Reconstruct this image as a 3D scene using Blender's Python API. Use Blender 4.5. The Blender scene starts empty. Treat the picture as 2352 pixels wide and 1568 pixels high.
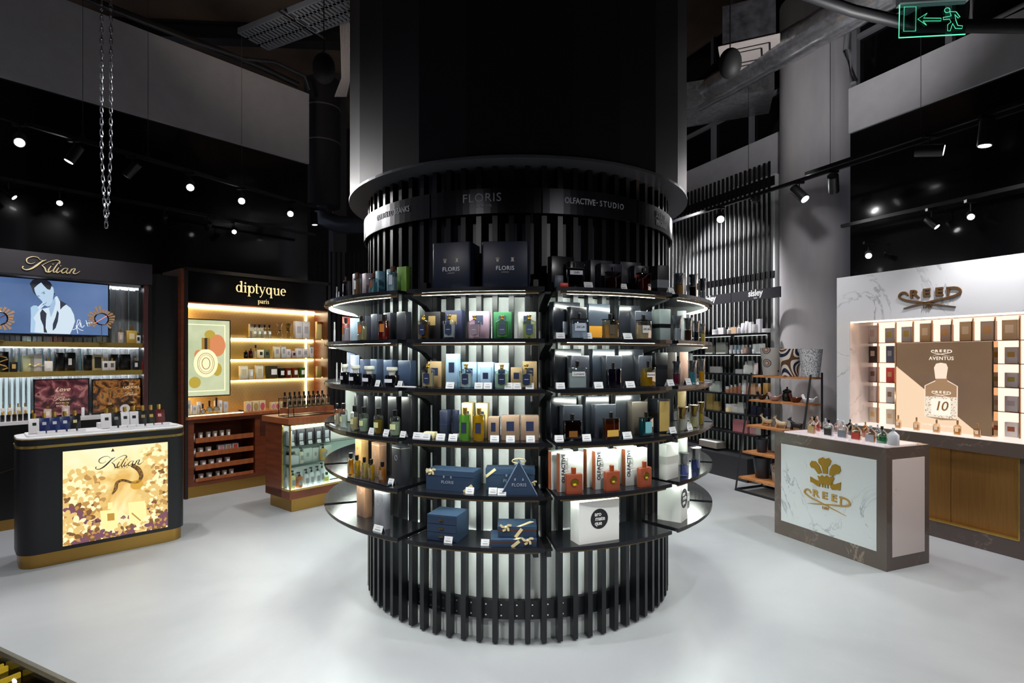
import bpy, math, random
from mathutils import Vector, Matrix
random.seed(7)
sc = bpy.context.scene
COL = sc.collection
R = math.radians
sin, cos, pi = math.sin, math.cos, math.pi

# ---------------------------------------------------------------- camera
F = 1300.0; HZ = 818.0; CX = 1176.0; EYE = 1.6
cam = bpy.data.cameras.new('camera'); camo = bpy.data.objects.new('camera', cam); COL.objects.link(camo)
camo.location = (0, 0, EYE); camo.rotation_euler = (R(90), 0, 0)
cam.sensor_width = 36; cam.lens = 36 * F / 2352; cam.shift_y = (HZ - 784) / 2352; cam.clip_start = .05
sc.camera = camo
# ---------------------------------------------------------------- world, exposure
w = bpy.data.worlds.new('world'); sc.world = w; w.use_nodes = True
w.node_tree.nodes['Background'].inputs[0].default_value = (.80, .82, 1, 1)
w.node_tree.nodes['Background'].inputs[1].default_value = .21
sc.view_settings.view_transform = 'Standard'; sc.view_settings.look = 'None'
sc.view_settings.exposure = 0.0; sc.view_settings.gamma = 1.0
sc.cycles.max_bounces = 7; sc.cycles.diffuse_bounces = 3; sc.cycles.glossy_bounces = 3
sc.cycles.transmission_bounces = 6; sc.cycles.transparent_max_bounces = 14
sc.cycles.caustics_reflective = False; sc.cycles.caustics_refractive = False
sc.cycles.sample_clamp_indirect = 3.0
# ---------------------------------------------------------------- unseen ceiling spots of the shop, then added fills
def spot(loc, to, power, deg=70, blend=.6, col=(1, .98, .97), rad=.05, name='unseen_spot_light'):
    l = bpy.data.lights.new(name, 'SPOT'); l.energy = power; l.spot_size = R(deg); l.spot_blend = blend
    l.color = col; l.shadow_soft_size = rad
    o = bpy.data.objects.new(name, l); COL.objects.link(o); o.location = loc
    o.rotation_euler = (Vector(to) - Vector(loc)).to_track_quat('-Z', 'Y').to_euler()
    return o
KEY = [  # loc, aim, power, cone
 ((-2.6, 1.6, 3.9), (-2.3, 2.8, 0), 190, 92), ((-.8, 1.5, 3.6), (-.6, 2.0, 0), 170, 70), ((1.0, 1.5, 3.6), (.8, 2.0, 0), 170, 70),
 ((2.9, 2.0, 3.9), (2.5, 3.2, 0), 165, 92), ((-3.6, 4.9, 3.5), (-1.1, 4.3, 2.9), 60, 40), ((3.2, 5.6, 3.5), (1.2, 4.6, 2.9), 60, 40), ((-3.4, 4.6, 3.9), (-3.0, 5.6, 0), 130, 85), ((-1.7, 6.2, 3.9), (-1.9, 6.6, 0), 150, 90),
 ((2.0, 5.4, 3.9), (2.5, 6.2, 0), 130, 90), ((1.6, 8.4, 3.9), (1.8, 8.2, 0), 120, 90), ((4.3, 3.0, 3.9), (4.0, 4.2, 0), 100, 90),
 ((-4.6, 2.2, 3.9), (-4.2, 3.6, 0), 100, 90)]
for a_ in KEY: spot(*a_)
spot((-1.5, 2.1, 3.5), (-2.36, 3.3, 2.9), 40, 34, .5)  # added to brighten the hanging chain
for x_ in (-1.7, 1.7): spot((x_, .1, 3.3), (x_ * .3, 3.2, 1.0), 130, 46, .8)  # front fill added for the goods on the tower

# ---------------------------------------------------------------- colour and material helpers
def lin(h):
    h = h.lstrip('#'); out = []
    for i in (0, 2, 4):
        c = int(h[i:i + 2], 16) / 255
        out.append(c / 12.92 if c <= .04045 else ((c + .055) / 1.055) ** 2.4)
    return (*out, 1)
_m = {}
def newmat(key):
    m = bpy.data.materials.new(key); m.use_nodes = True; _m[key] = m
    return m, m.node_tree.nodes, m.node_tree.links, m.node_tree.nodes['Principled BSDF']
def C(h, rough=.45, metal=0, coat=0, bump=0):
    key = f'paint_{h}_{rough}_{metal}_{coat}_{bump}'
    if key in _m: return _m[key]
    m, n, l, b = newmat(key)
    b.inputs['Base Color'].default_value = lin(h); b.inputs['Roughness'].default_value = rough
    b.inputs['Metallic'].default_value = metal; b.inputs['Coat Weight'].default_value = coat; b.inputs['Coat Roughness'].default_value = .05
    if bump:
        t = n.new('ShaderNodeTexNoise'); t.inputs['Scale'].default_value = 60; bp = n.new('ShaderNodeBump'); bp.inputs['Strength'].default_value = bump
        l.new(t.outputs[0], bp.inputs['Height']); l.new(bp.outputs[0], b.inputs['Normal'])
    return m
def E(h, s=1.0):
    key = f'glow_{h}_{s}'
    if key in _m: return _m[key]
    m, n, l, b = newmat(key)
    b.inputs['Base Color'].default_value = (.02, .02, .02, 1)
    b.inputs['Emission Color'].default_value = lin(h); b.inputs['Emission Strength'].default_value = s
    return m
def G(h, rough=.02, tr=1.0, ior=1.45):
    key = f'glass_{h}_{rough}_{tr}_{ior}'
    if key in _m: return _m[key]
    m, n, l, b = newmat(key)
    if tr < 1:                             # liquid: coloured body that lets some light through
        b.inputs['Base Color'].default_value = lin(h); b.inputs['Roughness'].default_value = .08
        tp = n.new('ShaderNodeBsdfTransparent'); tp.inputs[0].default_value = [c ** .5 for c in lin(h)]; mx = n.new('ShaderNodeMixShader'); mx.inputs[0].default_value = 1 - tr * .8
        l.new(tp.outputs[0], mx.inputs[1]); l.new(b.outputs[0], mx.inputs[2]); l.new(mx.outputs[0], n['Material Output'].inputs[0]); return m
    n.remove(b)                            # clear glass: see-through tinted wall, bright and mirror-like at grazing angles
    tp = n.new('ShaderNodeBsdfTransparent'); tp.inputs[0].default_value = lin(h)
    gl = n.new('ShaderNodeBsdfGlossy'); gl.inputs['Roughness'].default_value = max(rough, .02); gl.inputs[0].default_value = (.95, .97, 1, 1)
    lw = n.new('ShaderNodeLayerWeight'); lw.inputs[0].default_value = .35 if ior > 1.3 else .12
    mx = n.new('ShaderNodeMixShader'); l.new(lw.outputs['Facing'], mx.inputs[0]); l.new(tp.outputs[0], mx.inputs[1]); l.new(gl.outputs[0], mx.inputs[2]); l.new(mx.outputs[0], n['Material Output'].inputs[0])
    return m
def ramp(n, stops):
    r = n.new('ShaderNodeValToRGB'); e = r.color_ramp.elements
    while len(e) < len(stops): e.new(.5)
    for i, (p, h) in enumerate(stops): e[i].position = p; e[i].color = lin(h)
    return r
def tex_mat(key, kind, scale, stops, rough=.4, metal=0, coat=0, emit=0, detail=6, dist=0, stretch=(1, 1, 1), bump=0, rot=(0, 0, 0)):
    if key in _m: return _m[key]
    m, n, l, b = newmat(key)
    tc = n.new('ShaderNodeTexCoord'); mp = n.new('ShaderNodeMapping'); mp.inputs['Scale'].default_value = stretch; mp.inputs['Rotation'].default_value = rot
    l.new(tc.outputs['Object'], mp.inputs[0])
    if kind == 'noise':
        t = n.new('ShaderNodeTexNoise'); t.inputs['Detail'].default_value = detail; t.inputs['Distortion'].default_value = dist; out = t.outputs[0]
    elif kind == 'wave':
        t = n.new('ShaderNodeTexWave'); t.inputs['Distortion'].default_value = dist; t.inputs['Detail'].default_value = detail; out = t.outputs['Fac']
    else:
        t = n.new('ShaderNodeTexVoronoi'); out = t.outputs['Distance']
    t.inputs['Scale'].default_value = scale
    l.new(mp.outputs[0], t.inputs['Vector']); r = ramp(n, stops); l.new(out, r.inputs[0])
    l.new(r.outputs[0], b.inputs['Base Color']); b.inputs['Roughness'].default_value = rough; b.inputs['Metallic'].default_value = metal
    b.inputs['Coat Weight'].default_value = coat
    if emit:
        b.inputs['Base Color'].default_value = (.02, .02, .02, 1)
        for k in list(b.inputs['Base Color'].links): l.remove(k)
        l.new(r.outputs[0], b.inputs['Emission Color']); b.inputs['Emission Strength'].default_value = emit
    if bump:
        bp = n.new('ShaderNodeBump'); bp.inputs['Strength'].default_value = bump; l.new(out, bp.inputs['Height']); l.new(bp.outputs[0], b.inputs['Normal'])
    return m
def marble(key, base, vein, scale=1.1, width=.035, rough=.12):
    if key in _m: return _m[key]
    m, n, l, b = newmat(key)
    tc = n.new('ShaderNodeTexCoord'); nz = n.new('ShaderNodeTexNoise'); nz.inputs['Scale'].default_value = scale; nz.inputs['Detail'].default_value = 9
    nz.inputs['Roughness'].default_value = .62; nz.inputs['Distortion'].default_value = 1.2; l.new(tc.outputs['Object'], nz.inputs['Vector'])
    s = n.new('ShaderNodeMath'); s.operation = 'SUBTRACT'; s.inputs[1].default_value = .5; l.new(nz.outputs[0], s.inputs[0])
    a = n.new('ShaderNodeMath'); a.operation = 'ABSOLUTE'; l.new(s.outputs[0], a.inputs[0])
    r = ramp(n, [(0, vein), (width * .3, vein), (width, base), (1, base)]); l.new(a.outputs[0], r.inputs[0])
    n2 = n.new('ShaderNodeTexNoise'); n2.inputs['Scale'].default_value = 2.1; l.new(tc.outputs['Object'], n2.inputs['Vector'])
    r2 = ramp(n, [(.42, '000000'), (.62, 'ffffff')]); l.new(n2.outputs[0], r2.inputs[0])
    mx = n.new('ShaderNodeMix'); mx.data_type = 'RGBA'; l.new(r2.outputs[0], mx.inputs[0]); mx.inputs[6].default_value = lin(base); l.new(r.outputs[0], mx.inputs[7])
    l.new(mx.outputs[2], b.inputs['Base Color']); b.inputs['Roughness'].default_value = rough
    return m

# ---------------------------------------------------------------- mesh builder
class B:
    def __init__(s): s.v = []; s.f = []; s.mi = []; s.m = 0
    def add(s, vs, fs):
        k = len(s.v); s.v += [tuple(v) for v in vs]
        for f in fs: s.f.append([k + i for i in f]); s.mi.append(s.m)
        return s
    def box(s, x0, x1, y0, y1, z0, z1):
        return s.add([(x0, y0, z0), (x1, y0, z0), (x1, y1, z0), (x0, y1, z0), (x0, y0, z1), (x1, y0, z1), (x1, y1, z1), (x0, y1, z1)],
                     [(0, 3, 2, 1), (4, 5, 6, 7), (0, 1, 5, 4), (1, 2, 6, 5), (2, 3, 7, 6), (3, 0, 4, 7)])
    def prism(s, poly, y0, y1):           # outline in x,z pushed along y
        n = len(poly)
        vs = [(x, y0, z) for x, z in poly] + [(x, y1, z) for x, z in poly]
        return s.add(vs, [tuple(range(n)), tuple(range(2 * n - 1, n - 1, -1))] + [(i, i + n, (i + 1) % n + n, (i + 1) % n) for i in range(n)])
    def slab(s, poly, z0, z1):            # outline in x,y pushed up
        n = len(poly)
        vs = [(x, y, z0) for x, y in poly] + [(x, y, z1) for x, y in poly]
        return s.add(vs, [tuple(range(n - 1, -1, -1)), tuple(range(n, 2 * n))] + [(i, (i + 1) % n, (i + 1) % n + n, i + n) for i in range(n)])
    def rings(s, rs, cap=True):
        n = len(rs[0]); vs = [p for r in rs for p in r]; fs = []
        for k in range(len(rs) - 1):
            for i in range(n):
                j = (i + 1) % n; fs.append((k * n + i, k * n + j, (k + 1) * n + j, (k + 1) * n + i))
        if cap: fs += [tuple(range(n - 1, -1, -1)), tuple(range((len(rs) - 1) * n, len(rs) * n))]
        return s.add(vs, fs)
    def lathe(s, prof, seg=20, cx=0, cy=0, cap=True):
        return s.rings([[(cx + r * cos(2 * pi * i / seg), cy + r * sin(2 * pi * i / seg), z) for i in range(seg)] for r, z in prof], cap)
    def loft(s, secs, r=.15, cy=0):       # rounded rectangles (w, d, z), r = corner share
        rs = []
        for w_, d_, z in secs:
            q = min(w_, d_) * r; pts = []
            for sx, sy, a0 in ((1, -1, -90), (1, 1, 0), (-1, 1, 90), (-1, -1, 180)):
                for k in range(3):
                    a = R(a0 + 45 * k); pts.append((sx * (w_ / 2 - q) + q * cos(a), cy + sy * (d_ / 2 - q) + q * sin(a), z))
            rs.append(pts)
        return s.rings(rs)
    def tube(s, path, r, seg=8, closed=False):
        P = [Vector(p) for p in path]; n = len(P); rs = []; up = Vector((0, 0, 1))
        for i, p in enumerate(P):
            a = P[(i - 1) % n] if closed or i > 0 else p; b = P[(i + 1) % n] if closed or i < n - 1 else p
            t = (b - a).normalized(); x = t.cross(up)
            if x.length < .05: x = t.cross(Vector((0, 1, 0)))
            x.normalize(); y = x.cross(t).normalized(); rr = r[i] if isinstance(r, (list, tuple)) else r
            rs.append([tuple(p + x * rr * cos(2 * pi * k / seg) + y * rr * sin(2 * pi * k / seg)) for k in range(seg)])
        if closed: rs.append(rs[0])
        return s.rings(rs, not closed)
    def ball(s, c, r, seg=12, sc_=(1, 1, 1)):
        return s.rings([[(c[0] + r * sc_[0] * sin(pi * (k + .02) / 8.04) * cos(2 * pi * i / seg), c[1] + r * sc_[1] * sin(pi * (k + .02) / 8.04) * sin(2 * pi * i / seg), c[2] - r * sc_[2] * cos(pi * (k + .02) / 8.04)) for i in range(seg)] for k in range(9)])
    def ribbon(s, pts, wd, y0=-.002, y1=0, n=10, spline=True):   # a pen stroke in x,z of varying width
        P = [Vector(p) for p in pts]
        if spline and len(P) > 2:
            Q = []; m = len(P)
            for i in range(m - 1):
                p0, p1, p2, p3 = P[max(i - 1, 0)], P[i], P[i + 1], P[min(i + 2, m - 1)]
                for k in range(n):
                    t = k / n; Q.append(.5 * ((2 * p1) + (p2 - p0) * t + (2 * p0 - 5 * p1 + 4 * p2 - p3) * t * t + (3 * p1 - p0 - 3 * p2 + p3) * t ** 3))
            Q.append(P[-1]); P = Q
        m = len(P); rs = []
        for i, p in enumerate(P):
            t = (P[min(i + 1, m - 1)] - P[max(i - 1, 0)]);
            if t.length < 1e-9: t = Vector((1, 0))
            t.normalize(); nn = Vector((-t.y, t.x)); u = i / (m - 1)
            ww = wd if not isinstance(wd, (list, tuple)) else wd[min(int(u * (len(wd) - 1)), len(wd) - 2)] * (1 - (u * (len(wd) - 1) - min(int(u * (len(wd) - 1)), len(wd) - 2))) + wd[min(int(u * (len(wd) - 1)), len(wd) - 2) + 1] * (u * (len(wd) - 1) - min(int(u * (len(wd) - 1)), len(wd) - 2))
            a = p + nn * ww / 2; b = p - nn * ww / 2
            rs.append([(a.x, y0, a.y), (b.x, y0, b.y), (b.x, y1, b.y), (a.x, y1, a.y)])
        return s.rings(rs)
    def xf(s, M, k0=0):
        s.v = [tuple(M @ Vector(v)) if i >= k0 else v for i, v in enumerate(s.v)]; return s
    def mesh(s, name, mats, smooth=False):
        me = bpy.data.meshes.new(name); me.from_pydata(s.v, [], s.f)
        for m in (mats if isinstance(mats, (list, tuple)) else [mats]): me.materials.append(m)
        me.polygons.foreach_set('material_index', s.mi)
        if smooth: me.polygons.foreach_set('use_smooth', [True] * len(s.f))
        me.update()
        import bmesh
        bm = bmesh.new(); bm.from_mesh(me); bmesh.ops.recalc_face_normals(bm, faces=bm.faces); bm.to_mesh(me); bm.free()
        if smooth:
            try: me.set_sharp_from_angle(angle=R(38))
            except Exception: pass
        return me
def box(x0, x1, y0, y1, z0, z1): return B().box(x0, x1, y0, y1, z0, z1)

# text as flat relief lettering, standing in x,z and facing -y
_tx = {}
def text_mesh(name, s, size, mat, bold=0, spacing=1.0, align='CENTER', depth=.0008, shear=0, sx=1.0):
    key = (s, size, mat.name, bold, spacing, align, depth, shear, sx)
    if key in _tx: return _tx[key]
    cu = bpy.data.curves.new('lettering', 'FONT'); cu.body = s; cu.size = size; cu.align_x = align; cu.align_y = 'CENTER'
    cu.offset = bold * size; cu.space_character = spacing; cu.extrude = depth; cu.shear = shear; cu.resolution_u = 3
    o = bpy.data.objects.new('lettering', cu); COL.objects.link(o)
    me = bpy.data.meshes.new_from_object(o.evaluated_get(bpy.context.evaluated_depsgraph_get()))
    bpy.data.objects.remove(o); bpy.data.curves.remove(cu)
    me.name = name; me.materials.clear(); me.materials.append(mat)
    me.transform(Matrix.Rotation(R(90), 4, 'X') @ Matrix.Diagonal((sx, 1, 1, 1)))
    _tx[key] = me; return me
def tmove(me, x=0, y=0, z=0, key=None, ry=0):
    k = ('mv', me.name, x, y, z, ry)
    if k in _tx: return _tx[k]
    m2 = me.copy(); m2.transform(Matrix.Translation((x, y, z)) @ Matrix.Rotation(ry, 4, 'Y')); _tx[k] = m2; return m2

# ---------------------------------------------------------------- scene objects
def link(name, me, parent=None, loc=(0, 0, 0), rotz=0, label=None):
    o = bpy.data.objects.new(name, me); COL.objects.link(o)
    if parent: o.parent = parent
    o.location = loc
    if rotz: o.rotation_euler = (0, 0, rotz)
    if label: o['label'] = label
    return o
def tree(parts, parent):
    for p in parts:
        o = link(p[0], p[1], parent, label=p[2] if len(p) > 2 else None)
        if len(p) > 3: tree(p[3], o)
def thing(name, parts, loc, rotz, label, cat, group=None, rot=None):
    """parts = [(name, mesh, label or None, [sub parts])]; one part without children becomes the thing itself"""
    if len(parts) == 1 and not (len(parts[0]) > 3 and parts[0][3]):
        o = bpy.data.objects.new(name, parts[0][1]); COL.objects.link(o)
    else:
        o = bpy.data.objects.new(name, None); COL.objects.link(o); o.empty_display_size = .05; tree(parts, o)
    o.location = loc; o.rotation_euler = rot if rot else (0, 0, rotz)
    o['label'] = label; o['category'] = cat
    if group: o['group'] = group
    return o
def struct(name, me, loc=(0, 0, 0), rotz=0, label=None):
    o = link(name, me, None, loc, rotz); o['kind'] = 'structure'
    if label: o['label'] = label
    return o
class Frame:
    def __init__(s, o, deg): s.o = Vector((o[0], o[1], 0)); s.r = R(deg); s.X = Vector((cos(s.r), sin(s.r), 0)); s.Y = Vector((-sin(s.r), cos(s.r), 0))
    def w(s, x, y, z=0): p = s.o + s.X * x + s.Y * y; return (p.x, p.y, z)
    def x(s, px, y=0):                    # run along this wall at which the photo column px meets the plane y
        k = (px - CX) / F; p = s.o + s.Y * y
        return (k * p.y - p.x) / (s.X.x - k * s.X.y)
    def z(s, px, py, y=0):
        p = s.o + s.Y * y + s.X * s.x(px, y); return EYE - (py - HZ) / F * p.y
    def dep(s, px, y=0): return (s.o + s.Y * y + s.X * s.x(px, y)).y
ORD = 'first second third fourth fifth sixth seventh eighth ninth tenth eleventh twelfth thirteenth fourteenth fifteenth sixteenth seventeenth eighteenth nineteenth twentieth twenty-first twenty-second twenty-third twenty-fourth'.split()
LF = Frame((-3.67, 6.34), 50)      # left wall run, x to the right along it, -y into the shop
RF = Frame((3.742, 5.036), -66)    # right wall run
SF = Frame((3.11, 7.87), -66)      # slatted wall
TX, TY = .042, 4.207               # centre of the round tower
# placement on the tower: the photo gives the bearing, the shelf gives the height, the item sits at radius r
def bearing(px, r):
    k = (px - CX) / F
    f = lambda a: (TX + r * sin(a)) - k * (TY - r * cos(a))
    a0, a1 = -R(70), R(70)
    for _ in range(60):
        m_ = (a0 + a1) / 2
        if f(m_) > 0: a1 = m_
        else: a0 = m_
    return (a0 + a1) / 2
# ================================================================ the room
BLK = C('0b0b0e', .35); BLKM = C('15161a', .4, .3); SATIN = C('101216', .3, .2); GOLD = C('c9a24e', .25, 1.0); BRASS = C('b08a4a', .28, 1.0)
WHITE = C('e9e9ea', .4); CHROME = C('d8d8dc', .08, 1.0); GLASS = G('ffffff'); TXTW = C('d9dde6', .5); TXTG = C('c2a25a', .3, .6)
struct('floor', box(-11, 11, -5, 16, -.1, 0).mesh('floor', tex_mat('poured_floor', 'noise', .55, [(.25, '93959b'), (.5, 'a8abb0'), (.75, 'bbbec2')], rough=.38, dist=.6)))
struct('ceiling', box(-11, 11, -5, 16, 6.5, 6.6).mesh('ceiling', tex_mat('raw_slab', 'noise', .8, [(.3, '4a3d34'), (.55, '6a5646'), (.75, '8a7058')], rough=.9)))
GBLK = C('08080a', .16, 0, .3)
GREY = tex_mat('grey_plaster', 'noise', 8, [(.3, 'b0aeb4'), (.7, 'b7b5bb')], rough=.85)
GREYL = tex_mat('grey_plaster_light', 'noise', 8, [(.3, 'b8b6bb'), (.7, 'c0bec4')], rough=.85)
def wallpiece(name, fr, x0, x1, y0, y1, z0, z1, m): return struct(name, box(x0, x1, y0, y1, z0, z1).mesh(name, m), fr.w(0, 0), fr.r)
wallpiece('wall_left', LF, -7.5, 1.85, .6, .8, 0, 4.36, GBLK)
wallpiece('trim_1', LF, -7.5, 1.85, .56, .8, 4.36, 5.36, GREY)
xr = RF.x(1953, .5)
wallpiece('wall_right', RF, xr, 6.5, .5, .7, 0, 4.06, GBLK)
wallpiece('trim_2', RF, xr, 6.5, .47, .7, 4.06, 4.55, GREYL)
wallpiece('wall_slatted_side', SF, -3.6, .70, .16, .36, 0, 4.54, GREYL)
wallpiece('wall_back', Frame((-6, 12.2), 0), -1, 13, 0, .2, 0, 6.5, tex_mat('dark_concrete', 'noise', 1.5, [(.3, '1d1d20'), (.7, '2c2b2e')], rough=.9))
struct('wall_rear', box(-11, 11, -4.2, -4, 0, 6.5).mesh('wall_rear', C('2b2b30', .8)))
# dark glazing with grey mullions above the right-hand walls
def window(name, fr, x0, x1, y, z0, z1, n):
    o = struct(name, box(x0, x1, y, y + .03, z0, z1).mesh(name, C('07070a', .12)), fr.w(0, 0), fr.r)
    for i in range(n + 1):
        x = x0 + (x1 - x0) * i / n; link('mullion', box(x - .03, x + .03, y - .06, y, z0, z1).mesh('mullion', C('6d6d73', .6)), o)
    link('transom', box(x0, x1, y - .05, y, z0 + .55, z0 + .6).mesh('transom', C('6d6d73', .6)), o)
window('window_1', RF, xr, 5.5, .62, 4.56, 6.45, 7)
window('window_2', SF, -3.6, .75, .30, 4.56, 6.45, 6)
# concrete pillar at the end of the right wall
struct('column_2', B().lathe([(.415, 0), (.415, 6.0)], 48, cap=True).mesh('column_2', tex_mat('pillar_concrete', 'noise', 2.2, [(.3, 'a19ea3'), (.55, 'b2afb3'), (.75, 'c0bbbc')], rough=.75, stretch=(1.6, 1.6, .35)), True), (3.79, 7.05, 0))
# clad central column above the tower, in flat vertical sheets
NF = 26
struct('column_1', B().rings([[(1.203 * cos(2 * pi * (i + .5) / NF), 1.203 * sin(2 * pi * (i + .5) / NF), z) for i in range(NF)] for z in (2.672, 6.49)]).mesh('column_1', C('1d1d24', .42, .1)), (TX, TY, 0))
# steel beams and posts under the slab at the back left
def tag(o, label, cat, group=None):
    o['label'] = label; o['category'] = cat
    if group: o['group'] = group
    return o
for i, (a, b, h) in enumerate([((-6.5, 5.0), (-1.0, 5.4), .22), ((-6.5, 8.2), (-1.2, 8.6), .25), ((1.2, 4.6), (6.5, 4.0), .2)]):
    v = Vector((b[0] - a[0], b[1] - a[1], 0)); ang = math.atan2(v.y, v.x)
    bb = B().box(0, v.length, -.1, .1, 0, .03).box(0, v.length, -.1, .1, h - .03, h).box(0, v.length, -.02, .02, .03, h - .03)
    tag(link('ceiling_beam', bb.mesh('beam', C('141416', .6)), None, (a[0], a[1], 6.49 - h - .25 * (i == 0)), ang),
        ['black steel beam crossing under the slab above the chain', 'black steel beam above the cable tray', 'black steel beam above the foil duct'][i], 'beam', 'black ceiling beams')
for i, (x, y) in enumerate([(-3.3, 5.3), (-2.15, 8.3)]):
    tag(link('hanger_post', box(-.05, .05, -.04, .04, 5.35, 6.5).mesh('post', C('18181b', .6)), None, (x, y, 0)), ['black hanger post over the middle of the grey band', 'black hanger post near the cable tray'][i], 'post')

# ================================================================ round display tower
SH = [.634, .896, 1.165, 1.434, 1.69, 1.952]       # lowest .. top shelf surfaces
def pol(r, phi, z=0): return (r * sin(phi), -r * cos(phi), z)
def arc_band(r0, r1, z0, z1, a0, a1, n):
    b = B(); rs = []
    for i in range(n + 1):
        a = a0 + (a1 - a0) * i / n
        rs.append([pol(r0, a, z0), pol(r1, a, z0), pol(r1, a, z1), pol(r0, a, z1)])
    return b.rings(rs)
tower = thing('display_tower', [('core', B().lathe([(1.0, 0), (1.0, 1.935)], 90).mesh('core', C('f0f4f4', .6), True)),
    ('shade_toned_upper_core', B().lathe([(.995, 1.936), (.995, 2.66)], 90).mesh('shade_toned_upper_core', C('3a3e4b', .35), True), 'upper core behind the fins, shade put into its colour'),  # dark tone stands for the unlit core above the top shelf
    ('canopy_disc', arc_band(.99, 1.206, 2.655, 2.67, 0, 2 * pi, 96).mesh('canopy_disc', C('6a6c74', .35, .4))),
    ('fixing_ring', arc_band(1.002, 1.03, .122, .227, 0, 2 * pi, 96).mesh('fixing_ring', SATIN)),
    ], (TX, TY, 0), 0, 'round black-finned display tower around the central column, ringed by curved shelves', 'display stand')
fin = box(-.0145, .0145, -1.079, -1.032, .012, 2.655).mesh('fin', C('14161b', .34, .15))
for i in range(74): link('fin', fin, tower, rotz=2 * pi * (i + .5) / 74)
tab = B().box(-.03, -.0145, -1.06, -1.03, .125, .224).box(-.0305, -.0295, -1.055, -1.035, .14, .21)
bolt = B()
for i in range(74):
    a = 2 * pi * (i + .5) / 74
    for z in (.145, .205):
        k = len(bolt.v); bolt.box(-.004, .004, -1.034, -1.03, z - .004, z + .004)
        bolt.xf(Matrix.Rotation(a + .028, 4, 'Z'), k)
link('bolt_ring', bolt.mesh('bolts', CHROME), tower)
link('joint_plate', box(-.002, .002, -1.0345, -1.03, .122, .227).mesh('joint', CHROME), tower, rotz=R(-2))
GAPS = [-67.7, -27.2, 6.4, 39.5, 70.8, 105, 140, 176, 212, 248, 292.3]
shelf_mat = C('17191e', .24, .1, .2); under = C('5a5048', .5)
for k, z in enumerate(SH):
    for j in range(len(GAPS) - 1):
        a0, a1 = R(GAPS[j]) + .022, R(GAPS[j + 1]) - .022
        n = 14; o_ = [pol(1.365, a0 + (a1 - a0) * i / n) for i in range(n + 1)]; i_ = [pol(1.085, a1 - (a1 - a0) * i / n) for i in range(n + 1)]
        pts = [(p[0], p[1]) for p in o_ + i_]
        s = link('curved_shelf', B().slab(pts, z - .02, z).mesh('curved_shelf', shelf_mat), tower)
        if k >= 0:
            am = (a0 + a1) / 2
            link('led_strip', arc_band(1.317, 1.322, z - .0325, z - .0205, a0 + .05, a1 - .07, 12).mesh('led_strip', E('f4fff4', 95)), s)
            link('front_rail', arc_band(1.335, 1.345, z - .034, z - .0205, a0 + .02, a1 - .02, 12).mesh('front_rail', C('8a7350', .5)), s)
post_b = B().box(-.05, -.022, -1.115, -1.075, .50, 2.02).box(.022, .05, -1.115, -1.075, .50, 2.02)
for z in [z_ * .05 + .52 for z_ in range(28)]: post_b.m = 1; post_b.box(-.039, -.033, -1.1165, -1.115, z, z + .015).box(.033, .039, -1.1165, -1.115, z, z + .015)
post = post_b.mesh('slotted_post', [BLK, C('2d2f36', .4, .5)])
arm = B().prism([(0, 0), (.20, 0), (.20, -.012), (.06, -.05), (0, -.09)], -.02, .02).xf(Matrix.Translation((0, -1.115, -.0205)) @ Matrix.Rotation(R(-90), 4, 'Z'))
armm = arm.mesh('bracket_arm', BLK)
for g in GAPS[:-1]:
    link('slotted_post', post, tower, rotz=R(g))
    for z in SH: link('bracket_arm', armm, tower, (0, 0, z), R(g))
# sign band, five curved panels with the names
BR = 1.105
segs = [(-112, -68), (-67.4, -27.6), (-27, 6.2), (6.6, 39.2), (39.8, 70.6), (71.2, 110), (110.6, 180), (180.6, 247)]
bandm = C('24242b', .28, .5)
def bend(me, R_, phi0):
    me = me.copy()
    for v in me.vertices:
        a = phi0 + v.co.x / R_; rr = R_ - v.co.y; v.co = Vector((rr * sin(a), -rr * cos(a), v.co.z))
    return me
bg = lambda px: math.degrees(bearing(px, BR))
signs = {1: [('GOLDFIELD &BANKS', .050, .0, bg(898), 2.462, .72, 1.05)], 2: [('FLORIS', .066, .0005, bg(1106), 2.472, 1, 1.12), ('LONDON', .022, .0005, bg(1106), 2.428, 1, 1.3)],
         3: [('OLFACTIVE', .046, .018, bg(1333), 2.462, .8, 1), ('·', .06, .01, bg(1371), 2.462, 1, 1), ('STUDIO', .046, -.001, bg(1406), 2.462, .85, 1.35)], 4: [('LIQUIDES', .052, 0, bg(1517), 2.478, .62, 1.1), ('IMAGINAIRES', .052, 0, bg(1522), 2.428, .62, 1.1)]}
for j, (a, b_) in enumerate(segs):
    p = link('sign_panel', arc_band(BR - .012, BR, 2.387, 2.525, R(a), R(b_), 16).mesh('sign_panel', bandm), tower)
    for (s, size, bold, ph, z, sx, sp) in signs.get(j, []):
        t = text_mesh('lettering', s, size, TXTW, bold, sp, depth=.0012, sx=sx); link('lettering', bend(tmove(t, 0, -.0012, z), BR, R(ph)), tower)
print('tower ok')
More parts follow.
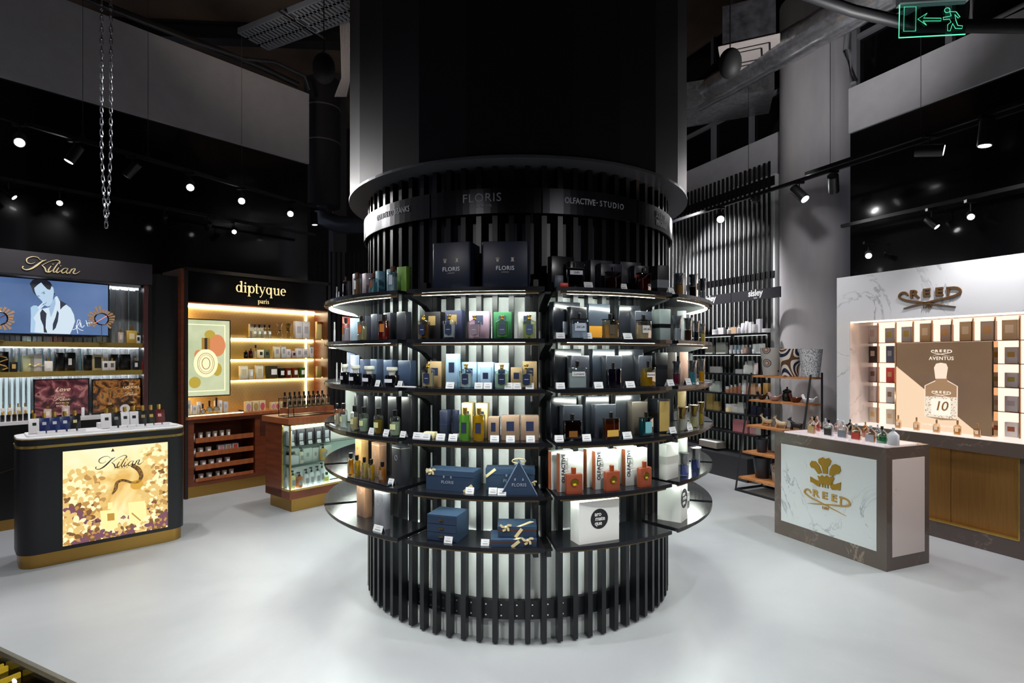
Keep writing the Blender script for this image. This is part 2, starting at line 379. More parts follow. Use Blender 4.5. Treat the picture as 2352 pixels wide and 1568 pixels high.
# ================================================================ goods: builders, cached by their arguments
_kc = {}
def cached(fn):
    def g(*a, **k):
        key = (fn.__name__, a, tuple(sorted(k.items())))
        if key not in _kc: _kc[key] = fn(*a, **k)
        return _kc[key]
    return g
q3 = lambda v: round(v, 3)
@cached
def carton(w_, d, h, col, label=None, txt=None, side=None, band=None, rough=.45, metal=0):
    """folding box; label=(w share, h share, centre z share, colour); txt=(string,size share,z share,colour)"""
    b = B(); e = .0025; b.loft([(w_ - e, d - e, 0), (w_, d, e), (w_, d, h - e), (w_ - e, d - e, h)], .06)
    body = b.mesh('carton_body', C(col, rough, metal), True)
    parts = [['carton_body', body]]
    if side: parts.append(['side_panel', box(-w_ / 2 - .0006, -w_ / 2, -d / 2 + .003, d / 2 - .003, .003, h - .003).mesh('side_panel', C(side, .5)), 'brown side panel'])
    if label:
        lw, lh, lz, lc = label[:4]; y = -d / 2
        parts.append(['label_panel', box(-w_ * lw / 2, w_ * lw / 2, y - .0008, y, h * (lz - lh / 2), h * (lz + lh / 2)).mesh('label_panel', C(lc, .4))])
    if band:
        z0, z1, bc = band; parts.append(['printed_band', B().loft([(w_ + .001, d + .001, h * z0), (w_ + .001, d + .001, h * z1)], .05).mesh('printed_band', C(bc, .3, .3))])
    if txt:
        for t in (txt if isinstance(txt[0], tuple) else (txt,)):
            s, sz, tz, tc = t[:4]; rot = t[4] if len(t) > 4 else 0; tx = t[5] if len(t) > 5 else 0
            me = tmove(text_mesh('lettering', s, sz * h, C(tc, .5), t[6] if len(t) > 6 else 0, 1.05, depth=.0005), tx * w_, -d / 2 - .0012, tz * h, ry=rot)
            parts.append(['lettering', me])
    return parts
@cached
def square_bottle(w_, d, h, glass='ffffff', liquid=None, fill=.75, cap='0c0c0d', caps=.22, capw=.3, label=None, capround=True, collar=None, caprough=.3, capmetal=0, shoulder=0, script=None):
    hb = h * (1 - caps)                                    # body top
    g = C(glass[1:], .35) if glass[0] == '!' else G(glass)
    nk = max(capw * w_ * .8, .006)
    secs = [(w_ * .96, d * .94, 0), (w_, d, .003), (w_, d, hb * (1 - shoulder) - .004), (w_ * .93, d * .9, hb * (1 - shoulder))]
    if shoulder: secs += [(w_ * .5, d * .8, hb * (1 - shoulder * .35)), (nk * 1.1, nk * 1.1, hb)]
    parts = [['glass_body', B().loft(secs, .18).mesh('glass_body', g, True)]]
    if liquid and glass[0] != '!':
        t = min(.004, w_ * .1)
        parts.append(['perfume', B().loft([(w_ - 2 * t, d - 2 * t, .005), (w_ - 2 * t, d - 2 * t, hb * fill * (1 - shoulder))], .12).mesh('perfume', G(liquid, .02, .7, 1.33), True)])
    cm = C(cap, caprough, capmetal); cb = B()
    if capround: cb.lathe([(nk * .42, hb - .001), (nk * .42, hb + h * caps * .15), (capw * w_ / 2, hb + h * caps * .15), (capw * w_ / 2, h - .001), (capw * w_ / 2 - .001, h)], 14)
    else: cb.loft([(nk * .8, nk * .8, hb - .001), (nk * .8, nk * .8, hb + h * caps * .2), (capw * w_, capw * w_ * .9, hb + h * caps * .2), (capw * w_, capw * w_ * .9, h)], .12)
    parts.append(['bottle_cap', cb.mesh('bottle_cap', cm, True)])
    if collar: parts.append(['collar', B().loft([(w_ * 1.02, d * 1.02, hb), (w_ * 1.02, d * 1.02, hb + .003)], .1).mesh('collar', C(collar, .3, .5))])
    if label:
        lw, lh, lz, lc = label; parts.append(['label_panel', box(-w_ * lw / 2, w_ * lw / 2, -d / 2 - .0008, -d / 2 - .0001, hb * (lz - lh / 2), hb * (lz + lh / 2)).mesh('label_panel', C(lc, .4))])
    if script: parts.append(['lettering', tmove(text_mesh('lettering', script, w_ * .2, C('26262c', .5), 0, .9, shear=.4, depth=.0003), 0, -d / 2 - .0014, hb * label[2])])
    return parts
@cached
def crest_bottle(w_, d, h, tint='eef4ee', liquid='e9e0b0', lab='1f2a48'):
    """square shouldered flask with flared gilt stopper and shield label"""
    hb = h * .72
    parts = [['glass_body', B().loft([(w_ * .9, d * .9, 0), (w_ * .88, d * .88, .006), (w_, d, hb * .95), (w_ * .98, d * .96, hb), (w_ * .45, d * .6, hb * 1.1), (w_ * .3, w_ * .3, hb * 1.14)], .14).mesh('glass_body', G(tint), True)],
             ['perfume', B().loft([(w_ * .74, d * .66, .009), (w_ * .82, d * .72, hb * .86)], .1).mesh('perfume', G(liquid, .02, .7, 1.33), True)],
             ['gilt_stopper', B().lathe([(w_ * .13, hb * 1.12), (w_ * .14, hb * 1.2), (w_ * .11, hb * 1.25), (w_ * .14, h * .93), (w_ * .19, h * .985), (w_ * .17, h)], 12).mesh('gilt_stopper', GOLD, True)]]
    lw = w_ * .52; z0, z1 = hb * .24, hb * .84; y = -d / 2
    sh_ = [(-lw / 2, z0 + .004), (0, z0 - .002), (lw / 2, z0 + .004), (lw / 2, z1 - .003), (lw / 4, z1), (0, z1 + .003), (-lw / 4, z1), (-lw / 2, z1 - .003)]
    parts.append(['shield_label', B().prism(sh_, y - .0015, y - .0003).mesh('shield_label', C(lab, .4)), None,
                  [['label_print', box(-lw * .3, lw * .3, y - .0019, y - .0015, (z0 + z1) / 2 - .001, (z0 + z1) / 2 + .001).mesh('print', TXTW)]]])
    return parts
@cached
def flared_beaker(w_, h, liquid='6a74c8', fill=.5, collar='b9b9bd'):
    r = w_ * .40; z = h * .62
    p = [['glass_body', B().lathe([(r * .96, 0), (r, .003), (r, z), (r * 1.05, z + .002), (r * 1.02, h * .8), (w_ * .5, h - .003), (w_ * .5, h), (w_ * .44, h), (r * .85, h * .8), (r * .85, z + .004)], 20).mesh('glass_body', G('f3f6f8'), True)],
         ['perfume', B().lathe([(r * .86, .006), (r * .86, z * fill * 1.5)], 18).mesh('perfume', G(liquid, .02, .6, 1.33), True)],
         ['metal_collar', B().lathe([(r * .7, z * fill * 1.5 + .004), (r * .7, h * .86), (w_ * .43, h * .97), (w_ * .41, h * .97)], 18).mesh('metal_collar', C(collar, .25, .9), True)]]
    return p
@cached
def round_bottle(w_, h, glass='f6faf8', liquid='efe9c8', fill=.7, cap='0d0d0f', label=None):
    r = w_ / 2; hb = h * .76
    p = [['glass_body', B().lathe([(r * .92, 0), (r, .004), (r, hb * .86), (r * .86, hb * .95), (r * .45, hb), (r * .4, hb + .003)], 20).mesh('glass_body', G(glass), True)],
         ['perfume', B().lathe([(r * .84, .007), (r * .84, hb * fill)], 18).mesh('perfume', G(liquid, .02, .7, 1.33), True)],
         ['bottle_cap', B().lathe([(r * .38, hb), (r * .5, hb + .003), (r * .5, h - .001), (r * .46, h)], 14).mesh('bottle_cap', C(cap, .3), True)]]
    if label: p.append(['label_panel', arc_band(r, r + .0008, hb * .35, hb * .62, -.75, .75, 8).mesh('label_panel', C(label, .5))])
    return p
@cached
def inkwell(w_, h):
    r = w_ / 2
    return [['dark_body', B().lathe([(r * .96, 0), (r, .004), (r, h * .56), (r * .95, h * .6), (r * .4, h * .62)], 24).mesh('dark_body', C('0b0a10', .08, 0, .5), True)],
            ['flared_stopper', B().lathe([(r * .42, h * .62), (r * .44, h * .72), (r * .5, h * .78), (r * .74, h * .84), (r * .76, h * .95), (r * .7, h)], 20).mesh('flared_stopper', C('dfe0d4', .3), True)],
            ['label_panel', arc_band(r, r + .001, h * .22, h * .4, -1.0, .75, 10).mesh('label_panel', C('d7dae2', .4))]]
@cached
def leather_flask(w_, d, h):
    hb = h * .76; zc = hb * .58; rr = w_ * .22
    return [['leather_body', B().loft([(w_ * .97, d * .95, 0), (w_, d, .004), (w_, d, hb - .006), (w_ * .95, d * .9, hb)], .22).mesh('leather_body', C('8d4328', .42, 0, .2, .1), True)],
            ['round_window', B().rings([[(a * cos(2 * pi * i / 20), y, zc + a * sin(2 * pi * i / 20)) for i in range(20)] for a, y in ((rr * 1.18, -d / 2 - .0005), (rr * 1.1, -d / 2 - .003), (rr, -d / 2 - .0005))]).mesh('round_window', C('7a3720', .35), True), None,
             [['lens', B().rings([[(rr * cos(2 * pi * i / 20), y, zc + rr * sin(2 * pi * i / 20)) for i in range(20)] for y in (-d / 2 - .0012, -d / 2 - .0004)]).mesh('lens', C('6b5a1c', .08, .3)), 'golden glass lens'],
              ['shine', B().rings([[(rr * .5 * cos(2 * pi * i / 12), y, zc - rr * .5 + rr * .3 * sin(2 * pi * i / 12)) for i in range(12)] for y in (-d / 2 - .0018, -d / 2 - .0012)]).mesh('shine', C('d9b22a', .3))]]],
            ['bottle_cap', B().lathe([(w_ * .13, hb), (w_ * .15, hb + .002), (w_ * .15, h - .001), (w_ * .13, h)], 16).mesh('bottle_cap', C('b3562e', .25, .5), True)]]
@cached
def price_card(w_, h):
    t = R(20); b = B(); b.box(-w_ / 2, w_ / 2, -.0005, .0005, 0, h); b.xf(Matrix.Rotation(-t, 4, 'X'))
    b2 = B().box(-w_ / 2, w_ / 2, 0, .001, 0, h * .98); b2.xf(Matrix.Translation((0, .026, 0)) @ Matrix.Rotation(R(28), 4, 'X'))
    b.add(b2.v, b2.f); pr = B(); pr.box(-w_ * .3, w_ * .3, -.0012, -.0006, h * .25, h * .38).box(-w_ * .22, w_ * .22, -.0012, -.0006, h * .62, h * .68); pr.xf(Matrix.Rotation(-t, 4, 'X'))
    return [['card', b.mesh('card', C('d4d8da', .5))], ['print', pr.mesh('print', C('8b8f98', .6))]]
@cached
def candle(w_, h, glass='d9d3cc', wax='e8dfd0'):
    r = w_ / 2
    return [['glass_cup', B().lathe([(r * .86, 0), (r * .9, .003), (r, h), (r * .9, h), (r * .84, h * .8)], 16).mesh('glass_cup', C(glass, .2), True)],
            ['oval_label', arc_band(r * .975, r * .985, h * .3, h * .75, -.5, .5, 6).mesh('oval_label', C('f1f0ee', .4))]]
@cached
def tapered_pot(w_, h, mat_name, wb=.72):
    r = w_ / 2
    return [['pot_wall', B().lathe([(r * wb * .95, 0), (r * wb, .004), (r, h), (r * .93, h), (r * .9, h * .93)], 32).mesh('pot_wall', _m[mat_name], True)]]
@cached
def pump_bottle(w_, h, col='e6e6ea', cap='0e0e10'):
    r = w_ / 2; c = C(col, .25)
    return [['bottle_body', B().lathe([(r * .94, 0), (r, .004), (r, h * .62), (r * .7, h * .7), (r * .3, h * .74)], 18).mesh('bottle_body', c, True)],
            ['pump', B().lathe([(r * .36, h * .74), (r * .36, h * .84), (r * .14, h * .84), (r * .14, h * .93)], 12).box(-r * .75, r * .22, -r * .2, r * .2, h * .93, h).mesh('pump', C(cap, .3), False)],
            ['oval_label', arc_band(r, r + .0008, h * .2, h * .5, -.6, .6, 6).mesh('oval_label', C('9a9a9e', .4))]]
@cached
def plain(kind, w_, d, h, col, rough=.4, metal=0, cap=None):
    m = C(col, rough, metal); r = w_ / 2
    if kind == 'box': return [['box_body', B().loft([(w_, d, 0), (w_, d, h)], .05).mesh('box_body', m)]]
    if kind == 'jar': return [['jar_body', B().lathe([(r * .95, 0), (r, .003), (r, h * .55)], 16).mesh('jar_body', m, True)], ['jar_lid', B().lathe([(r * 1.02, h * .56), (r * 1.02, h - .002), (r * .97, h)], 16).mesh('jar_lid', C(cap or 'd8d8da', .3), True)]]
    if kind == 'tube': return [['tube_body', B().rings([[(r * sx * cos(2 * pi * i / 14), r * sy * sin(2 * pi * i / 14), z) for i in range(14)] for sx, sy, z in ((.8, .8, h * .16), (.95, .9, h * .3), (1, .35, h * .9), (1, .1, h))]).mesh('tube_body', m, True)], ['tube_cap', B().lathe([(r * .8, 0), (r * .8, h * .16)], 14).mesh('tube_cap', C(cap or 'cfcfd2', .3), True)]]
    if kind == 'bottle': return [['bottle_body', B().lathe([(r * .95, 0), (r, .003), (r, h * .68), (r * .5, h * .74)], 16).mesh('bottle_body', m, True)], ['bottle_cap', B().lathe([(r * .5, h * .74), (r * .5, h)], 12).mesh('bottle_cap', C(cap or 'd8d8da', .3), True)]]
    if kind == 'slimbottle': return [['bottle_body', B().lathe([(r * .95, 0), (r, .003), (r, h * .6), (r * .9, h * .62)], 14).mesh('bottle_body', m, True)], ['bottle_cap', B().lathe([(r * .72, h * .62), (r * .72, h)], 12).mesh('bottle_cap', C(cap or 'f0f0f0', .3), True)]]

BAY = {'A': ('far-left bay', -47.5), 'B': ('centre-left bay', -10.4), 'C': ('centre-right bay', 23), 'D': ('far-right bay', 55)}
SHN = {1: 'top shelf', 2: 'second shelf', 3: 'third shelf', 4: 'fourth shelf', 5: 'fifth shelf', 6: 'lowest shelf'}
rows = {}
def ring(S, bay, name, cat, look, px, wp, hp, r, fn, d, *a, turn=0, faced='own', **k):
    """queue an item: look is its description; built once a row is complete so that labels can count along the row"""
    rows.setdefault((S, bay), []).append((px, name, cat, look, wp, hp, r, fn, d, a, k, turn, faced))
def flush_rows():
    for (S, bay), L in rows.items():
        L.sort(key=lambda t: (t[1], t[0])); cnt = {}; tot = {}
        for t in L: tot[t[1]] = tot.get(t[1], 0) + 1
        for (px, name, cat, look, wp, hp, r, fn, d, a, k, turn, faced) in L:
            i = cnt.get(name, 0); cnt[name] = i + 1
            phi = bearing(px, r); rc = r - d / 2
            rot = phi if faced == 'own' else R(BAY[bay][1]); rot += turn
            x, y = TX + rc * sin(phi), TY - rc * cos(phi); Y = TY - r * cos(phi)
            view = abs(rot + math.atan2(x, y))       # angle between its facing and the line to the camera
            W = wp * Y / F
            if fn in (flared_beaker, inkwell, round_bottle, price_card, candle): wm = W if fn is not price_card else W / max(cos(view), .5)
            else: wm = max((W - d * sin(view)) / max(cos(view), .35), W * .35)
            h = hp * Y / F
            if fn in (flared_beaker, inkwell, round_bottle, price_card, candle): parts = fn(q3(wm), q3(h), *a, **k)
            elif fn is plain: parts = fn(a[0], q3(wm), d, q3(h), *a[1:], **k)
            else: parts = fn(q3(wm), d, q3(h), *a, **k)
            where = f"{SHN[S]}, {BAY[bay][0]} of tower"
            label = f"{look}, {ORD[i]} from left, {where}" if tot[name] > 1 else f"{look} on {where}"
            thing(name, parts, (x, y, SH[6 - S] + .0005), rot, label, cat, f"{name.replace('_', ' ')} items on the {where}" if tot[name] > 1 else None)
    rows.clear()
# ================================================================ goods on the tower
def bx(S, b, px, wp, hp, r, look, col, d=.07, **k): ring(S, b, 'perfume_box', 'box', look, px, wp, hp, r, carton, d, col, **k)
def cardp(S, b, *pxs, r=1.345, w=19, h=15):
    for p in pxs: ring(S, b, 'price_card', 'price card', 'small white price card', p, w, h, r, price_card, .02)
NAVY = '141c33'
crest = (('FLORIS', .125, .42, 'cfd4de', 0, 0, .01), ('LONDON', .035, .335, 'aab0bd'), ('♛', .12, .6, 'b9b3a2', 0, -.16), ('♜', .12, .6, 'b9b3a2', 0, .16))
# --- bay B, crest house
for px, n in ((1036, 'with pale crests and capital lettering beside bay gap'), (1160, 'with pale crests beside the centre posts')):
    ring(1, 'B', 'presentation_box', 'box', 'large navy box ' + ('nearer far-left bay' if px < 1100 else 'nearer centre posts'), px, 112, 107, 1.30, carton, .16, NAVY, txt=crest)
spec2 = [(969, 33, 55, 'smoky flask with navy label', 'e8e2cc', '8a6a2a', '1f2a48'), (1029, 33, 55, 'clear flask with navy label', 'eef2f4', 'dfe8e6', '1f2a48'),
         (1088, 33, 53, 'clear flask with mauve label', 'f6f0f2', 'eadfe4', '8f7f90'), (1153, 32, 53, 'green-tinted flask with slate label', 'dff0df', '9fcf8f', '4a5a70'), (1216, 31, 54, 'pale yellow flask with slate label', 'eef2dc', 'd8dfa8', '4a5f80')]
for px, wp, hp, lk, g, l, lb in spec2: ring(2, 'B', 'perfume_bottle', 'bottle', lk, px, wp, hp, 1.34, crest_bottle, .035, tint=g, liquid=l, lab=lb)
for px, wp, hp, lk, c in [(992, 50, 63, 'black box', '0c0c10'), (1041, 47, 66, 'navy box', '2a2f4e'), (1100, 52, 64, 'dusty pink box', 'c3a6bb'), (1154, 44, 62, 'emerald green box', '2f7a4c'), (1211, 42, 62, 'ivory box', 'd6dad3')]:
    bx(2, 'B', px, wp, hp, 1.27, lk, c, d=.06, label=(.42, .34, .68, 'b59a66' if 'black' in lk or 'navy' in lk else '4b5570'))
for px, wp, lk in [(969, 33, 'clear flask, tan liquid'), (1068, 33, 'clear flask with navy label'), (1152, 33, 'green-tinted flask'), (1209, 32, 'beige-tinted flask')]:
    ring(3, 'B', 'perfume_bottle', 'bottle', lk, px if px != 969 else 979, wp, 56, 1.335, crest_bottle, .035, tint='eef2ee', liquid={'clear flask, tan liquid': 'e0d3a6', 'green-tinted flask': 'c5dcae', 'beige-tinted flask': 'd9cdaa'}.get(lk, 'e6ecea'))
LBS = '93b4cf'
for px, wp, hp, r, lk, c in [(998, 42, 59, 1.26, 'kraft-brown box', '9c8460'), (1037, 34, 78, 1.29, 'tall sky-blue box', LBS), (1077, 40, 58, 1.22, 'sky-blue box', LBS), (1115, 42, 58, 1.21, 'wide sky-blue box', LBS),
                             (1115, 29, 48, 1.295, 'small sky-blue box', '9dbcd6'), (1152, 34, 57, 1.25, 'pale blue box', 'a9c6d8'), (1186, 26, 48, 1.27, 'short kraft-brown box', 'a58c66'), (1217, 34, 61, 1.24, 'kraft-brown box', 'a08660')]:
    bx(3, 'B', px, wp, hp, r, lk, c, d=.05, label=(.5, .3, .6, '222c48'))
cardp(3, 'B', 1031, 1098, 1119, 1168, 1188, 1217, w=19)
ring(4, 'B', 'lying_tube', 'tube', 'cream and yellow tube lying down', 985, 32, 15, 1.31, carton, .035, 'e2d9a8')
bx(4, 'B', 1018, 28, 63, 1.26, 'dark navy box', '1a2138', d=.06, band=(.48, .5, '3a4560')); ring(4, 'B', 'cream_tube', 'tube', 'dark navy squeeze tube', 1044, 22, 64, 1.25, plain, .04, 'tube', '20263a', .3, .2)
for px, c, l, lk in [(1065, 'd9f2c8', '9fd07c', 'tall green shower bottle'), (1098, 'f4ecc0', 'd6b93a', 'tall yellow shower bottle')]:
    ring(4, 'B', 'shower_bottle', 'bottle', lk, px, 30, 76, 1.335, square_bottle, .045, glass=c, liquid=l, cap='d0ac5c', capmetal=.9, capw=.42, caps=.2, fill=.95, label=(.5, .4, .5, '2a3248'))
for px, wp, hp, r, lk in [(1072, 32, 80, 1.22, 'tall champagne box'), (1106, 32, 80, 1.22, 'tall champagne box'), (1133, 29, 54, 1.30, 'small rose-gold box'), (1172, 43, 57, 1.29, 'wide rose-gold box'), (1217, 43, 57, 1.29, 'wide rose-gold box')]:
    bx(4, 'B', px, wp, hp, r, lk, 'c7b07a' if 'champ' in lk else 'a68d76', d=.06, label=(.42, .38, .58, '252e4c'), metal=.35)
cardp(4, 'B', 955, 975, 1009, 1038, 1135, 1172, 1219, w=20)
# gift boxes with ribbon on the fifth and lowest shelves
RIB = C('d8c99a', .4); NV = C('2a3b52', .4); NVL = C('2b3d55', .42)
def bow(x, y, z, s=1): 
    b = B()
    for a, q in ((-20, 1), (200, 1), (50, .8), (125, .8)): k = len(b.v); b.ribbon([(0, 0), (.014 * s * q, .004 * s), (.028 * s * q, -.002 * s)], [.004 * s, .011 * s, .009 * s], -.0015, 0, 4); b.xf(Matrix.Translation((x, y - .002, z)) @ Matrix.Rotation(R(a), 4, 'Y'), k)
    return b.ball((x, y - .003, z), .007 * s, 8)
def onring(px, r, d): phi = bearing(px, r); rc = r - d / 2; return phi, TX + rc * sin(phi), TY - rc * cos(phi)
def giftbox(name, px, wpx, hpx, r, d, S, label, extra, dz=0, turn=0):
    phi, x, y = onring(px, r, d); Y = TY - r * cos(phi); w_ = wpx * Y / F; h = hpx * Y / F
    P = [['box_base', box(-w_ / 2, w_ / 2, -d / 2, d / 2, 0, h * .93).mesh('box_base', NV)], ['box_lid', box(-w_ / 2 - .002, w_ / 2 + .002, -d / 2 - .002, d / 2 + .002, h * .72, h).mesh('box_lid', NVL)]] + extra(w_, d, h)
    return thing(name, P, (x, y, SH[6 - S] + dz + .0005), phi + turn, label, 'gift box')
fl = lambda w_, d, h, s=.2, z=.42, x=0: [['lettering', tmove(text_mesh('lettering', 'FLORIS', s * h, C('8b97a6', .5), .01, 1.1, depth=.0005), x, -d / 2 - .003, z * h)],
    ['crest_mark', B().ribbon([(x - .02, z * h + .022), (x - .02, z * h + .034)], [.006, .01], -d / 2 - .0035, -d / 2 - .002).ribbon([(x + .02, z * h + .022), (x + .02, z * h + .034)], [.008, .006], -d / 2 - .0035, -d / 2 - .002).mesh('crest_mark', C('7d8795', .5))]]
giftbox('long_gift_box', 1032, 116, 46, 1.30, .12, 5, 'long navy gift box with gold bow on fifth shelf of tower', lambda w_, d, h: fl(w_, d, h, x=-.01) + [
    ['ribbon', B().ribbon([(-w_ / 2, h * .9), (-w_ / 2 + .03, h)], .016, -d / 2 - .004, -d / 2 - .0025).ribbon([(w_ / 2 - .05, 0), (w_ / 2 - .004, h * .35)], .016, -d / 2 - .004, -d / 2 - .0025).mesh('ribbon', RIB)], ['bow', bow(-w_ / 2 + .03, -d / 2 - .003, h * .95).mesh('bow', RIB)]])
giftbox('wide_gift_box', 1172, 112, 48, 1.22, .10, 5, 'wide navy gift box behind the triangular box on the tower', lambda w_, d, h: fl(w_, d, h, x=0) + [
    ['ribbon', B().ribbon([(-w_ / 2, h * .62), (-w_ / 2 + .05, h * .98)], .014, -d / 2 - .004, -d / 2 - .0025).mesh('ribbon', RIB)], ['bow', bow(w_ / 2 - .01, -d / 2 - .003, h * .35, .8).mesh('bow', RIB)]])
phi, x, y = onring(1192, 1.34, .06); Y = TY - 1.34 * cos(phi); tw, th = 84 * Y / F, 78 * Y / F
thing('pyramid_gift_box', [['prism_body', B().prism([(-tw / 2, 0), (tw / 2, 0), (0, th)], -.028, .03).mesh('prism_body', NV)],
    ['silver_edge', B().ribbon([(-tw / 2, .001), (0, th)], .003, -.029, -.0275, spline=False).ribbon([(tw / 2, .001), (0, th)], .003, -.029, -.0275, spline=False).mesh('silver_edge', C('8fa0b4', .3))],
    ['handle_ribbon', B().tube([(.035 * cos(a * pi / 6), 0, th - .004 + .012 * sin(a * pi / 6)) for a in range(12)], .0035, 6, True).mesh('handle_ribbon', RIB)]] + fl(tw, .056, th, .13, .3),
    (x, y, SH[1] + .0005), phi, 'triangular navy gift box with ribbon handle on fifth shelf', 'gift box')
phi, x, y = onring(1014, 1.32, .16); Y = TY - 1.32 * cos(phi); w_, h = 74 * Y / F, 60 * Y / F
dr = [['cabinet_body', box(-w_ / 2, w_ / 2, -.078, .08, 0, h).mesh('cabinet_body', NV)]]
for i in range(3):
    z0 = .004 + i * (h - .006) / 3; z1 = z0 + (h - .006) / 3 - .003
    dr.append(['drawer', box(-w_ / 2 + .002, w_ / 2 - .002, -.081, -.078, z0, z1).mesh('drawer', C('24344b', .4)), None, [['drawer_pull', box(-.012, .012, -.088, -.081, (z0 + z1) / 2 - .003, (z0 + z1) / 2 + .003).mesh('pull', GOLD)]]])
thing('drawer_gift_box', dr, (x, y, SH[0] + .0005), phi, 'small navy three-drawer box with gold pulls on lowest shelf', 'gift box')
def rib2(w_, d, h): return [['ribbon', B().ribbon([(-w_ * .05, 0), (w_ * .12, h * .8)], .016, -d / 2 - .004, -d / 2 - .0025, spline=False).mesh('ribbon', RIB)],
    ['top_ribbon', B().slab([(-w_ * .02, -d / 2 - .002), (w_ * .08, -d / 2 - .002), (w_ / 2 - .01, d * .1), (w_ / 2 - .03, d * .2)], h, h + .001).mesh('top_ribbon', RIB)], ['copper_edge', box(-w_ / 2 - .001, w_ / 2 + .001, -d / 2 - .001, d / 2, h * .6, h * .7).mesh('copper_edge', C('8a5a3a', .3, .8))]]
giftbox('flat_gift_box', 1178, 104, 17, 1.34, .16, 6, 'flat navy gift box with gold ribbon, under the other one', lambda w_, d, h: rib2(w_, d, h) + [['bow', bow(w_ * .3, -d / 2 - .003, h * .9, 1.1).mesh('bow', RIB)]], turn=R(4))
giftbox('flat_gift_box', 1188, 88, 24, 1.31, .14, 6, 'flat navy gift box with gold ribbon, stacked on another', lambda w_, d, h: rib2(w_, d, h) + [['bow', bow(-w_ * .3, -d / 2 - .003, h * .98, 1.1).mesh('bow', RIB)]], dz=17 * 2.87 / F + .003)
cardp(5, 'B', 1077, r=1.345); cardp(5, 'B', 1131, r=1.335); cardp(6, 'B', 1027, 1113)
ring(5, 'B', 'price_card', 'price card', 'small white price card', 1152, 20, 16, 1.355, price_card, .02)
# --- bay A
Gd = [(788, 15, 48, 'dark-tinted bottle with brown cap', 'a09aa0', '5a4f58', 'b9bcc4'), (815, 20, 52, 'clear bottle with brown cap', 'eeeae2', 'b9935a', 'c9ccd2'), (852, 22, 46, 'teal-tinted bottle with brown label', 'd8ecef', 'a8d3da', '7a3d22'), (897, 25, 58, 'pale blue bottle with grey label', 'e4eef2', 'd2e2e8', 'b3bccb')]
for px, wp, hp, lk, g, l, lb in Gd: ring(1, 'A', 'perfume_bottle', 'bottle', lk, px, wp, hp, 1.335, square_bottle, .034, glass=g, liquid=l, cap='5b3424', caps=.24, capw=.55, label=(.55, .5, .6, lb))
for px, wp, hp, r, lk, c in [(789, 20, 49, 1.25, 'dark grey box', '55525c'), (812, 22, 60, 1.23, 'mauve-grey box', '8d8794'), (836, 24, 54, 1.25, 'pink-grey box', 'b3a7b2'), (866, 22, 55, 1.26, 'light blue box', '7fa9bd'), (892, 22, 57, 1.25, 'light blue box', '84b0c2'), (922, 34, 59, 1.27, 'bright green box', '6f9a3e')]:
    bx(1, 'A', px, wp, hp, r, lk, c, d=.045)
for px, wp, hp in ((761, 11, 38), (773, 11, 23)): ring(1, 'A', 'white_bottle', 'bottle', 'tall white bottle' if hp > 30 else 'short white bottle', px, wp, hp, 1.3, plain, .03, 'slimbottle', 'dcdce2', .35)
for px, wp, hp, lk, g, l, lb in [(788, 18, 53, 'clear bottle with orange label', 'eaf4fa', 'dbe9f2', 'b4642a'), (826, 24, 57, 'clear bottle with tan liquid', 'f2f2ea', 'd9d2b0', 'b4642a'), (877, 28, 58, 'amber bottle with orange label', 'e0a060', 'b85a18', 'b9702e')]:
    ring(2, 'A', 'perfume_bottle', 'bottle', lk, px, wp, hp, 1.34, square_bottle, .034, glass=g, liquid=l, cap='1f1312', caps=.24, capw=.5, label=(.6, .42, .62, lb))
for px, wp, hp, r, lk, c in [(782, 20, 60, 1.25, 'red and white box', 'd8544a'), (806, 22, 54, 1.26, 'pale blue box', 'b8cfe4'), (830, 27, 58, 1.25, 'charcoal box', '3e3f4a'), (858, 29, 61, 1.25, 'charcoal box', '383a45'), (888, 30, 63, 1.25, 'charcoal box', '343640'), (921, 34, 65, 1.25, 'charcoal box', '2e3039')]:
    bx(2, 'A', px, wp, hp, r, lk, c, d=.05, rough=.3)
ring(2, 'A', 'white_bottle', 'bottle', 'tall white bottle with square cap', 763, 12, 47, 1.32, plain, .03, 'slimbottle', 'e4e4ea', .35)
ring(3, 'A', 'white_bottle', 'bottle', 'tall white bottle', 757, 10, 43, 1.3, plain, .03, 'slimbottle', 'eef0f4', .35); ring(3, 'A', 'white_bottle', 'bottle', 'tall white bottle', 768, 10, 42, 1.27, plain, .03, 'slimbottle', 'e8eaf0', .35)
for px, wp in ((783, 21), (807, 28), (840, 32), (893, 34)): ring(3, 'A', 'perfume_pot', 'bottle', 'black pot bottle, ivory flared stopper', px, wp, 45, 1.34, inkwell, .05)
for px, wp, hp, r, lk, c in [(784, 22, 66, 1.22, 'lavender box', 'a9b4d6'), (806, 22, 62, 1.22, 'lavender box', 'b4bddb'), (830, 24, 56, 1.24, 'slate-blue box', '465068'), (857, 30, 58, 1.23, 'slate-blue box', '3f4b63'), (890, 34, 58, 1.23, 'slate-blue box', '3a4760'), (928, 42, 58, 1.22, 'slate-blue box', '35435c')]:
    bx(3, 'A', px, wp, hp, r, lk, c, d=.05, rough=.3)
cardp(3, 'A', 862, 914, w=10); ring(3, 'A', 'scent_blotter', 'paper strip', 'white blotter strip lying flat', 930, 50, 3, 1.345, carton, .012, 'e8eaec')
for px, wp, hp, l in [(767, 12, 50, 'ece0cc'), (782, 17, 56, 'e8f2ec'), (807, 18, 57, 'e9d9ae'), (829, 21, 58, 'bfcfb8'), (863, 22, 60, 'a8892c'), (902, 24, 60, 'bccbb4')]:
    ring(4, 'A', 'perfume_bottle', 'bottle', 'round clear bottle with black cap', px, wp, hp, 1.33, round_bottle, .04, liquid=l, label='c9cf9a')
for px, wp, hp in [(815, 22, 74), (839, 26, 76), (868, 30, 80), (900, 34, 84), (933, 36, 87)]: bx(4, 'A', px, wp, hp, 1.24, 'black leather-look box', '1c1d21', d=.05, rough=.35)
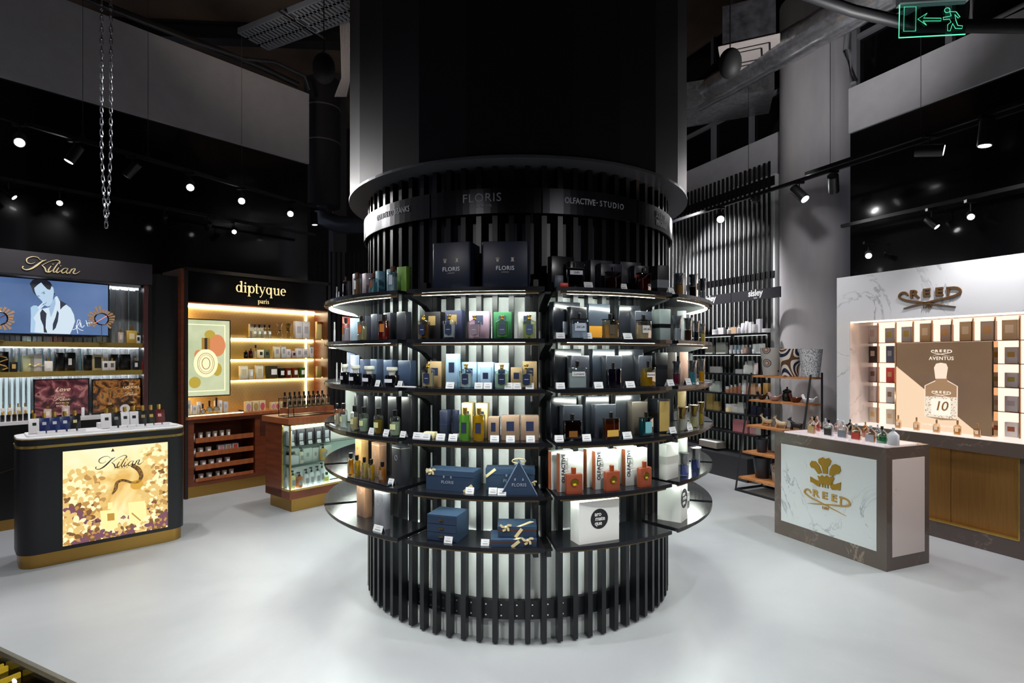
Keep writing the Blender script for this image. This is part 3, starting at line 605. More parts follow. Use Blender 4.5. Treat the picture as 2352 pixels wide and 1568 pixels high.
bx(4, 'A', 791, 22, 82, 1.23, 'tall pale green-white box', 'd4ddd6', d=.07)
cardp(4, 'A', 848, 882, 921, w=12)
ring(4, 'A', 'scent_blotter', 'paper strip', 'white blotter strip lying flat', 762, 22, 3, 1.345, carton, .012, 'e8eaec')
for px, l in [(801, 'd2941e'), (815, 'd9c64a'), (832, 'ddd6a2'), (849, 'd6bd3a'), (874, 'cf8614')]:
    ring(5, 'A', 'perfume_bottle', 'bottle', 'small square bottle with black cap', px, 17 if px < 860 else 20, 49, 1.315, square_bottle, .026, glass='f6f0d8', liquid=l, cap='0c0c0e', caps=.24, capw=.5, fill=.9, label=(.5, .6, .5, '7c6a55'))
ring(5, 'A', 'display_tray', 'tray', 'curved black tray under small yellow bottles', 840, 118, 3, 1.345, carton, .085, '202127', rough=.15)
WD = tex_mat('burnished_copper', 'noise', 6, [(.3, '5a4238'), (.5, '8d6a52'), (.65, '4a4042')], rough=.3, stretch=(1, 1, .3)); WD2 = tex_mat('burnished_gold', 'noise', 5, [(.3, '8a6030'), (.5, 'caa066'), (.7, '6b4a2a')], rough=.3, stretch=(1, 1, .3)); WD3 = tex_mat('burnished_grey', 'noise', 6, [(.3, '3f4048'), (.5, '777880'), (.7, '4c4d55')], rough=.3, stretch=(1, 1, .3))
def slabbox(px, wpx, hpx, r, d, S, m, label):
    phi, x, y = onring(px, r, d); Y = TY - r * cos(phi); w_ = wpx * Y / F; h = hpx * Y / F
    thing('veneer_box', [['box_shell', B().loft([(w_, d, 0), (w_, d, h)], .08).mesh('box_shell', m, True)], ['lid_seam', B().loft([(w_ + .0012, d + .0012, h * .93), (w_ + .0012, d + .0012, h * .94)], .08).mesh('lid_seam', C('b9b4a4', .4))],
          ['round_mark', B().tube([(w_ * .14 * cos(a * pi / 8), -d / 2 - .001, h * .68 + w_ * .14 * sin(a * pi / 8)) for a in range(16)], .001, 5, True).mesh('mark', C('8f8f96', .4))]], (x, y, SH[6 - S] + .0005), R(-47.5), label, 'box', 'veneered boxes')
slabbox(822, 30, 70, 1.22, .05, 5, WD2, 'tall golden wood-look box behind yellow bottles, fifth shelf'); slabbox(862, 36, 76, 1.22, .05, 5, WD, 'tall brown wood-look box behind yellow bottles, fifth shelf'); slabbox(912, 40, 88, 1.28, .06, 5, C('24262c', .35), 'tall black box at bay end, fifth shelf of tower')
slabbox(828, 40, 84, 1.24, .05, 6, WD, 'tall copper-brown box on lowest shelf of tower'); slabbox(870, 40, 88, 1.30, .05, 6, WD3, 'tall grey metallic box on lowest shelf of tower')
cardp(5, 'A', 893, r=1.33, w=12); cardp(6, 'A', 863, r=1.355, w=20)
# --- bay C
K1, K2 = '17181d', '1f2127'
for px, wp, hp, r, lk, c in [(1291, 62, 78, 1.205, 'large black box', K1), (1325, 44, 64, 1.265, 'black box with script label', K1), (1382, 62, 72, 1.205, 'large charcoal box', '2a2d36'), (1405, 60, 62, 1.265, 'charcoal box', '262933'), (1450, 58, 72, 1.205, 'large charcoal box', '262830'), (1475, 44, 62, 1.265, 'charcoal box', '24262e')]:
    bx(1, 'C', px, wp, hp, r, lk, c, d=.05, rough=.3, faced='bay')
for px, wp, hp, g, l, lb in [(1324, 42, 58, '4a6a78', '2a4a58', (.8, .22, .78, 'b9bcc8')), (1413, 40, 51, '9a7878', '5e2c2c', None), (1484, 36, 53, 'b06a2a', '8a4a14', None)]:
    ring(1, 'C', 'perfume_bottle', 'bottle', {1324: 'blue square bottle with script label', 1413: 'dark red square bottle', 1484: 'amber square bottle'}[px], px, wp, hp, 1.34, square_bottle, .04, glass=g, liquid=l, caps=.24, capw=.26, collar='15151a', label=lb, script='Selfie' if lb else None)
bx(1, 'C', 1527, 44, 66, 1.29, 'charcoal box with silver band', '17181c', d=.07, band=(.22, .5, '7d8088'), faced='bay')
ring(1, 'C', 'small_card', 'card', 'small red and white card', 1296, 20, 10, 1.34, carton, .01, 'c8322a'); bx(1, 'C', 1284, 22, 30, 1.30, 'small slate carton', '3a4352', d=.02)
for px, wp, hp, r, lk, c, lb in [(1300, 72, 86, 1.205, 'large glossy black box', '1a1e26', (.3, .35, .3, 'aab4c6')), (1328, 48, 74, 1.265, 'black box', '1c1d22', None), (1377, 60, 82, 1.19, 'glossy box printed with sunset', '39404c', (.95, .32, .22, 'c98a2e')), (1448, 60, 80, 1.205, 'large charcoal box', '23252c', None), (1480, 50, 66, 1.265, 'charcoal box with square', '3b3f48', (.4, .25, .6, '0d0e12'))]:
    bx(2, 'C', px, wp, hp, r, lk, c, d=.05, rough=.18, label=lb, faced='bay')
for px, wp, hp, g, l, lb in [(1333, 42, 59, 'eef4fa', 'dce8f4', (.7, .4, .6, 'c4d2e2')), (1406, 40, 58, 'e8e2d0', 'c9b890', (.4, .5, .5, '5a5348')), (1484, 38, 57, 'f4f0e6', 'e6dcc2', (.6, .4, .55, 'd8dcd8'))]:
    ring(2, 'C', 'perfume_bottle', 'bottle', {1333: 'clear square bottle, blue print', 1406: 'beige-tinted square bottle, round print', 1484: 'clear square bottle, script print'}[px], px, wp, hp, 1.34, square_bottle, .04, glass=g, liquid=l, caps=.24, capw=.25, collar='15151a', label=lb, script='Still Life' if px != 1406 else None)
bx(2, 'C', 1532, 44, 72, 1.28, 'mint-grey tall box, black band', '8e9c9c', d=.08, band=(.4, .53, '16171b'), faced='bay')
for px, wp, hp, r, lk, c in [(1303, 72, 88, 1.205, 'large black box', '16181d'), (1332, 52, 74, 1.265, 'dark grey box', '2c2e36'), (1387, 62, 86, 1.205, 'large slate box', '272c36'), (1411, 48, 72, 1.265, 'dark grey box', '2b2e35'), (1451, 68, 84, 1.205, 'large charcoal box', '23252b'), (1484, 42, 70, 1.265, 'dark grey box', '30323a')]:
    bx(3, 'C', px, wp, hp, r, lk, c, d=.05, rough=.22, faced='bay')
for px, wp, hp, g, l, lb in [(1329, 46, 63, 'eef3f4', 'dde4e4', (.72, .22, .7, 'd4d8d8')), (1413, 38, 58, '8a8094', '4c3c5e', None), (1495, 36, 59, 'f0ecc0', 'c4a21c', (.7, .24, .62, 'ddd9d2'))]:
    ring(3, 'C', 'perfume_bottle', 'bottle', {1329: 'rounded clear bottle with script label', 1413: 'dark violet square bottle', 1495: 'yellow square bottle with script label'}[px], px, wp, hp, 1.34, square_bottle, .04, glass=g, liquid=l, caps=.24, capw=.22, label=lb, script={1329: 'Lumiere', 1495: 'Panorama'}.get(px))
bx(3, 'C', 1524, 50, 74, 1.25, 'tall black box with thin band', '15161b', d=.09, band=(.48, .62, '1f2026'), faced='bay')
for px, wp, hp, r, lk, c in [(1293, 70, 94, 1.205, 'large black box', '191c22'), (1315, 54, 78, 1.265, 'dark grey box', '2c3038'), (1372, 64, 92, 1.205, 'large slate box', '24272e'), (1391, 58, 76, 1.265, 'dark grey box', '2b2f37'), (1444, 68, 90, 1.205, 'large charcoal box', '25282d'), (1471, 46, 76, 1.265, 'bronze-grey box', '4a443e')]:
    bx(4, 'C', px, wp, hp, r, lk, c, d=.05, rough=.22, faced='bay')
for px, wp, hp, g, l, lb in [(1317, 44, 62, '8a7466', '5a3216', (.5, .3, .35, '7a4f1e')), (1408, 41, 62, 'c49a5c', '9a6a24', (.8, .32, .3, 'c9a44e')), (1490, 36, 56, '9cc8cc', '3a8a94', (.6, .6, .5, '6fb4bc'))]:
    ring(4, 'C', 'perfume_bottle', 'bottle', {1317: 'dark brown square bottle', 1408: 'amber square bottle, gold label', 1490: 'teal square bottle'}[px], px, wp, hp, 1.34, square_bottle, .04, glass=g, liquid=l, caps=.24, capw=.25, collar='15151a', label=lb)
bx(4, 'C', 1530, 50, 76, 1.29, 'black and gold paned box', '14161c', d=.09, band=(.49, .6, '2a241c'), label=(.8, .9, .5, 'a08a50'), faced='bay')
for S, ps in ((1, (1354, 1434)), (2, (1289, 1352, 1446)), (3, (1289, 1378, 1452)), (4, (1286, 1350, 1445))): cardp(S, 'C', *ps, w=20)
vt = (('OLFACTIVE', .14, .62, '1c1c20', R(-90), -.36, .02), ('STUDIO', .14, .64, 'b9bcbe', R(-90), -.22, -.004))
for i, (px, wp, hp) in enumerate([(1312, 62, 88), (1394, 60, 88), (1463, 58, 84)]):
    bx(5, 'C', px, wp, hp, 1.285, 'white box, brown side, vertical lettering', 'c2c6c3', d=.04, txt=vt, side='8d4b2c', faced='bay')
    bx(5, 'C', px - 22, wp - 4, hp, 1.225, 'white box, brown side, behind another', 'dde1de', d=.04, side='8d4b2c', faced='bay')
for px, wp, hp in [(1320, 43, 60), (1409, 40, 59), (1485, 36, 58)]: ring(5, 'C', 'leather_bottle', 'bottle', 'brown leather-clad bottle with round window', px, wp, hp, 1.345, leather_flask, .035)
DK = C('26272b', .4); wt = C('f2f3f2', .4)
def disc_box(px, wpx, hpx, r, d, S, bay, label):
    phi, x, y = onring(px, r, d); Y = TY - r * cos(phi); rot = R(BAY[bay][1]); view = abs(rot + math.atan2(x, y))
    W = wpx * Y / F; w_ = max((W - d * sin(view)) / cos(view), .12); h = hpx * Y / F
    cx, cz, rr = -w_ * .0, h * .56, h * .24
    P = [['box_body', box(-w_ / 2, w_ / 2, -d / 2, d / 2, 0, h).mesh('box_body', C('e9ece8', .45))], ['disc_logo', B().rings([[(cx + rr * cos(2 * pi * i / 32), yy, cz + rr * sin(2 * pi * i / 32)) for i in range(32)] for yy in (-d / 2 - .001, -d / 2 - .0001)]).mesh('disc_logo', DK), None,
         [['lettering', tmove(text_mesh('lettering', s, h * .145, wt, .01, .92, depth=.0005), cx + dx * h, -d / 2 - .0016, cz + dz * h)] for s, dx, dz in (('aro', -.04, .115), ('mate', .02, .005), ('que', -.03, -.105))]]]
    thing('logo_box', P, (x, y, SH[6 - S] + .0005), rot, label, 'box', 'white boxes with round black logo')
disc_box(1375, 112, 96, 1.33, .09, 6, 'C', 'large white box with black round logo, centre-right bay'); disc_box(1570, 66, 92, 1.31, .14, 6, 'D', 'white box with black round logo, far-right bay')
# --- bay D
for S, L in {1: [(1570, 25, 52, 'b8935a', '9a9aa0'), (1601, 22, 56, '1d1a1e', '8f9096'), (1624, 18, 58, 'b0b2ba', 'a4a5aa')], 2: [(1565, 26, 58, 'aeb4bc', 'b0b2b8'), (1590, 22, 54, '4a2c14', 'a8a6a6'), (1609, 16, 48, '22303a', 'c0bcb4'), (1624, 13, 44, 'c9b94e', 'c4bcae')],
             3: [(1563, 23, 56, '6a1430', '6f7078'), (1600, 22, 54, '4fa3b4', '8f9098'), (1621, 17, 54, 'd99a10', '9a9aa0')], 4: [(1577, 26, 55, 'd8dccf', 'c8a03c'), (1604, 26, 53, 'd9cf9a', 'c8a03c'), (1620, 16, 52, 'c9ab3c', 'c8a03c')],
             5: [(1581, 26, 54, '7480cf', 'b9b3ac'), (1607, 25, 54, '3a478f', 'b9b3ac')]}.items():
    for px, wp, hp, l, c in L: ring(S, 'D', 'flared_bottle', 'bottle', 'flared glass bottle, ' + {'b8935a': 'tan', '1d1a1e': 'black', 'b0b2ba': 'clear', 'aeb4bc': 'clear', '4a2c14': 'dark brown', '22303a': 'dark teal', 'c9b94e': 'yellow', '6a1430': 'wine-red', '4fa3b4': 'turquoise', 'd99a10': 'orange-yellow', 'd8dccf': 'clear', 'd9cf9a': 'pale gold', 'c9ab3c': 'gold', '7480cf': 'lilac-blue', '3a478f': 'deep blue'}[l] + ' content', px, wp, hp, 1.33, flared_beaker, .05, liquid=l, collar=c)
for S, L in {1: [(1572, 30, 55, 1.23, 'dark grey glossy box', '6b6b72', {})], 2: [(1575, 22, 72, 1.22, 'silver-grey tall box', 'a6aaae', {}), (1598, 22, 66, 1.22, 'charcoal tall box', '3d4046', {})],
             3: [(1553, 16, 72, 1.24, 'brown-grey tall box', '6a625f', {}), (1580, 16, 70, 1.24, 'rose-beige tall box', 'c9a090', {}), (1600, 14, 64, 1.24, 'charcoal tall box', '2c2d33', {})],
             4: [(1575, 26, 80, 1.20, 'gold-trimmed tall box', '8f7a52', {})], 5: [(1545, 44, 80, 1.30, 'white tall box with thin band', 'dfe4dd', dict(band=(.44, .66, 'd3d8d2'))), (1577, 30, 84, 1.21, 'white tall box, behind bottles', 'dde3dc', {})]}.items():
    for px, wp, hp, r, lk, c, k in L: bx(S, 'D', px, wp, hp, r, lk, c, d=.05, **k)
cardp(1, 'D', 1548, w=12); cardp(3, 'D', 1546, 1587, w=14); cardp(4, 'D', 1551, 1590, w=14)
ring(6, 'D', 'round_ornament', 'ornament', 'round white ball-shaped ornament', 1611, 14, 20, 1.22, plain, .03, 'jar', 'f2f2f2', .3)
flush_rows()
print('tower goods ok', len(bpy.data.objects))
# ================================================================ black and gold bay with the video screen (left wall)
SCRIPT_K = [([(268, 208), (238, 222), (208, 205), (210, 172), (250, 153), (290, 160), (306, 182), (335, 190)], [3, 4, 7, 9, 6, 4, 3, 4]),
    ([(352, 182), (318, 200), (282, 235), (240, 268), (200, 279), (174, 262), (182, 246)], [4, 10, 15, 13, 8, 6, 10]),
    ([(456, 222), (458, 195), (430, 182), (375, 200), (318, 238)], [5, 8, 6, 4, 3]), ([(318, 232), (342, 262), (352, 295), (380, 302), (402, 280)], [4, 11, 11, 5, 3]),
    ([(392, 240), (372, 275), (372, 298), (400, 285)], [5, 10, 9, 3]), ([(404, 220), (407, 226)], [9, 9]), ([(458, 195), (430, 240), (408, 285), (415, 302), (440, 285)], [4, 9, 10, 8, 3]),
    ([(452, 255), (434, 288), (440, 306), (470, 285)], [5, 10, 9, 3]), ([(464, 236), (467, 242)], [9, 9]),
    ([(524, 268), (498, 262), (472, 290), (482, 310), (508, 294), (526, 264)], [4, 5, 9, 8, 4, 4]), ([(526, 264), (510, 296), (520, 313), (544, 296)], [5, 10, 9, 3]),
    ([(556, 268), (534, 314)], [6, 11]), ([(540, 304), (566, 268), (582, 272), (566, 306), (580, 316), (602, 308), (622, 290)], [3, 5, 9, 10, 9, 5, 3])]
def script_logo(width, y0, y1, slope=.11):
    b = B(); s = width / 450
    for pts, wd in SCRIPT_K: b.ribbon([((x - 398) * s, -(yy - slope * (x - 398) - 232) * s) for x, yy in pts], [q * s for q in wd], y0, y1, 6)
    return b
xL, xR = -2.55, LF.x(349)
KG = C('d9b866', .25, .85); MIR = C('e3eaec', .12, .75)
wallm = C('17141a', .4); KH = C('221e25', .45)
mirr = B()
for i in range(26):
    x = xL + .06 + i * (xR - xL - .1) / 26
    mirr.box(x, x + .03, .300 + .01 * (i % 2), .318, .98, 2.34)
    mirr.box(x + .034, x + .07, .312, .318, .98, 2.34)
kil = thing('wall_display', [('cabinet_body', B().box(xL, xR, .0, .55, .10, .97).box(xL, xR, .32, .55, .97, 2.36).box(xR - .03, xR, .0, .55, .97, 2.36).box(xR, -.02, .10, .55, 0, 2.50).mesh('cabinet_body', BLK)),
    ('header', box(xL, xR, -.01, .55, 2.365, 2.585).mesh('header', KH), 'dark header board with gold script lettering', [['lettering', script_logo(LF.x(183) - LF.x(50), -.02, -.0105).xf(Matrix.Translation(((LF.x(183) + LF.x(50)) / 2, 0, 2.475))).mesh('lettering', C('f0dcaa', .3, .3))]]),
    ('mirror_strips', mirr.mesh('mirror_strips', MIR)),
    ('mirror_backing', box(xL, xR - .03, .3185, .32, .97, 2.36).mesh('backing', C('b9c8cc', .35, .2))),
    ('mirror_frieze', B().box(xL, xR - .03, .06, .30, 2.335, 2.365).mesh('frieze', CHROME)),
    ('plinth', box(xL, xR, .02, .5, 0, .10).mesh('plinth', BRASS)),
    ('worktop', box(xL, xR, -.06, .32, .97, 1.0).mesh('worktop', C('e3e0e2', .25))),
    ('side_strip', box(xR - .075, xR - .035, .0, .04, 1.0, 2.365).mesh('side_strip', C('4a2a2c', .3)))],
    LF.w(0, 0), LF.r, 'black wall bay with gold script header, screen and mirrored shelving', 'shop display')
for z in (1.74, 1.455):
    s = link('gold_shelf', box(xL, xR - .03, .03, .30, z - .05, z).mesh('gold_shelf', KG), kil)
    link('led_strip', box(xL, xR - .05, .26, .27, z - .056, z - .0505).mesh('led_strip', E('f4f6ff', 26)), s)
link('led_strip', box(xL, xR - .05, .25, .26, 2.325, 2.331).mesh('led_strip', E('f4f6ff', 4)), kil)
link('panel_line', B().box(-1.95, -1.94, -.002, 0, .1, .95).ribbon([(-2.2, .35), (-1.25, .62)], .006, -.003, 0, spline=False).mesh('panel_line', BRASS), kil)
for i in range(13): x = LF.x(-8 + i * 17.5, .29); link('beaded_light', box(x - .006, x + .006, .288, .294, 1.46, 1.685).mesh('beaded_light', tex_mat('beaded_glow', 'wave', 9, [(.35, '30484e'), (.6, 'd6f4fa')], emit=1.1, stretch=(0, 0, 1))), kil)
for i in range(6): x = LF.x(2 + i * 13, .29); link('beaded_light', box(x - .009, x + .009, .288, .294, 1.0, 1.39).mesh('glass_rod_light', E('cfe6ec', .8)), kil)
# video screen with the portrait: flat shapes of the picture
sx0, sx1 = LF.x(-12), LF.x(248, .05); sz0, sz1 = LF.z(248, 770, .05), LF.z(248, 655, .05)
U = (LF.x(250, .05) - LF.x(0, .05))
def PX(x, y):  # picture coordinates of the 2nd zoom (x 0..2038 = 260 px) to the screen plane
    px = x * 260 / 2038; py = 600 + y * 200 / 1568
    return (LF.x(px, .05), LF.z(px, py, .05))
scr = [('screen_body', box(sx0 - .01, sx1 + .012, .05, .09, sz0 - .012, sz1 + .012).mesh('screen_body', C('101013', .2)), None,
   [['screen_image', box(sx0, sx1, .0485, .05, sz0, sz1).mesh('screen_image', tex_mat('screen_blue', 'noise', .9, [(.3, '33507e'), (.5, '5a7cb2'), (.75, '7c9acc')], emit=.72))]])]
def shape(name, pts, col, k, e=1.0): scr.append((name, B().prism([PX(*p) for p in pts], .0485 - .0004 * k, .0485 - .0004 * (k - 1)).mesh(name, E(col, e))))
shape('pictured_shirt', [(550, 1280), (555, 1000), (640, 960), (690, 870), (780, 850), (880, 830), (960, 760), (990, 640), (1030, 625), (1075, 720), (1180, 770), (1270, 840), (1330, 960), (1350, 1080), (1310, 1200), (1260, 1310), (900, 1300)], 'd5e6f4', 1, .95)
shape('pictured_vest', [(760, 860), (720, 930), (730, 1040), (780, 1160), (790, 1280), (850, 1285), (820, 1200), (825, 1060), (838, 940)], '141c30', 2)
shape('pictured_vest_lapel', [(1030, 880), (1000, 1000), (950, 1130), (948, 1250), (1000, 1200), (1040, 1080), (1058, 930)], '1b2540', 2)
shape('pictured_vest_shoulder', [(1080, 700), (1200, 770), (1130, 820), (1085, 870)], '1b2338', 2)
shape('pictured_hair', [(535, 400), (590, 330), (700, 320), (830, 335), (900, 370), (935, 430), (960, 520), (990, 600), (950, 600), (880, 560), (650, 620), (600, 560), (560, 460)], '0d1220', 2)
shape('pictured_face', [(615, 480), (680, 420), (740, 380), (790, 440), (850, 500), (900, 515), (930, 445), (960, 480), (970, 560), (955, 640), (950, 720), (900, 800), (860, 815), (800, 790), (750, 710), (700, 660), (655, 610), (625, 540)], 'b9d3ea', 3, .95)
shape('pictured_neck', [(880, 850), (955, 700), (990, 640), (1000, 760), (960, 900), (915, 1010)], '9dbad8', 3)
shape('pictured_brow', [(735, 585), (780, 550), (815, 548), (780, 565)], '1c2a44', 4); shape('pictured_eye', [(770, 590), (795, 568), (812, 572), (800, 588)], '44608a', 4)
shape('pictured_far_brow', [(660, 622), (690, 618), (725, 628), (690, 632)], '2a3a58', 4); shape('pictured_mouth', [(775, 765), (810, 752), (850, 720), (820, 770)], '7f9cc0', 4)
shape('pictured_hand', [(550, 830), (600, 795), (660, 795), (690, 830), (710, 870), (680, 900), (640, 960), (600, 1020), (640, 1090), (620, 1280), (560, 1280), (556, 1000)], 'a9c8e4', 3)
shape('pictured_finger', [(670, 830), (780, 730), (790, 745), (700, 850)], 'd5e6f6', 5); shape('pictured_finger', [(690, 860), (770, 780), (800, 790), (740, 850), (700, 885)], 'c4dcf0', 5)
sg = B()
for pts in ([(1300, 1230), (1360, 1210), (1440, 1080), (1400, 1060), (1380, 1180), (1400, 1300)], [(1360, 1160), (1440, 1230), (1500, 1245)], [(1440, 1180), (1450, 1100), (1470, 1190), (1520, 1150)], [(1545, 1060), (1580, 1170)], [(1600, 1060), (1610, 1170)], [(1550, 1120), (1640, 1090)], [(1610, 1150), (1650, 1100), (1680, 1120)]):
    sg.ribbon([PX(*p) for p in pts], .005, .0462, .0468, 5)
scr.append(('signature', sg.mesh('signature', E('f0f6ff', 1.0))))
thing('video_screen', [list(p) for p in scr], LF.w(0, 0), LF.r, 'wide blue screen showing a man in white shirt and dark vest', 'screen')
# gilt sunburst ornaments
def sunburst(px, py, rad, label, open_=False):
    b = B(); n = 22; random.seed(int(px) + 50)
    for i in range(n):
        a = 2 * pi * i / n
        if open_ and 60 < math.degrees(a) < 115: continue
        L = rad * random.uniform(.75, 1.05); k = len(b.v); b.ribbon([(rad * .45, 0), (L, 0)], [rad * .08, rad * .17], -.003, .003, spline=False); b.xf(Matrix.Rotation(a, 4, 'Y'), k)
    ring_ = B().tube([(rad * .47 * cos(2 * pi * i / 24), 0, rad * .47 * sin(2 * pi * i / 24)) for i in range(24)], rad * .05, 6, True)
    x, z = LF.x(px, .0), LF.z(px, py, .0)
    thing('sunburst_ornament', [['gilt_rays', b.mesh('gilt_rays', C('e0b080', .35, .4))], ['ring', ring_.mesh('ring', C('2a1a14', .2, .6))], ['stem', B().tube([(0, .0, -rad * .45), (0, 0, 1.741 - z)], .004, 6).mesh('stem', KG)], ['foot', B().lathe([(rad * .3, 1.7405 - z), (rad * .3, 1.746 - z)], 16).mesh('foot', KG)],
          ['arrow', B().tube([(-rad * .5, -.004, -rad * .4), (rad * .35, -.004, rad * .25)], .004, 6).mesh('arrow', C('a85038', .3, .8))]], LF.w(x, .04, z), LF.r, label, 'ornament', 'gilt sunburst ornaments')
sunburst(-1, 730, .13, 'gilt sunburst ornament before dark end of video screen'); sunburst(236, 732, .125, 'gilt sunburst ornament at signature corner of video screen', True)
lrows = {}; VCF = [None]
def wallitem(fr, place, name, cat, look, px, py, wp, hp, y, fn, d, *a, z=None, **k): lrows.setdefault((place, name), []).append((px, py, wp, hp, y, fr, cat, look, fn, d, a, k, z))
def flush_wall():
    for (place, name), L in lrows.items():
        L.sort(key=lambda t: t[0])
        for i, (px, py, wp, hp, y, fr, cat, look, fn, d, a, k, z) in enumerate(L):
            x = fr.x(px, y); x = max(x, wp * .0026 + .018) if fr is VCF[0] else x; Y = fr.dep(px, y); zz = (z if z is not None else fr.z(px, py, y)) + .0005
            wm = fr.x(px + wp / 2, y) - fr.x(px - wp / 2, y); wm *= .92; h = hp * Y / F
            if fn in (flared_beaker, inkwell, round_bottle, price_card, candle, pump_bottle): parts = fn(q3(wm), q3(h), *a, **k)
            elif fn is plain: parts = fn(a[0], q3(wm), d, q3(h), *a[1:], **k)
            elif fn is tapered_pot: parts = fn(q3(wm), q3(h), *a, **k)
            elif fn is None: parts = a[0](q3(wm), d, q3(h))
            else: parts = fn(q3(wm), d, q3(h), *a, **k)
            thing(name, parts, fr.w(x, y + d / 2, zz), fr.r, f"{look}, {ORD[i]} from left, {place}" if len(L) > 1 else f"{look}, {place}", cat, f"{name.replace('_', ' ')} items, {place}" if len(L) > 1 else None)
    lrows.clear()
def KB(place, px, hp, wp, col, lab, y, z, look, py=0, cap='c9a24e', w3=.03): wallitem(LF, place, 'perfume_bottle', 'bottle', look, px, py, wp, hp, y, square_bottle, w3, '!' + col, z=z, cap=cap, capmetal=.9, caps=.24, capw=.3, capround=False, label=(.5, .45, .55, lab))
P = 'upper gold shelf of screen bay'
for px, hp, wp, col, lb in [(278, 32, 14, 'b9a9a0', 'd8cfc6'), (303, 38, 26, 'c9a24a', 'f2e2b0'), (318, 24, 12, 'e6e6e6', '333333')]: KB(P, px, hp, wp, col, lb, .1, 1.74, 'gold-toned square bottle' if wp > 20 else 'small pale square bottle')
P = 'lower gold shelf of screen bay'
for px, wp, hp, c, lk, extra in [(8, 26, 46, '0c0c0f', 'black box with gold snake', 1), (66, 30, 37, 'd8dcae', 'pale yellow-green box', 0), (83, 31, 39, 'e3ddd6', 'cream box with snake clasp', 2), (137, 20, 42, '0c0b0d', 'black lacquer box', 0), (161, 28, 42, '0b0a0c', 'black box with white half-moon', 3), (203, 18, 36, '0a0a0c', 'black box', 0), (225, 28, 36, 'c9b98a', 'checked gold box', 4), (262, 20, 36, '141012', 'black box', 0), (288, 26, 36, '0c0b0d', 'black box with eye emblem', 5)]:
    wallitem(LF, P, 'perfume_box', 'box', lk, px, 0, wp, hp, .10, carton, .06, c, z=1.455, label={3: (.3, .35, .5, 'efeae2'), 4: (.6, .7, .5, '2a2620')}.get(extra), rough=.25)
for px, wp, hp, c, lb in [(32, 19, 30, '0d0d10', 'cfa860'), (112, 21, 31, 'e0d8cf', 'f2ece2'), (243, 16, 28, 'e6e0d8', '3a3a3a'), (258, 16, 28, 'ddd6cc', '6a6a60'), (313, 14, 28, '101014', 'e0e0e0'), (330, 8, 24, '7a1418', 'e0c080')]:
    KB(P, px, hp, wp, c, lb, .035, 1.455, 'black square bottle' if c in ('0d0d10', '101014') else 'small red square bottle' if c == '7a1418' else 'cream square bottle', w3=.028)
for px, px2, nm in ((8, 0, 'snake'),):
    x = LF.x(10, .0); 
    thing('snake_ornament', [['snake_body', B().tube([(.04 * sin(t * 1.25) , .0, .02 + t * .016) for t in range(10)], .006, 8).mesh('snake_body', C('d9b06a', .3, .8), True)]], LF.w(x, .085, 1.456), LF.r, 'gold snake relief on the black box under the screen', 'ornament')
thing('snake_clasp', [['snake_body', B().tube([(-.06 + t * .013, 0, .06 + .008 * sin(t * 1.3)) for t in range(10)], .003, 6).mesh('snake_clasp', GOLD, True)]], LF.w(LF.x(83, .1), .09, 1.456), LF.r, 'thin gold snake across the cream box', 'ornament')
# lit posters under the shelves
ROSE = tex_mat('rose_print', 'noise', 7, [(.28, '1c0a0e'), (.42, '4a1822'), (.54, '8a3f4a'), (.64, 'c98a86'), (.72, '5a1a22')], emit=.5, dist=2.2, detail=5)
BAROQ = tex_mat('amber_print', 'noise', 11, [(.3, '160c08'), (.42, '3a2012'), (.52, '9a5a22'), (.6, 'c98a3c'), (.66, '2a1810'), (.75, 'd9b48a')], emit=.5, dist=1.6, detail=6)
def poster(px0, px1, py0, py1, m, texts, label, y=.13):
    x0, x1 = LF.x(px0, y), LF.x(px1, y); z1 = LF.z((px0 + px1) / 2, py0, y); z0 = 1.0005
    P = [['frame', box(x0 - .012, x1 + .012, y, y + .02, z0, z1 + .012).mesh('poster_frame', C('140f10', .2))], ['print', box(x0, x1, y - .0015, y, z0 + .02, z1).mesh('poster_print', m)]]
    for s, sz, fx, fz, sh in texts:
        me = script_logo(sz, y - .003, y - .0018).mesh('lettering', E('f0d9b0', .8)) if s == 'K' else text_mesh('lettering', s, sz, E('f0d9b0', .8), 0, 1, shear=sh)
        P.append(['lettering', tmove(me, x0 + (x1 - x0) * fx, 0 if s == 'K' else y - .003, z0 + (z1 - z0) * fz)])
    thing('lit_poster', P, LF.w(0, 0), LF.r, label, 'poster', 'lit posters under gold shelves')
poster(80, 202, 872, 960, ROSE, [('Love', .06, .5, .74, .5), ('by', .02, .5, .62, .3), ('K', .14, .5, .5, 0), ("don't be shy", .022, .5, .38, 0), ('EXTREME', .022, .5, .3, 0)], 'lit poster of dark pink roses in the screen bay')
poster(214, 322, 872, 960, BAROQ, [('THE', .022, .8, .86, 0), ('LIQUORS', .036, .8, .76, 0), ('by', .014, .8, .68, 0), ('K', .12, .8, .58, 0)], 'lit poster of golden painted figures in the screen bay')
P = 'white worktop under rose poster'
for px, hp, wp, dz in [(110, 28, 19, 0), (152, 34, 19, 0)]: KB(P, px, hp, wp, 'c4a9a4', 'e8dcc8', .05, 1.0, 'dusty pink square bottle')
wallitem(LF, P, 'white_stick', 'box', 'slim white upright box', 191, 0, 7, 20, .05, carton, .02, 'eceaea', z=1.0)
P = 'worktop under golden poster'
for px in (253, 305): wallitem(LF, P, 'cut_glass_bottle', 'bottle', 'cut-glass square bottle', px, 0, 19, 26, .05, square_bottle, .03, 'd9d2b8', z=1.0, liquid='b8a070', cap='c9b080', caps=.16, capw=.5, capround=False)
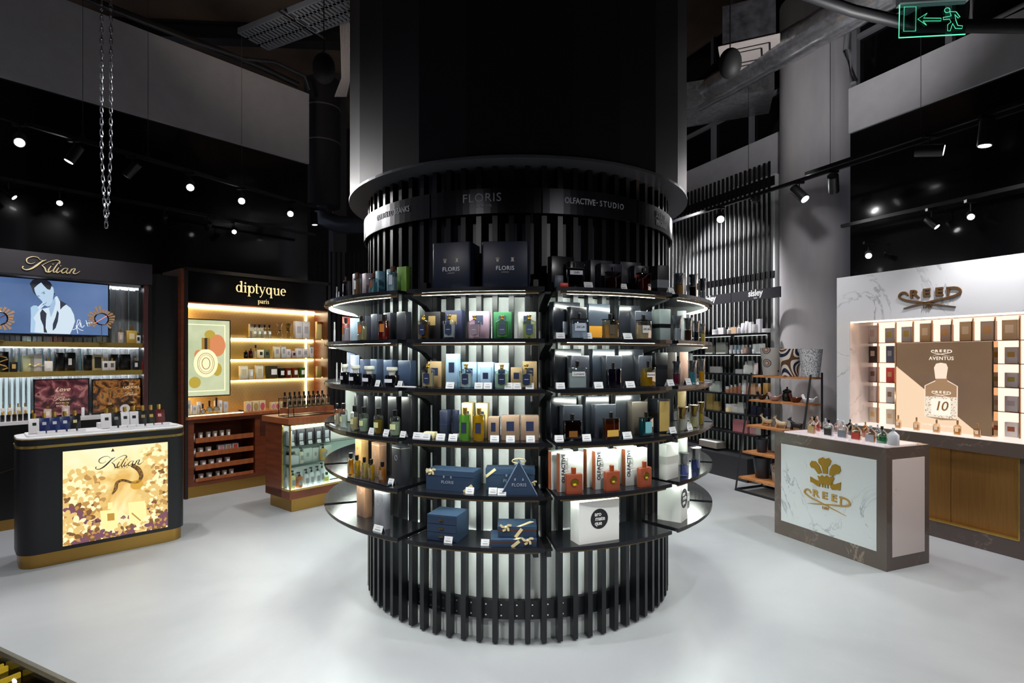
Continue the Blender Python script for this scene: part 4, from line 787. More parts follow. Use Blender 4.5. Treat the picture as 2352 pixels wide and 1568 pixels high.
thing('round_mirror', [['mirror_disc', B().rings([[(.045 * cos(2 * pi * i / 28), yy, .055 + .045 * sin(2 * pi * i / 28)) for i in range(28)] for yy in (-.003, .003)]).mesh('mirror_disc', C('e8e4e2', .2))], ['foot', B().lathe([(.02, 0), (.02, .004), (.004, .006), (.004, .012)], 14).mesh('foot', GOLD, True)]], LF.w(LF.x(287, .0), .0, 1.0005), LF.r, 'small round white disc mirror before golden poster', 'mirror')
P = 'worktop at dark end of screen bay'
for i, px in enumerate((6, 20, 34, 47, 60, 75)):
    wallitem(LF, P, 'travel_atomiser', 'atomiser', 'black cylinder with gold top', px, 0, 11, 22, .0, plain, .03, 'bottle', '141216', .25, z=1.0, cap='c9a24e')
for i, px in enumerate((8, 24, 42, 58)):
    KB(P, px, 38, 12, 'e6e0dc', 'c9b48a', .10, 1.0, 'slim white square bottle')

# ================================================================ counter with the lit flower panel
KC = Frame((-3.47, 4.36), 45)
p0, p1 = Vector((-3.58, 4.25)), Vector((-2.90, 4.93)); ang = math.degrees(math.atan2(p1.y - p0.y, p1.x - p0.x))
KC = Frame((p0.x, p0.y), ang); LN = (p1 - p0).length
def stadium(x0, x1, y0, y1, r, n=7):
    pts = []
    for cx, cy, a in ((x1 - r, y0 + r, -90), (x1 - r, y1 - r, 0), (x0 + r, y1 - r, 90), (x0 + r, y0 + r, 180)):
        for i in range(n + 1): t = R(a + 90 * i / n); pts.append((cx + r * cos(t), cy + r * sin(t)))
    return pts
kx0, kx1, kd = -.10, LN + .06, .42
cx0, cx1 = KC.x(144), KC.x(385)
cz0, cz1 = .135, KC.z(144, 1037)
FL = tex_mat('flower_light', 'noise', 3.2, [(.34, 'e6b45c'), (.44, 'f6d688'), (.52, 'ffeeb0'), (.7, 'fff6cc')], emit=1.05, dist=.8, detail=3)
FP = tex_mat('petal_light', 'noise', 16, [(.35, '5a3040'), (.5, '8f5a6a'), (.6, 'c99a80'), (.7, '6a3a48')], emit=.75, dist=2.0, detail=4)
pic = [['lit_print', box(cx0, cx1, -.004, .0, cz0, cz1).mesh('lit_print', FL)]]
def KP(x, y): return (cx0 + (cx1 - cx0) * (x - 535) / 895, cz0 + (cz1 - cz0) * (1 - (y - (515 - (x - 535) * .098)) / (865 - (x - 535) * .1)))
pp = B(); random.seed(3)
for i in range(46):
    x = random.uniform(545, 1425); y = random.uniform(1180, 1350) - (x - 535) * .13 if i < 32 else random.uniform(1000, 1150); 
    if i >= 32 and 700 < x < 1250: continue
    c = KP(x, y); r = random.uniform(.012, .026); n = 9; a0 = random.random()
    z_ = [(min(max(c[0] + r * (1 + .35 * sin(3 * t + a0 * 6)) * cos(t), cx0), cx1), max(c[1] + r * .8 * (1 + .3 * cos(4 * t)) * sin(t), cz0)) for t in [2 * pi * j / n for j in range(n)]]
    pp.prism(z_, -.0045 - .0001 * (i % 5), -.004)
pic.append(['small_petal_pattern', pp.mesh('petal_print', FP)])
tones = [('cream', 'fff0ba', 1.1), ('honey', 'efc878', 1.0), ('amber', 'd09a50', .9), ('umber', '9a6630', .7), ('plum', '8a5468', .8)]
bl = {t[0]: B() for t in tones}; random.seed(21)
def bloom(x, y, rr, pal):
    rr *= 1.2; c = KP(x, y); n = random.choice((6, 7, 8)); a0 = random.random() * 6
    for lay, (fr_, sz) in enumerate(((.72, .5), (.42, .4), (.15, .3))):
        for q in range(n - lay * 2):
            t = a0 + lay + 2 * pi * q / (n - lay * 2); r_ = rr * sz * random.uniform(.85, 1.15); ax = c[0] + rr * fr_ * cos(t); az = c[1] + rr * fr_ * sin(t) * .9
            pts = []
            for u in [2 * pi * j_ / 10 for j_ in range(10)]:
                px_, pz_ = r_ * cos(u), r_ * .6 * sin(u); pts.append((min(max(ax + px_ * cos(t) - pz_ * sin(t), cx0), cx1), min(max(az + px_ * sin(t) + pz_ * cos(t), cz0), cz1)))
            k_ = bloom.k = bloom.k + 1; y_ = -.0041 - .0000035 * k_; bl[random.choice(pal[lay])].prism(pts, y_, y_ + .00002)
bloom.k = 0
warm = ((['amber', 'honey'], ['honey', 'cream'], ['amber', 'umber'])); lite = ((['honey', 'cream'], ['cream', 'honey'], ['amber', 'honey'])); pl = ((['plum', 'umber'], ['plum', 'amber'], ['plum']))
for x, y, rr, pal in [(600, 760, .05, lite), (700, 730, .055, lite), (790, 760, .05, warm), (630, 870, .06, lite), (740, 880, .06, lite), (830, 900, .05, lite), (570, 960, .05, warm), (680, 990, .06, lite), (790, 1000, .055, warm), (620, 1060, .05, pl), (560, 1130, .05, lite), (700, 1120, .05, pl), (640, 1180, .05, lite),
        (1260, 540, .05, lite), (1350, 500, .045, lite), (1400, 580, .05, lite), (1290, 650, .045, lite), (1370, 700, .05, warm), (1410, 790, .05, warm), (1300, 800, .055, lite), (1250, 880, .05, lite), (1370, 890, .055, warm), (1410, 980, .045, warm), (1310, 970, .05, warm), (1340, 1060, .05, warm), (1270, 1130, .04, lite),
        (740, 1230, .055, warm), (600, 1270, .06, warm), (570, 1350, .05, warm), (690, 1330, .05, pl), (800, 1280, .045, pl), (900, 1290, .035, pl), (1000, 1270, .035, pl), (1020, 1220, .04, warm), (1100, 1230, .035, pl), (1190, 1215, .04, lite), (1290, 1190, .045, pl), (1380, 1160, .045, pl), (1400, 1090, .035, pl)]: bloom(x, y, rr, pal)
for t in tones: pic.append([t[0] + '_floral_pattern', bl[t[0]].mesh('floral_pattern', E(t[1], t[2]))])
snk = B().ribbon([KP(*p) for p in [(1100, 640), (1160, 680), (1185, 740), (1160, 790), (1100, 800), (1030, 780), (975, 800), (960, 860), (930, 910)]], [.03, .034, .03, .022, .018, .02, .024, .026, .008], -.0055, -.0048)
pic.append(['snake_print', snk.mesh('snake_print', tex_mat('snake_skin', 'voronoi', 60, [(.1, '3a2208'), (.5, '8f6222'), (.8, 'c08a30')], emit=.6))])
bo = B()
def quad(b, pts, y=-.0052): b.prism([KP(*p) for p in pts], y, y + .0008)
quad(bo, [(830, 1060), (975, 1045), (980, 1225), (850, 1250)]); quad(bo, [(895, 985), (935, 980), (935, 1040), (895, 1045)]); quad(bo, [(1070, 985), (1225, 965), (1235, 1160), (1080, 1190)])
pic.append(['bottle_print', bo.mesh('bottle_print', E('ffe9a0', 1.15))])
pic.append(['bottle_label_print', B().prism([KP(*p) for p in [(890, 1085), (950, 1080), (952, 1145), (892, 1152)]], -.0058, -.0053).ribbon([KP(1100, 1080), KP(1180, 1150)], .01, -.006, -.0053, spline=False).mesh('bottle_label_print', E('d9a23c', .8))])
pic.append(['stopper_print', B().rings([[(KP(1145, 820)[0] + .045 * cos(2 * pi * i / 24), yy, KP(1145, 820)[1] + .04 * sin(2 * pi * i / 24)) for i in range(24)] for yy in (-.0055, -.0049)]).mesh('stopper_print', E('e0a93a', 1.0))])
c = KP(1000, 600); pic.append(['lettering', script_logo(.33, -.0068, -.006, .11).xf(Matrix.Translation((c[0], 0, c[1] - .0))).mesh('lettering', E('2a1a08', .3))])
c = KP(1008, 650); pic.append(['lettering', tmove(text_mesh('lettering', 'PARIS', .03, E('b0803a', .6), 0, 1.3), c[0], -.006, c[1] - .012)])
c = KP(937, 500); pic.append(['small_mark', B().prism([(c[0] - .012, c[1] - .014), (c[0] + .012, c[1] - .014), (c[0], c[1] + .012)], -.006, -.005).mesh('small_mark', E('5a2a10', .4))])
LEATH = C('121217', .42, 0, 0, .04)
thing('promotion_counter', [['counter_body', B().slab(stadium(kx0, kx1, 0, kd, .12), .105, .975).mesh('counter_body', LEATH, True)],
    ['plinth', B().slab(stadium(kx0 + .015, kx1 - .015, .015, kd - .015, .11), 0, .105).mesh('plinth', BRASS, True)],
    ['gold_band', B().slab(stadium(kx0 - .004, kx1 + .004, -.004, kd + .004, .12), .905, .925).mesh('gold_band', KG, True)],
    ['top', B().slab(stadium(kx0, kx1, 0, kd, .12), .975, .985).mesh('top', C('ecebee', .25), True)],
    ['top_rim', B().slab(stadium(kx0 - .003, kx1 + .003, -.003, kd + .003, .12), .969, .9755).mesh('top_rim', KG, True)],
    ['light_box', box(cx0 - .01, cx1 + .01, -.003, .05, cz0 - .01, cz1 + .01).mesh('light_box', C('1a120c', .3)), 'backlit flower panel', pic]],
    KC.w(0, 0), KC.r, 'rounded black counter with backlit golden flower panel and brass plinth', 'counter')
thing('bottle_riser', [['riser_step', B().slab(stadium(kx0 + .06, kx1 - .05, .07, .34, .03), .9855, 1.0).mesh('riser_step', C('efeef1', .3), True)], ['riser_back', box(.42, .64, .20, .3, 1.0, 1.045).mesh('riser_back', C('efeef1', .3))]], KC.w(0, 0), KC.r, 'low white riser under the counter bottles, black counter', 'riser')
for i, (px, py, c, lb, lk) in enumerate([(80, 992, 'e6e3e6', '1a1a1c', 'white'), (103, 995, '16245a', 'c9ccd8', 'deep blue'), (127, 993, '18285f', 'c9ccd8', 'deep blue'), (151, 990, '1a2a5c', 'c9ccd8', 'deep blue'), (174, 987, '0e0e12', 'd8c8a0', 'black'),
        (247, 985, 'e6e3e6', '1a1a1c', 'white'), (269, 982, '141316', '8a8a8a', 'black'), (290, 982, 'e6e3e6', '1a1a1c', 'white'), (310, 981, 'e2dfe2', '1a1a1c', 'white'), (331, 978, '121114', 'a08a58', 'black'), (350, 975, '15110f', 'c9a24e', 'black'), (369, 972, '5a0c14', 'd8a0a0', 'dark red')]):
    x = KC.x(px, .13); Y = KC.dep(px, .13); w_ = 21 * Y / F; h = 46 * Y / F
    thing('leaning_bottle', [list(p) for p in square_bottle(q3(w_), .024, q3(h), '!' + c, cap='c9a24e', caps=.26, capw=.36, capmetal=.9, label=(.34, .2, .62, lb))], KC.w(x, .16, 1.004), 0, f"{lk} square bottle tilted back, {ORD[i]} from left on black counter", 'bottle', 'tilted bottles on the black counter', rot=(R(-12), 0, KC.r))
    thing('bottle_stand', [['stand_block', B().loft([(.05, .03, 0), (.05, .028, .022)], .1).mesh('stand_block', C('f0eff2', .35))]], KC.w(x + .035, .10, 1.0005), KC.r, f"small white holder block, {ORD[i]} from left on black counter", 'holder', 'white holder blocks on the black counter')
flush_wall()
print('black bay ok')
# ================================================================ wooden bay with patterned back panel (left wall)
W1 = tex_mat('red_wood', 'noise', 3, [(.3, '5a2a18'), (.6, '743a22'), (.8, '84452a')], rough=.35, stretch=(1, 1, 8)); W2 = tex_mat('red_wood_light', 'noise', 3, [(.3, '8a4a2a'), (.6, 'a05a34'), (.8, 'b06a40')], rough=.35, stretch=(8, 1, 1)); WDK = C('3a1c12', .5)
def scale_wall():
    m, n, l, b = newmat('scale_pattern')
    tc = n.new('ShaderNodeTexCoord'); sep = n.new('ShaderNodeSeparateXYZ'); l.new(tc.outputs['Object'], sep.inputs[0])
    def mth(op, a, b_=None):
        q = n.new('ShaderNodeMath'); q.operation = op
        for i, v in enumerate((a, b_)):
            if v is None: continue
            if isinstance(v, (int, float)): q.inputs[i].default_value = v
            else: l.new(v, q.inputs[i])
        return q.outputs[0]
    u = mth('MULTIPLY', sep.outputs[0], 22); v = mth('MULTIPLY', sep.outputs[2], 26)
    row = mth('FLOOR', v); off = mth('MULTIPLY', mth('MODULO', row, 2.0), .5); uu = mth('FRACT', mth('ADD', u, off)); vv = mth('FRACT', v)
    du = mth('SUBTRACT', uu, .5); r = mth('SQRT', mth('ADD', mth('MULTIPLY', du, du), mth('MULTIPLY', vv, vv)))
    s = mth('SINE', mth('MULTIPLY', r, 26)); rp = ramp(n, [(0, '8f6f30'), (.3, 'e2c888'), (1, 'fff0c0')]); l.new(mth('ADD', mth('MULTIPLY', s, .5), .5), rp.inputs[0])
    l.new(rp.outputs[0], b.inputs['Base Color']); b.inputs['Roughness'].default_value = .5
    return m
DX = 1.795; SCW = scale_wall()
dz_h = LF.z(422, 692)
dip = thing('wall_display', [['cabinet_side', box(-.03, 0, .0, .58, 0, 2.585).mesh('cabinet_side', W1)], ['far_side', box(DX, DX + .03, 0, .58, 0, 2.585).mesh('far_side', W1)],
    ['frame', B().box(-.004, .028, -.03, 0, 0, 2.60).box(DX - .01, DX + .03, -.03, 0, 0, 2.60).box(-.004, DX + .03, -.03, .0, 2.56, 2.60).mesh('frame', C('2a2422', .3, .4))],
    ['header', box(0, DX, -.012, .58, dz_h, 2.56).mesh('header', C('0b0a0b', .12))],
    ['back_panel', box(0, DX, .33, .58, .92, dz_h).mesh('back_panel', SCW), 'patterned pale gold back panel'],
    ['worktop', box(.0, DX, -.03, .33, .885, .92).mesh('worktop', W2)],
    ['header_underside', box(0, DX, -.012, .3, dz_h - .012, dz_h).mesh('underside', W2)],
    ['plinth', box(.028, DX, -.005, .4, 0, .125).mesh('plinth', BRASS)],
    ['base_cabinet', B().box(.028, .10, 0, .55, .125, .885).box(.10, .80, .36, .55, .125, .885).box(.10, .80, 0, .36, .125, .17).box(.10, .80, 0, .36, .84, .885).box(.80, DX, 0, .55, .125, .885).mesh('base_cabinet', W1)],
    ['wall_light', box(.02, DX, .32, .328, dz_h - .03, dz_h - .015).mesh('wall_light', E('fff0c4', 34))], ['side_light', box(.006, .014, .2, .328, .95, dz_h - .02).mesh('side_light', E('ffcf7a', 14))],
    ['upright_light', box(LF.x(705, .3) - .006, LF.x(705, .3) + .006, .322, .329, .93, dz_h - .03).mesh('upright_light', E('fff0c4', 20))]],
    LF.w(0, 0), LF.r, 'red wood wall bay with black header and glowing scale-patterned back', 'shop display')
for i in range(16): link('vent_slot', box(.86, 1.1, -.002, .0, .62 + i * .013, .626 + i * .013).mesh('vent', WDK) if i == 0 else bpy.data.objects['vent_slot'].data, dip, (0, 0, i * .013 if i else 0))
def serif_word(word, xh, mat, th=.20):
    b = B(); x = 0; y0, y1 = -.004, 0
    def stem(x, z0, z1, sl=1, sb=1):
        b.prism([(x - .09, z0), (x + .09, z0), (x + .09, z1), (x - .09, z1)], y0, y1)
        if sb: b.prism([(x - .2, z0), (x + .2, z0), (x + .2, z0 + .05), (x - .2, z0 + .05)], y0, y1)
        if sl: b.prism([(x - .26, z1 - .12), (x - .09, z1), (x - .09, z1 - .16), (x - .22, z1 - .17)], y0, y1)
    def bowl(cx, a0=0, a1=360, rx=.36, rz=.5, cz=.5, wd=None): 
        n = 26; pts = [(cx + (rx - .05) * cos(R(a0 + (a1 - a0) * i / n)), cz + (rz - .03) * sin(R(a0 + (a1 - a0) * i / n))) for i in range(n + 1)]
        b.ribbon(pts, [(.06 + .13 * abs(cos(R(a0 + (a1 - a0) * i / 12)))) for i in range(13)], y0, y1, 1, spline=False)
    for ch in word:
        if ch == 'd': bowl(x + .4); stem(x + .75, 0, 1.55); x += 1.08
        elif ch == 'i': stem(x + .2, 0, 1.0); b.prism([(x + .2 + .11 * cos(t), 1.32 + .11 * sin(t)) for t in [2 * pi * k / 12 for k in range(12)]], y0, y1); x += .5
        elif ch == 'p': stem(x + .22, -.5, 1.0); bowl(x + .6); x += 1.1
        elif ch == 'q': bowl(x + .4); stem(x + .75, -.5, 1.0, 0); x += 1.08
        elif ch == 't': stem(x + .2, .05, 1.3, 0, 0); b.prism([(x, .93), (x + .5, .93), (x + .5, 1), (x, 1)], y0, y1); b.ribbon([(x + .2, .12), (x + .3, .02), (x + .48, .1)], [.16, .1, .04], y0, y1); x += .6
        elif ch == 'y': b.ribbon([(x + .08, .97), (x + .45, .05)], .17, y0, y1, spline=False); b.ribbon([(x + .78, .97), (x + .42, 0), (x + .2, -.42), (x + .05, -.45)], [.06, .07, .08, .16], y0, y1); b.prism([(x - .06, .95), (x + .28, .95), (x + .28, 1), (x - .06, 1)], y0, y1); b.prism([(x + .6, .95), (x + .92, .95), (x + .92, 1), (x + .6, 1)], y0, y1); x += .98
        elif ch == 'u': stem(x + .2, .15, 1.0, 1, 0); b.ribbon([(x + .2, .25), (x + .3, .05), (x + .5, .03), (x + .74, .2)], [.16, .12, .1, .05], y0, y1); stem(x + .78, 0, 1.0, 1, 1); x += 1.1
        elif ch == 'e': bowl(x + .4, 0, 310, .37); b.prism([(x + .1, .5), (x + .72, .5), (x + .72, .57), (x + .1, .57)], y0, y1); x += .88
        elif ch == 'a': b.ribbon([(x + .12, .8), (x + .35, .98), (x + .58, .8), (x + .6, .15), (x + .78, .06)], [.1, .08, .15, .17, .06], y0, y1); bowl(x + .36, 0, 360, .27, .29, .27); x += .9
        elif ch == 'r': stem(x + .2, 0, 1.0); b.ribbon([(x + .28, .7), (x + .45, .95), (x + .62, .88)], [.05, .1, .16], y0, y1); x += .74
        elif ch == 's': b.ribbon([(x + .58, .82), (x + .35, .98), (x + .15, .8), (x + .35, .52), (x + .58, .25), (x + .35, .02), (x + .1, .16)], [.06, .08, .13, .17, .13, .08, .07], y0, y1); x += .74
    b.xf(Matrix.Diagonal((xh, 1, xh, 1)) @ Matrix.Translation((-x / 2, 0, 0)))
    return b.mesh('lettering', mat)
hd = [o for o in bpy.data.objects if o.name == 'header.001'][0]
xa, xb = LF.x(547), LF.x(651); hh = (xb - xa) / 6.6
link('lettering', tmove(serif_word('diptyque', hh, E('ffe2a0', 1.1)), (xa + xb) / 2, -.0125, LF.z(600, 675)), hd)
link('lettering', tmove(serif_word('paris', hh * .42, E('ffe2a0', 1.0)), (xa + xb) / 2 + .02, -.0125, LF.z(600, 697)), hd)
for py in (776, 822, 868):
    z = LF.z(640, py, .1)
    link('glass_shelf', box(LF.x(530, .1), DX - .005, .08, .33, z - .012, z).mesh('glass_shelf', G('d8c890', .05)), dip)
    link('shelf_light', box(LF.x(536, .1), DX - .02, .318, .328, z - .03, z - .02).mesh('shelf_light', E('fff0c4', 24)), dip)
DS = {1: LF.z(640, 776, .1), 2: LF.z(640, 822, .1), 3: LF.z(640, 868, .1)}
for i in range(4):
    z = [.61, .45, .30, .15][i] ; 
    s = link('tray_shelf', B().box(.12, .78, .02, .36, z + .0, z + .012).box(.12, .78, .0, .02, z, z + .055).mesh('tray_shelf', W2), dip)
# lit picture of an oval bottle
lx0, lx1 = LF.x(424, .12), LF.x(527, .12); lz0, lz1 = LF.z(475, 908, .12), LF.z(475, 735, .12)
PM = tex_mat('sage_print', 'noise', 3, [(.3, 'b9c69a'), (.6, 'd6dab4'), (.8, 'e6e6c4')], emit=1.0)
def LP(x, y): return (lx0 + (lx1 - lx0) * (x - 187) / 453, lz1 - (lz1 - lz0) * (y - 575 - (x - 187) * .05) / 760)
def oval(c, rx, rz, n=36): return [(c[0] + rx * cos(2 * pi * i / n) * (1 + .06 * cos(4 * pi * i / n) * 0), c[1] + rz * sin(2 * pi * i / n)) for i in range(n)]
sw = (lx1 - lx0) / 453
def disc(b, x, y, rx, rz, k): return b.prism([(min(max(a, lx0 + .002), lx1 - .002), q) for a, q in oval(LP(x, y), rx * sw, rz * sw)], .117 - .0006 * k, .117 - .0006 * k + .0006)
thing('lit_poster', [['frame', box(lx0 - .01, lx1 + .012, .12, .16, lz0 - .012, lz1 + .012).mesh('poster_frame', C('14120f', .25))], ['print', box(lx0, lx1, .118, .12, lz0, lz1).mesh('poster_print', PM)],
    ['orange_blot', disc(disc(B(), 510, 845, 85, 118, 1), 320, 930, 40, 50, 1).mesh('orange_blot', E('e8905a', .9))], ['yellow_blot', disc(disc(disc(B(), 285, 1205, 58, 60, 1), 510, 1090, 48, 70, 1), 435, 735, 55, 50, 1).mesh('yellow_blot', E('d0b440', .8))],
    ['border_line', B().box(lx0 + .012, lx1 - .05, .1165, .118, lz1 - .06, lz1 - .05).box(lx1 - .06, lx1 - .05, .1165, .118, lz0 + .05, lz1 - .05).box(lx0 + .012, lx1 - .05, .1165, .118, lz0 + .05, lz0 + .06).mesh('border_line', E('fff4c8', 1.2))],
    ['pictured_bottle', disc(B(), 395, 1020, 122, 150, 2).mesh('pictured_bottle', E('fff0c0', 1.1))], ['pictured_rings', B().tube([(a, .115, q) for a, q in oval(LP(395, 1022), 84 * sw, 110 * sw, 30)], .003, 5, True).tube([(a, .115, q) for a, q in oval(LP(395, 1022), 68 * sw, 92 * sw, 30)], .002, 5, True).tube([(a, .115, q) for a, q in oval(LP(395, 1022), 40 * sw, 60 * sw, 24)], .004, 5, True).mesh('pictured_rings', E('a07c2c', .6))],
    ['pictured_cap', B().box(LP(352, 0)[0], LP(435, 0)[0], .1155, .1162, LP(395, 880)[1], LP(395, 765)[1]).mesh('pictured_cap', E('b98a30', .8))], ['pictured_cap_core', B().box(LP(380, 0)[0], LP(408, 0)[0], .1148, .1155, LP(395, 880)[1], LP(395, 765)[1]).mesh('pictured_cap_core', E('3a2410', .5))]],
    LF.w(0, 0), LF.r, 'lit sage-green poster of an oval perfume bottle with orange blot', 'poster')
SW = lambda *a, **k: wallitem(LF, *a, **k)
P = 'top glass shelf of wooden bay'
SW(P, 'perfume_box', 'box', 'pale wide box', 590, 0, 34, 31, .22, carton, .05, 'cfcabb', z=DS[1])
for px in (586, 597, 609, 620): SW(P, 'perfume_bottle', 'bottle', 'clear oval bottle with black cap', px, 0, 9, 30, .12, round_bottle, .03, z=DS[1], label='e8e8ea')
for px, c in ((645, 'f0ecd8'), (665, 'b0a04a')): SW(P, 'hourglass_diffuser', 'diffuser', 'clear hourglass diffuser' if px == 645 else 'amber-topped hourglass diffuser', px, 0, 18, 34, .12, None, .06, lambda w_, d, h, c=c: [['lower_bulb', B().lathe([(w_ * .4, 0), (w_ * .42, h * .2), (w_ * .2, h * .48)], 18).mesh('lower_bulb', G('f4efe0'), True)], ['upper_bowl', B().lathe([(w_ * .18, h * .5), (w_ * .3, h * .8), (w_ * .5, h)], 18).mesh('upper_bowl', G(c), True)], ['waist', B().lathe([(w_ * .2, h * .46), (w_ * .2, h * .54)], 14).mesh('waist', C('2a2418', .3), True)]], z=DS[1])
for px in (687, 704): SW(P, 'perfume_box', 'box', 'white box with round emblem', px, 0, 17, 40, .12, carton, .06, 'd3d0d4', z=DS[1], label=(.6, .4, .5, 'a9a6ae'))
SW(P, 'perfume_box', 'box', 'pale yellow box at shelf end', 735, 0, 14, 40, .14, carton, .05, 'd9c480', z=DS[1])
P = 'middle glass shelf of wooden bay'
for px, wp, hp, c in [(566, 11, 18, '4a2a14'), (577, 11, 22, 'b06a1c')]: SW(P, 'perfume_bottle', 'bottle', 'brown square bottle' if px == 566 else 'amber square bottle', px, 0, wp, hp, .14, square_bottle, .025, c, z=DS[2], liquid=c)
SW(P, 'perfume_bottle', 'bottle', 'clear round bottle with black cap', 588, 0, 8, 30, .13, round_bottle, .025, z=DS[2])
for px, wp, hp, c, lk in [(600, 14, 19, 'e6dfc0', 'cream box'), (614, 14, 19, '5a6448', 'green-grey box'), (637, 15, 27, 'd6d0b8', 'patterned black and cream box'), (652, 12, 28, 'cfccd0', 'white box with emblem'), (663, 11, 20, 'd3cfd2', 'small white box'), (676, 11, 16, 'b9a0a8', 'tiny printed pot box'), (688, 15, 22, 'd3cfd2', 'white box with emblem'), (702, 14, 21, 'd3cfd2', 'white box with emblem'), (716, 9, 30, 'dedade', 'tall white box')]:
    SW(P, 'perfume_box', 'box', lk, px, 0, wp, hp, .16, carton, .045, c, z=DS[2], label=(.5, .4, .55, '9f9ca2' if c[0] in 'cd' else '2a2a22'))
P = 'lowest glass shelf of wooden bay'
for px, wp, hp, c, lk in [(561, 19, 30, 'e2dcc4', 'cream box'), (597, 18, 30, 'e0dac2', 'cream box with oval window')]: SW(P, 'perfume_box', 'box', lk, px, 0, wp, hp, .14, carton, .05, c, z=DS[3], label=(.6, .5, .5, 'c9bf98'))
for px, wp, hp, c, lk in [(578, 14, 22, 'e8e0c6', 'cream candle'), (626, 30, 28, '3c3826', 'large dark green candle'), (648, 17, 22, '20201c', 'black candle'), (663, 16, 22, '6a2414', 'dark red candle'), (679, 16, 22, '7a3010', 'amber-brown candle'), (695, 16, 22, '3a5a18', 'green candle')]:
    SW(P, 'scented_candle', 'candle', lk, px, 0, wp, hp, .12, candle, .05, c, z=DS[3])
SW(P, 'perfume_box', 'box', 'khaki box at shelf end', 735, 0, 12, 24, .14, carton, .05, '9a8444', z=DS[3])
P = 'worktop under oval-bottle poster'
thing('lit_tray', [['tray_board', box(0, .62, -.06, .07, 0, .012).mesh('tray_board', C('c9b070', .3))], ['tray_light', box(.005, .615, -.066, -.061, .002, .014).mesh('tray_light', E('ffe6a8', 5))], ['tray_rail', B().box(0, .62, -.072, -.067, .014, .02).box(.615, .62, -.067, .07, .014, .03).mesh('tray_rail', C('1a1612', .3))]], LF.w(.03, .04, .9205), LF.r, 'long glowing tray under the oval-bottle poster', 'tray')
for px, wp, hp, c in [(434, 10, 33, 'd6d4d8'), (447, 12, 22, 'd0ced4'), (458, 7, 28, 'dad8de'), (497, 6, 28, 'dcdae0'), (507, 7, 28, 'dcdae0'), (519, 11, 24, 'b4b4bc')]: SW(P, 'perfume_box', 'box', 'grey-white box', px, 0, wp, hp, .05, carton, .04, c, z=.934, label=(.5, .3, .6, 'a2a0a8'))
for px, wp, hp, c in [(467, 13, 24, 'e6e0c8'), (482, 17, 30, '3a3526'), (498, 17, 36, '8a7a48')]:
    SW(P, 'oval_bottle', 'bottle', 'oval gilt-ringed bottle with black cap' if px != 467 else 'small oval cream bottle with black cap', px, 0, wp, hp, .01, None, .03, lambda w_, d, h, c=c: [['oval_body', B().rings([[(w_ / 2 * k * cos(2 * pi * i / 22), yy, w_ * .56 + w_ * .56 * k * sin(2 * pi * i / 22)) for i in range(22)] for k, yy in ((.85, -.011), (1, -.007), (1, .007), (.85, .011))]).mesh('oval_body', C('b9985a', .2, .8), True)], ['oval_face', B().rings([[(w_ / 2 * .62 * cos(2 * pi * i / 20), yy, w_ * .56 + w_ * .36 * sin(2 * pi * i / 20)) for i in range(20)] for yy in (-.0125, -.0112)]).mesh('oval_face', C('8f9098', .3))], ['bottle_cap', B().lathe([(w_ * .14, w_ * 1.08), (w_ * .16, h)], 12).mesh('bottle_cap', C('17130f', .3), True)]], z=.934)
P = 'worktop of wooden bay'
for px, c in [(571, 'b98aa4'), (588, 'a8925a'), (603, 'c8525c'), (628, 'c98aa0'), (638, 'cc4a4a'), (649, 'a08a6a')]:
    w3 = 15 if px < 610 else 10; SW(P, 'boxed_soap', 'soap', {'b98aa4': 'mauve oval soap in clear box', 'a8925a': 'khaki oval soap in clear box', 'c8525c': 'coral oval soap in clear box', 'c98aa0': 'small pink soap in clear box', 'cc4a4a': 'small red soap in clear box', 'a08a6a': 'small tan soap in clear box'}[c], px, 0, w3, 22 if px < 610 else 16, .10, None, .05,
       lambda w_, d, h, c=c: [['clear_box', box(-w_ / 2, w_ / 2, -d / 2, d / 2, 0, h).mesh('clear_box', C('d9cfa8', .3))], ['oval_soap', B().rings([[(w_ * .36 * cos(2 * pi * i / 18), yy, h * .45 + h * .36 * sin(2 * pi * i / 18)) for i in range(18)] for yy in (-d / 2 - .006, -d / 2 - .0005)]).mesh('oval_soap', C(c, .4), True)]], z=.92)
for i, (z, L, py) in enumerate([(.61, [(445, 11), (462, 12), (480, 12), (495, 12), (511, 12), (526, 11)], 0), (.45, [(445, 15), (462, 15), (480, 16)], 0), (.30, [(450, 16), (468, 16), (487, 15), (505, 15), (524, 14)], 0), (.15, [(443, 14), (463, 14), (482, 15), (502, 11), (517, 13), (533, 12)], 0)]):
    P = f"{['top', 'second', 'third', 'bottom'][i]} pull-out tray in wooden bay"
    for px, wp in L: SW(P, 'scented_candle', 'candle', 'white-labelled glass candle', px, 0, wp, 20 if i == 0 else 17, .035, candle, .045, '9a8f88' if i else '8d7f76', z=z + .012)
for px, c in [(509, 'b07a84'), (525, '9a8058'), (541, 'b0443a')]: SW('second pull-out tray in wooden bay', 'perfume_box', 'box', {'b07a84': 'pale box, pink oval', '9a8058': 'pale box, tan oval', 'b0443a': 'pale box, red oval'}[c], px, 0, 15, 18, .03, carton, .06, 'b3aeb2', z=.462, label=(.65, .75, .5, c))
flush_wall()
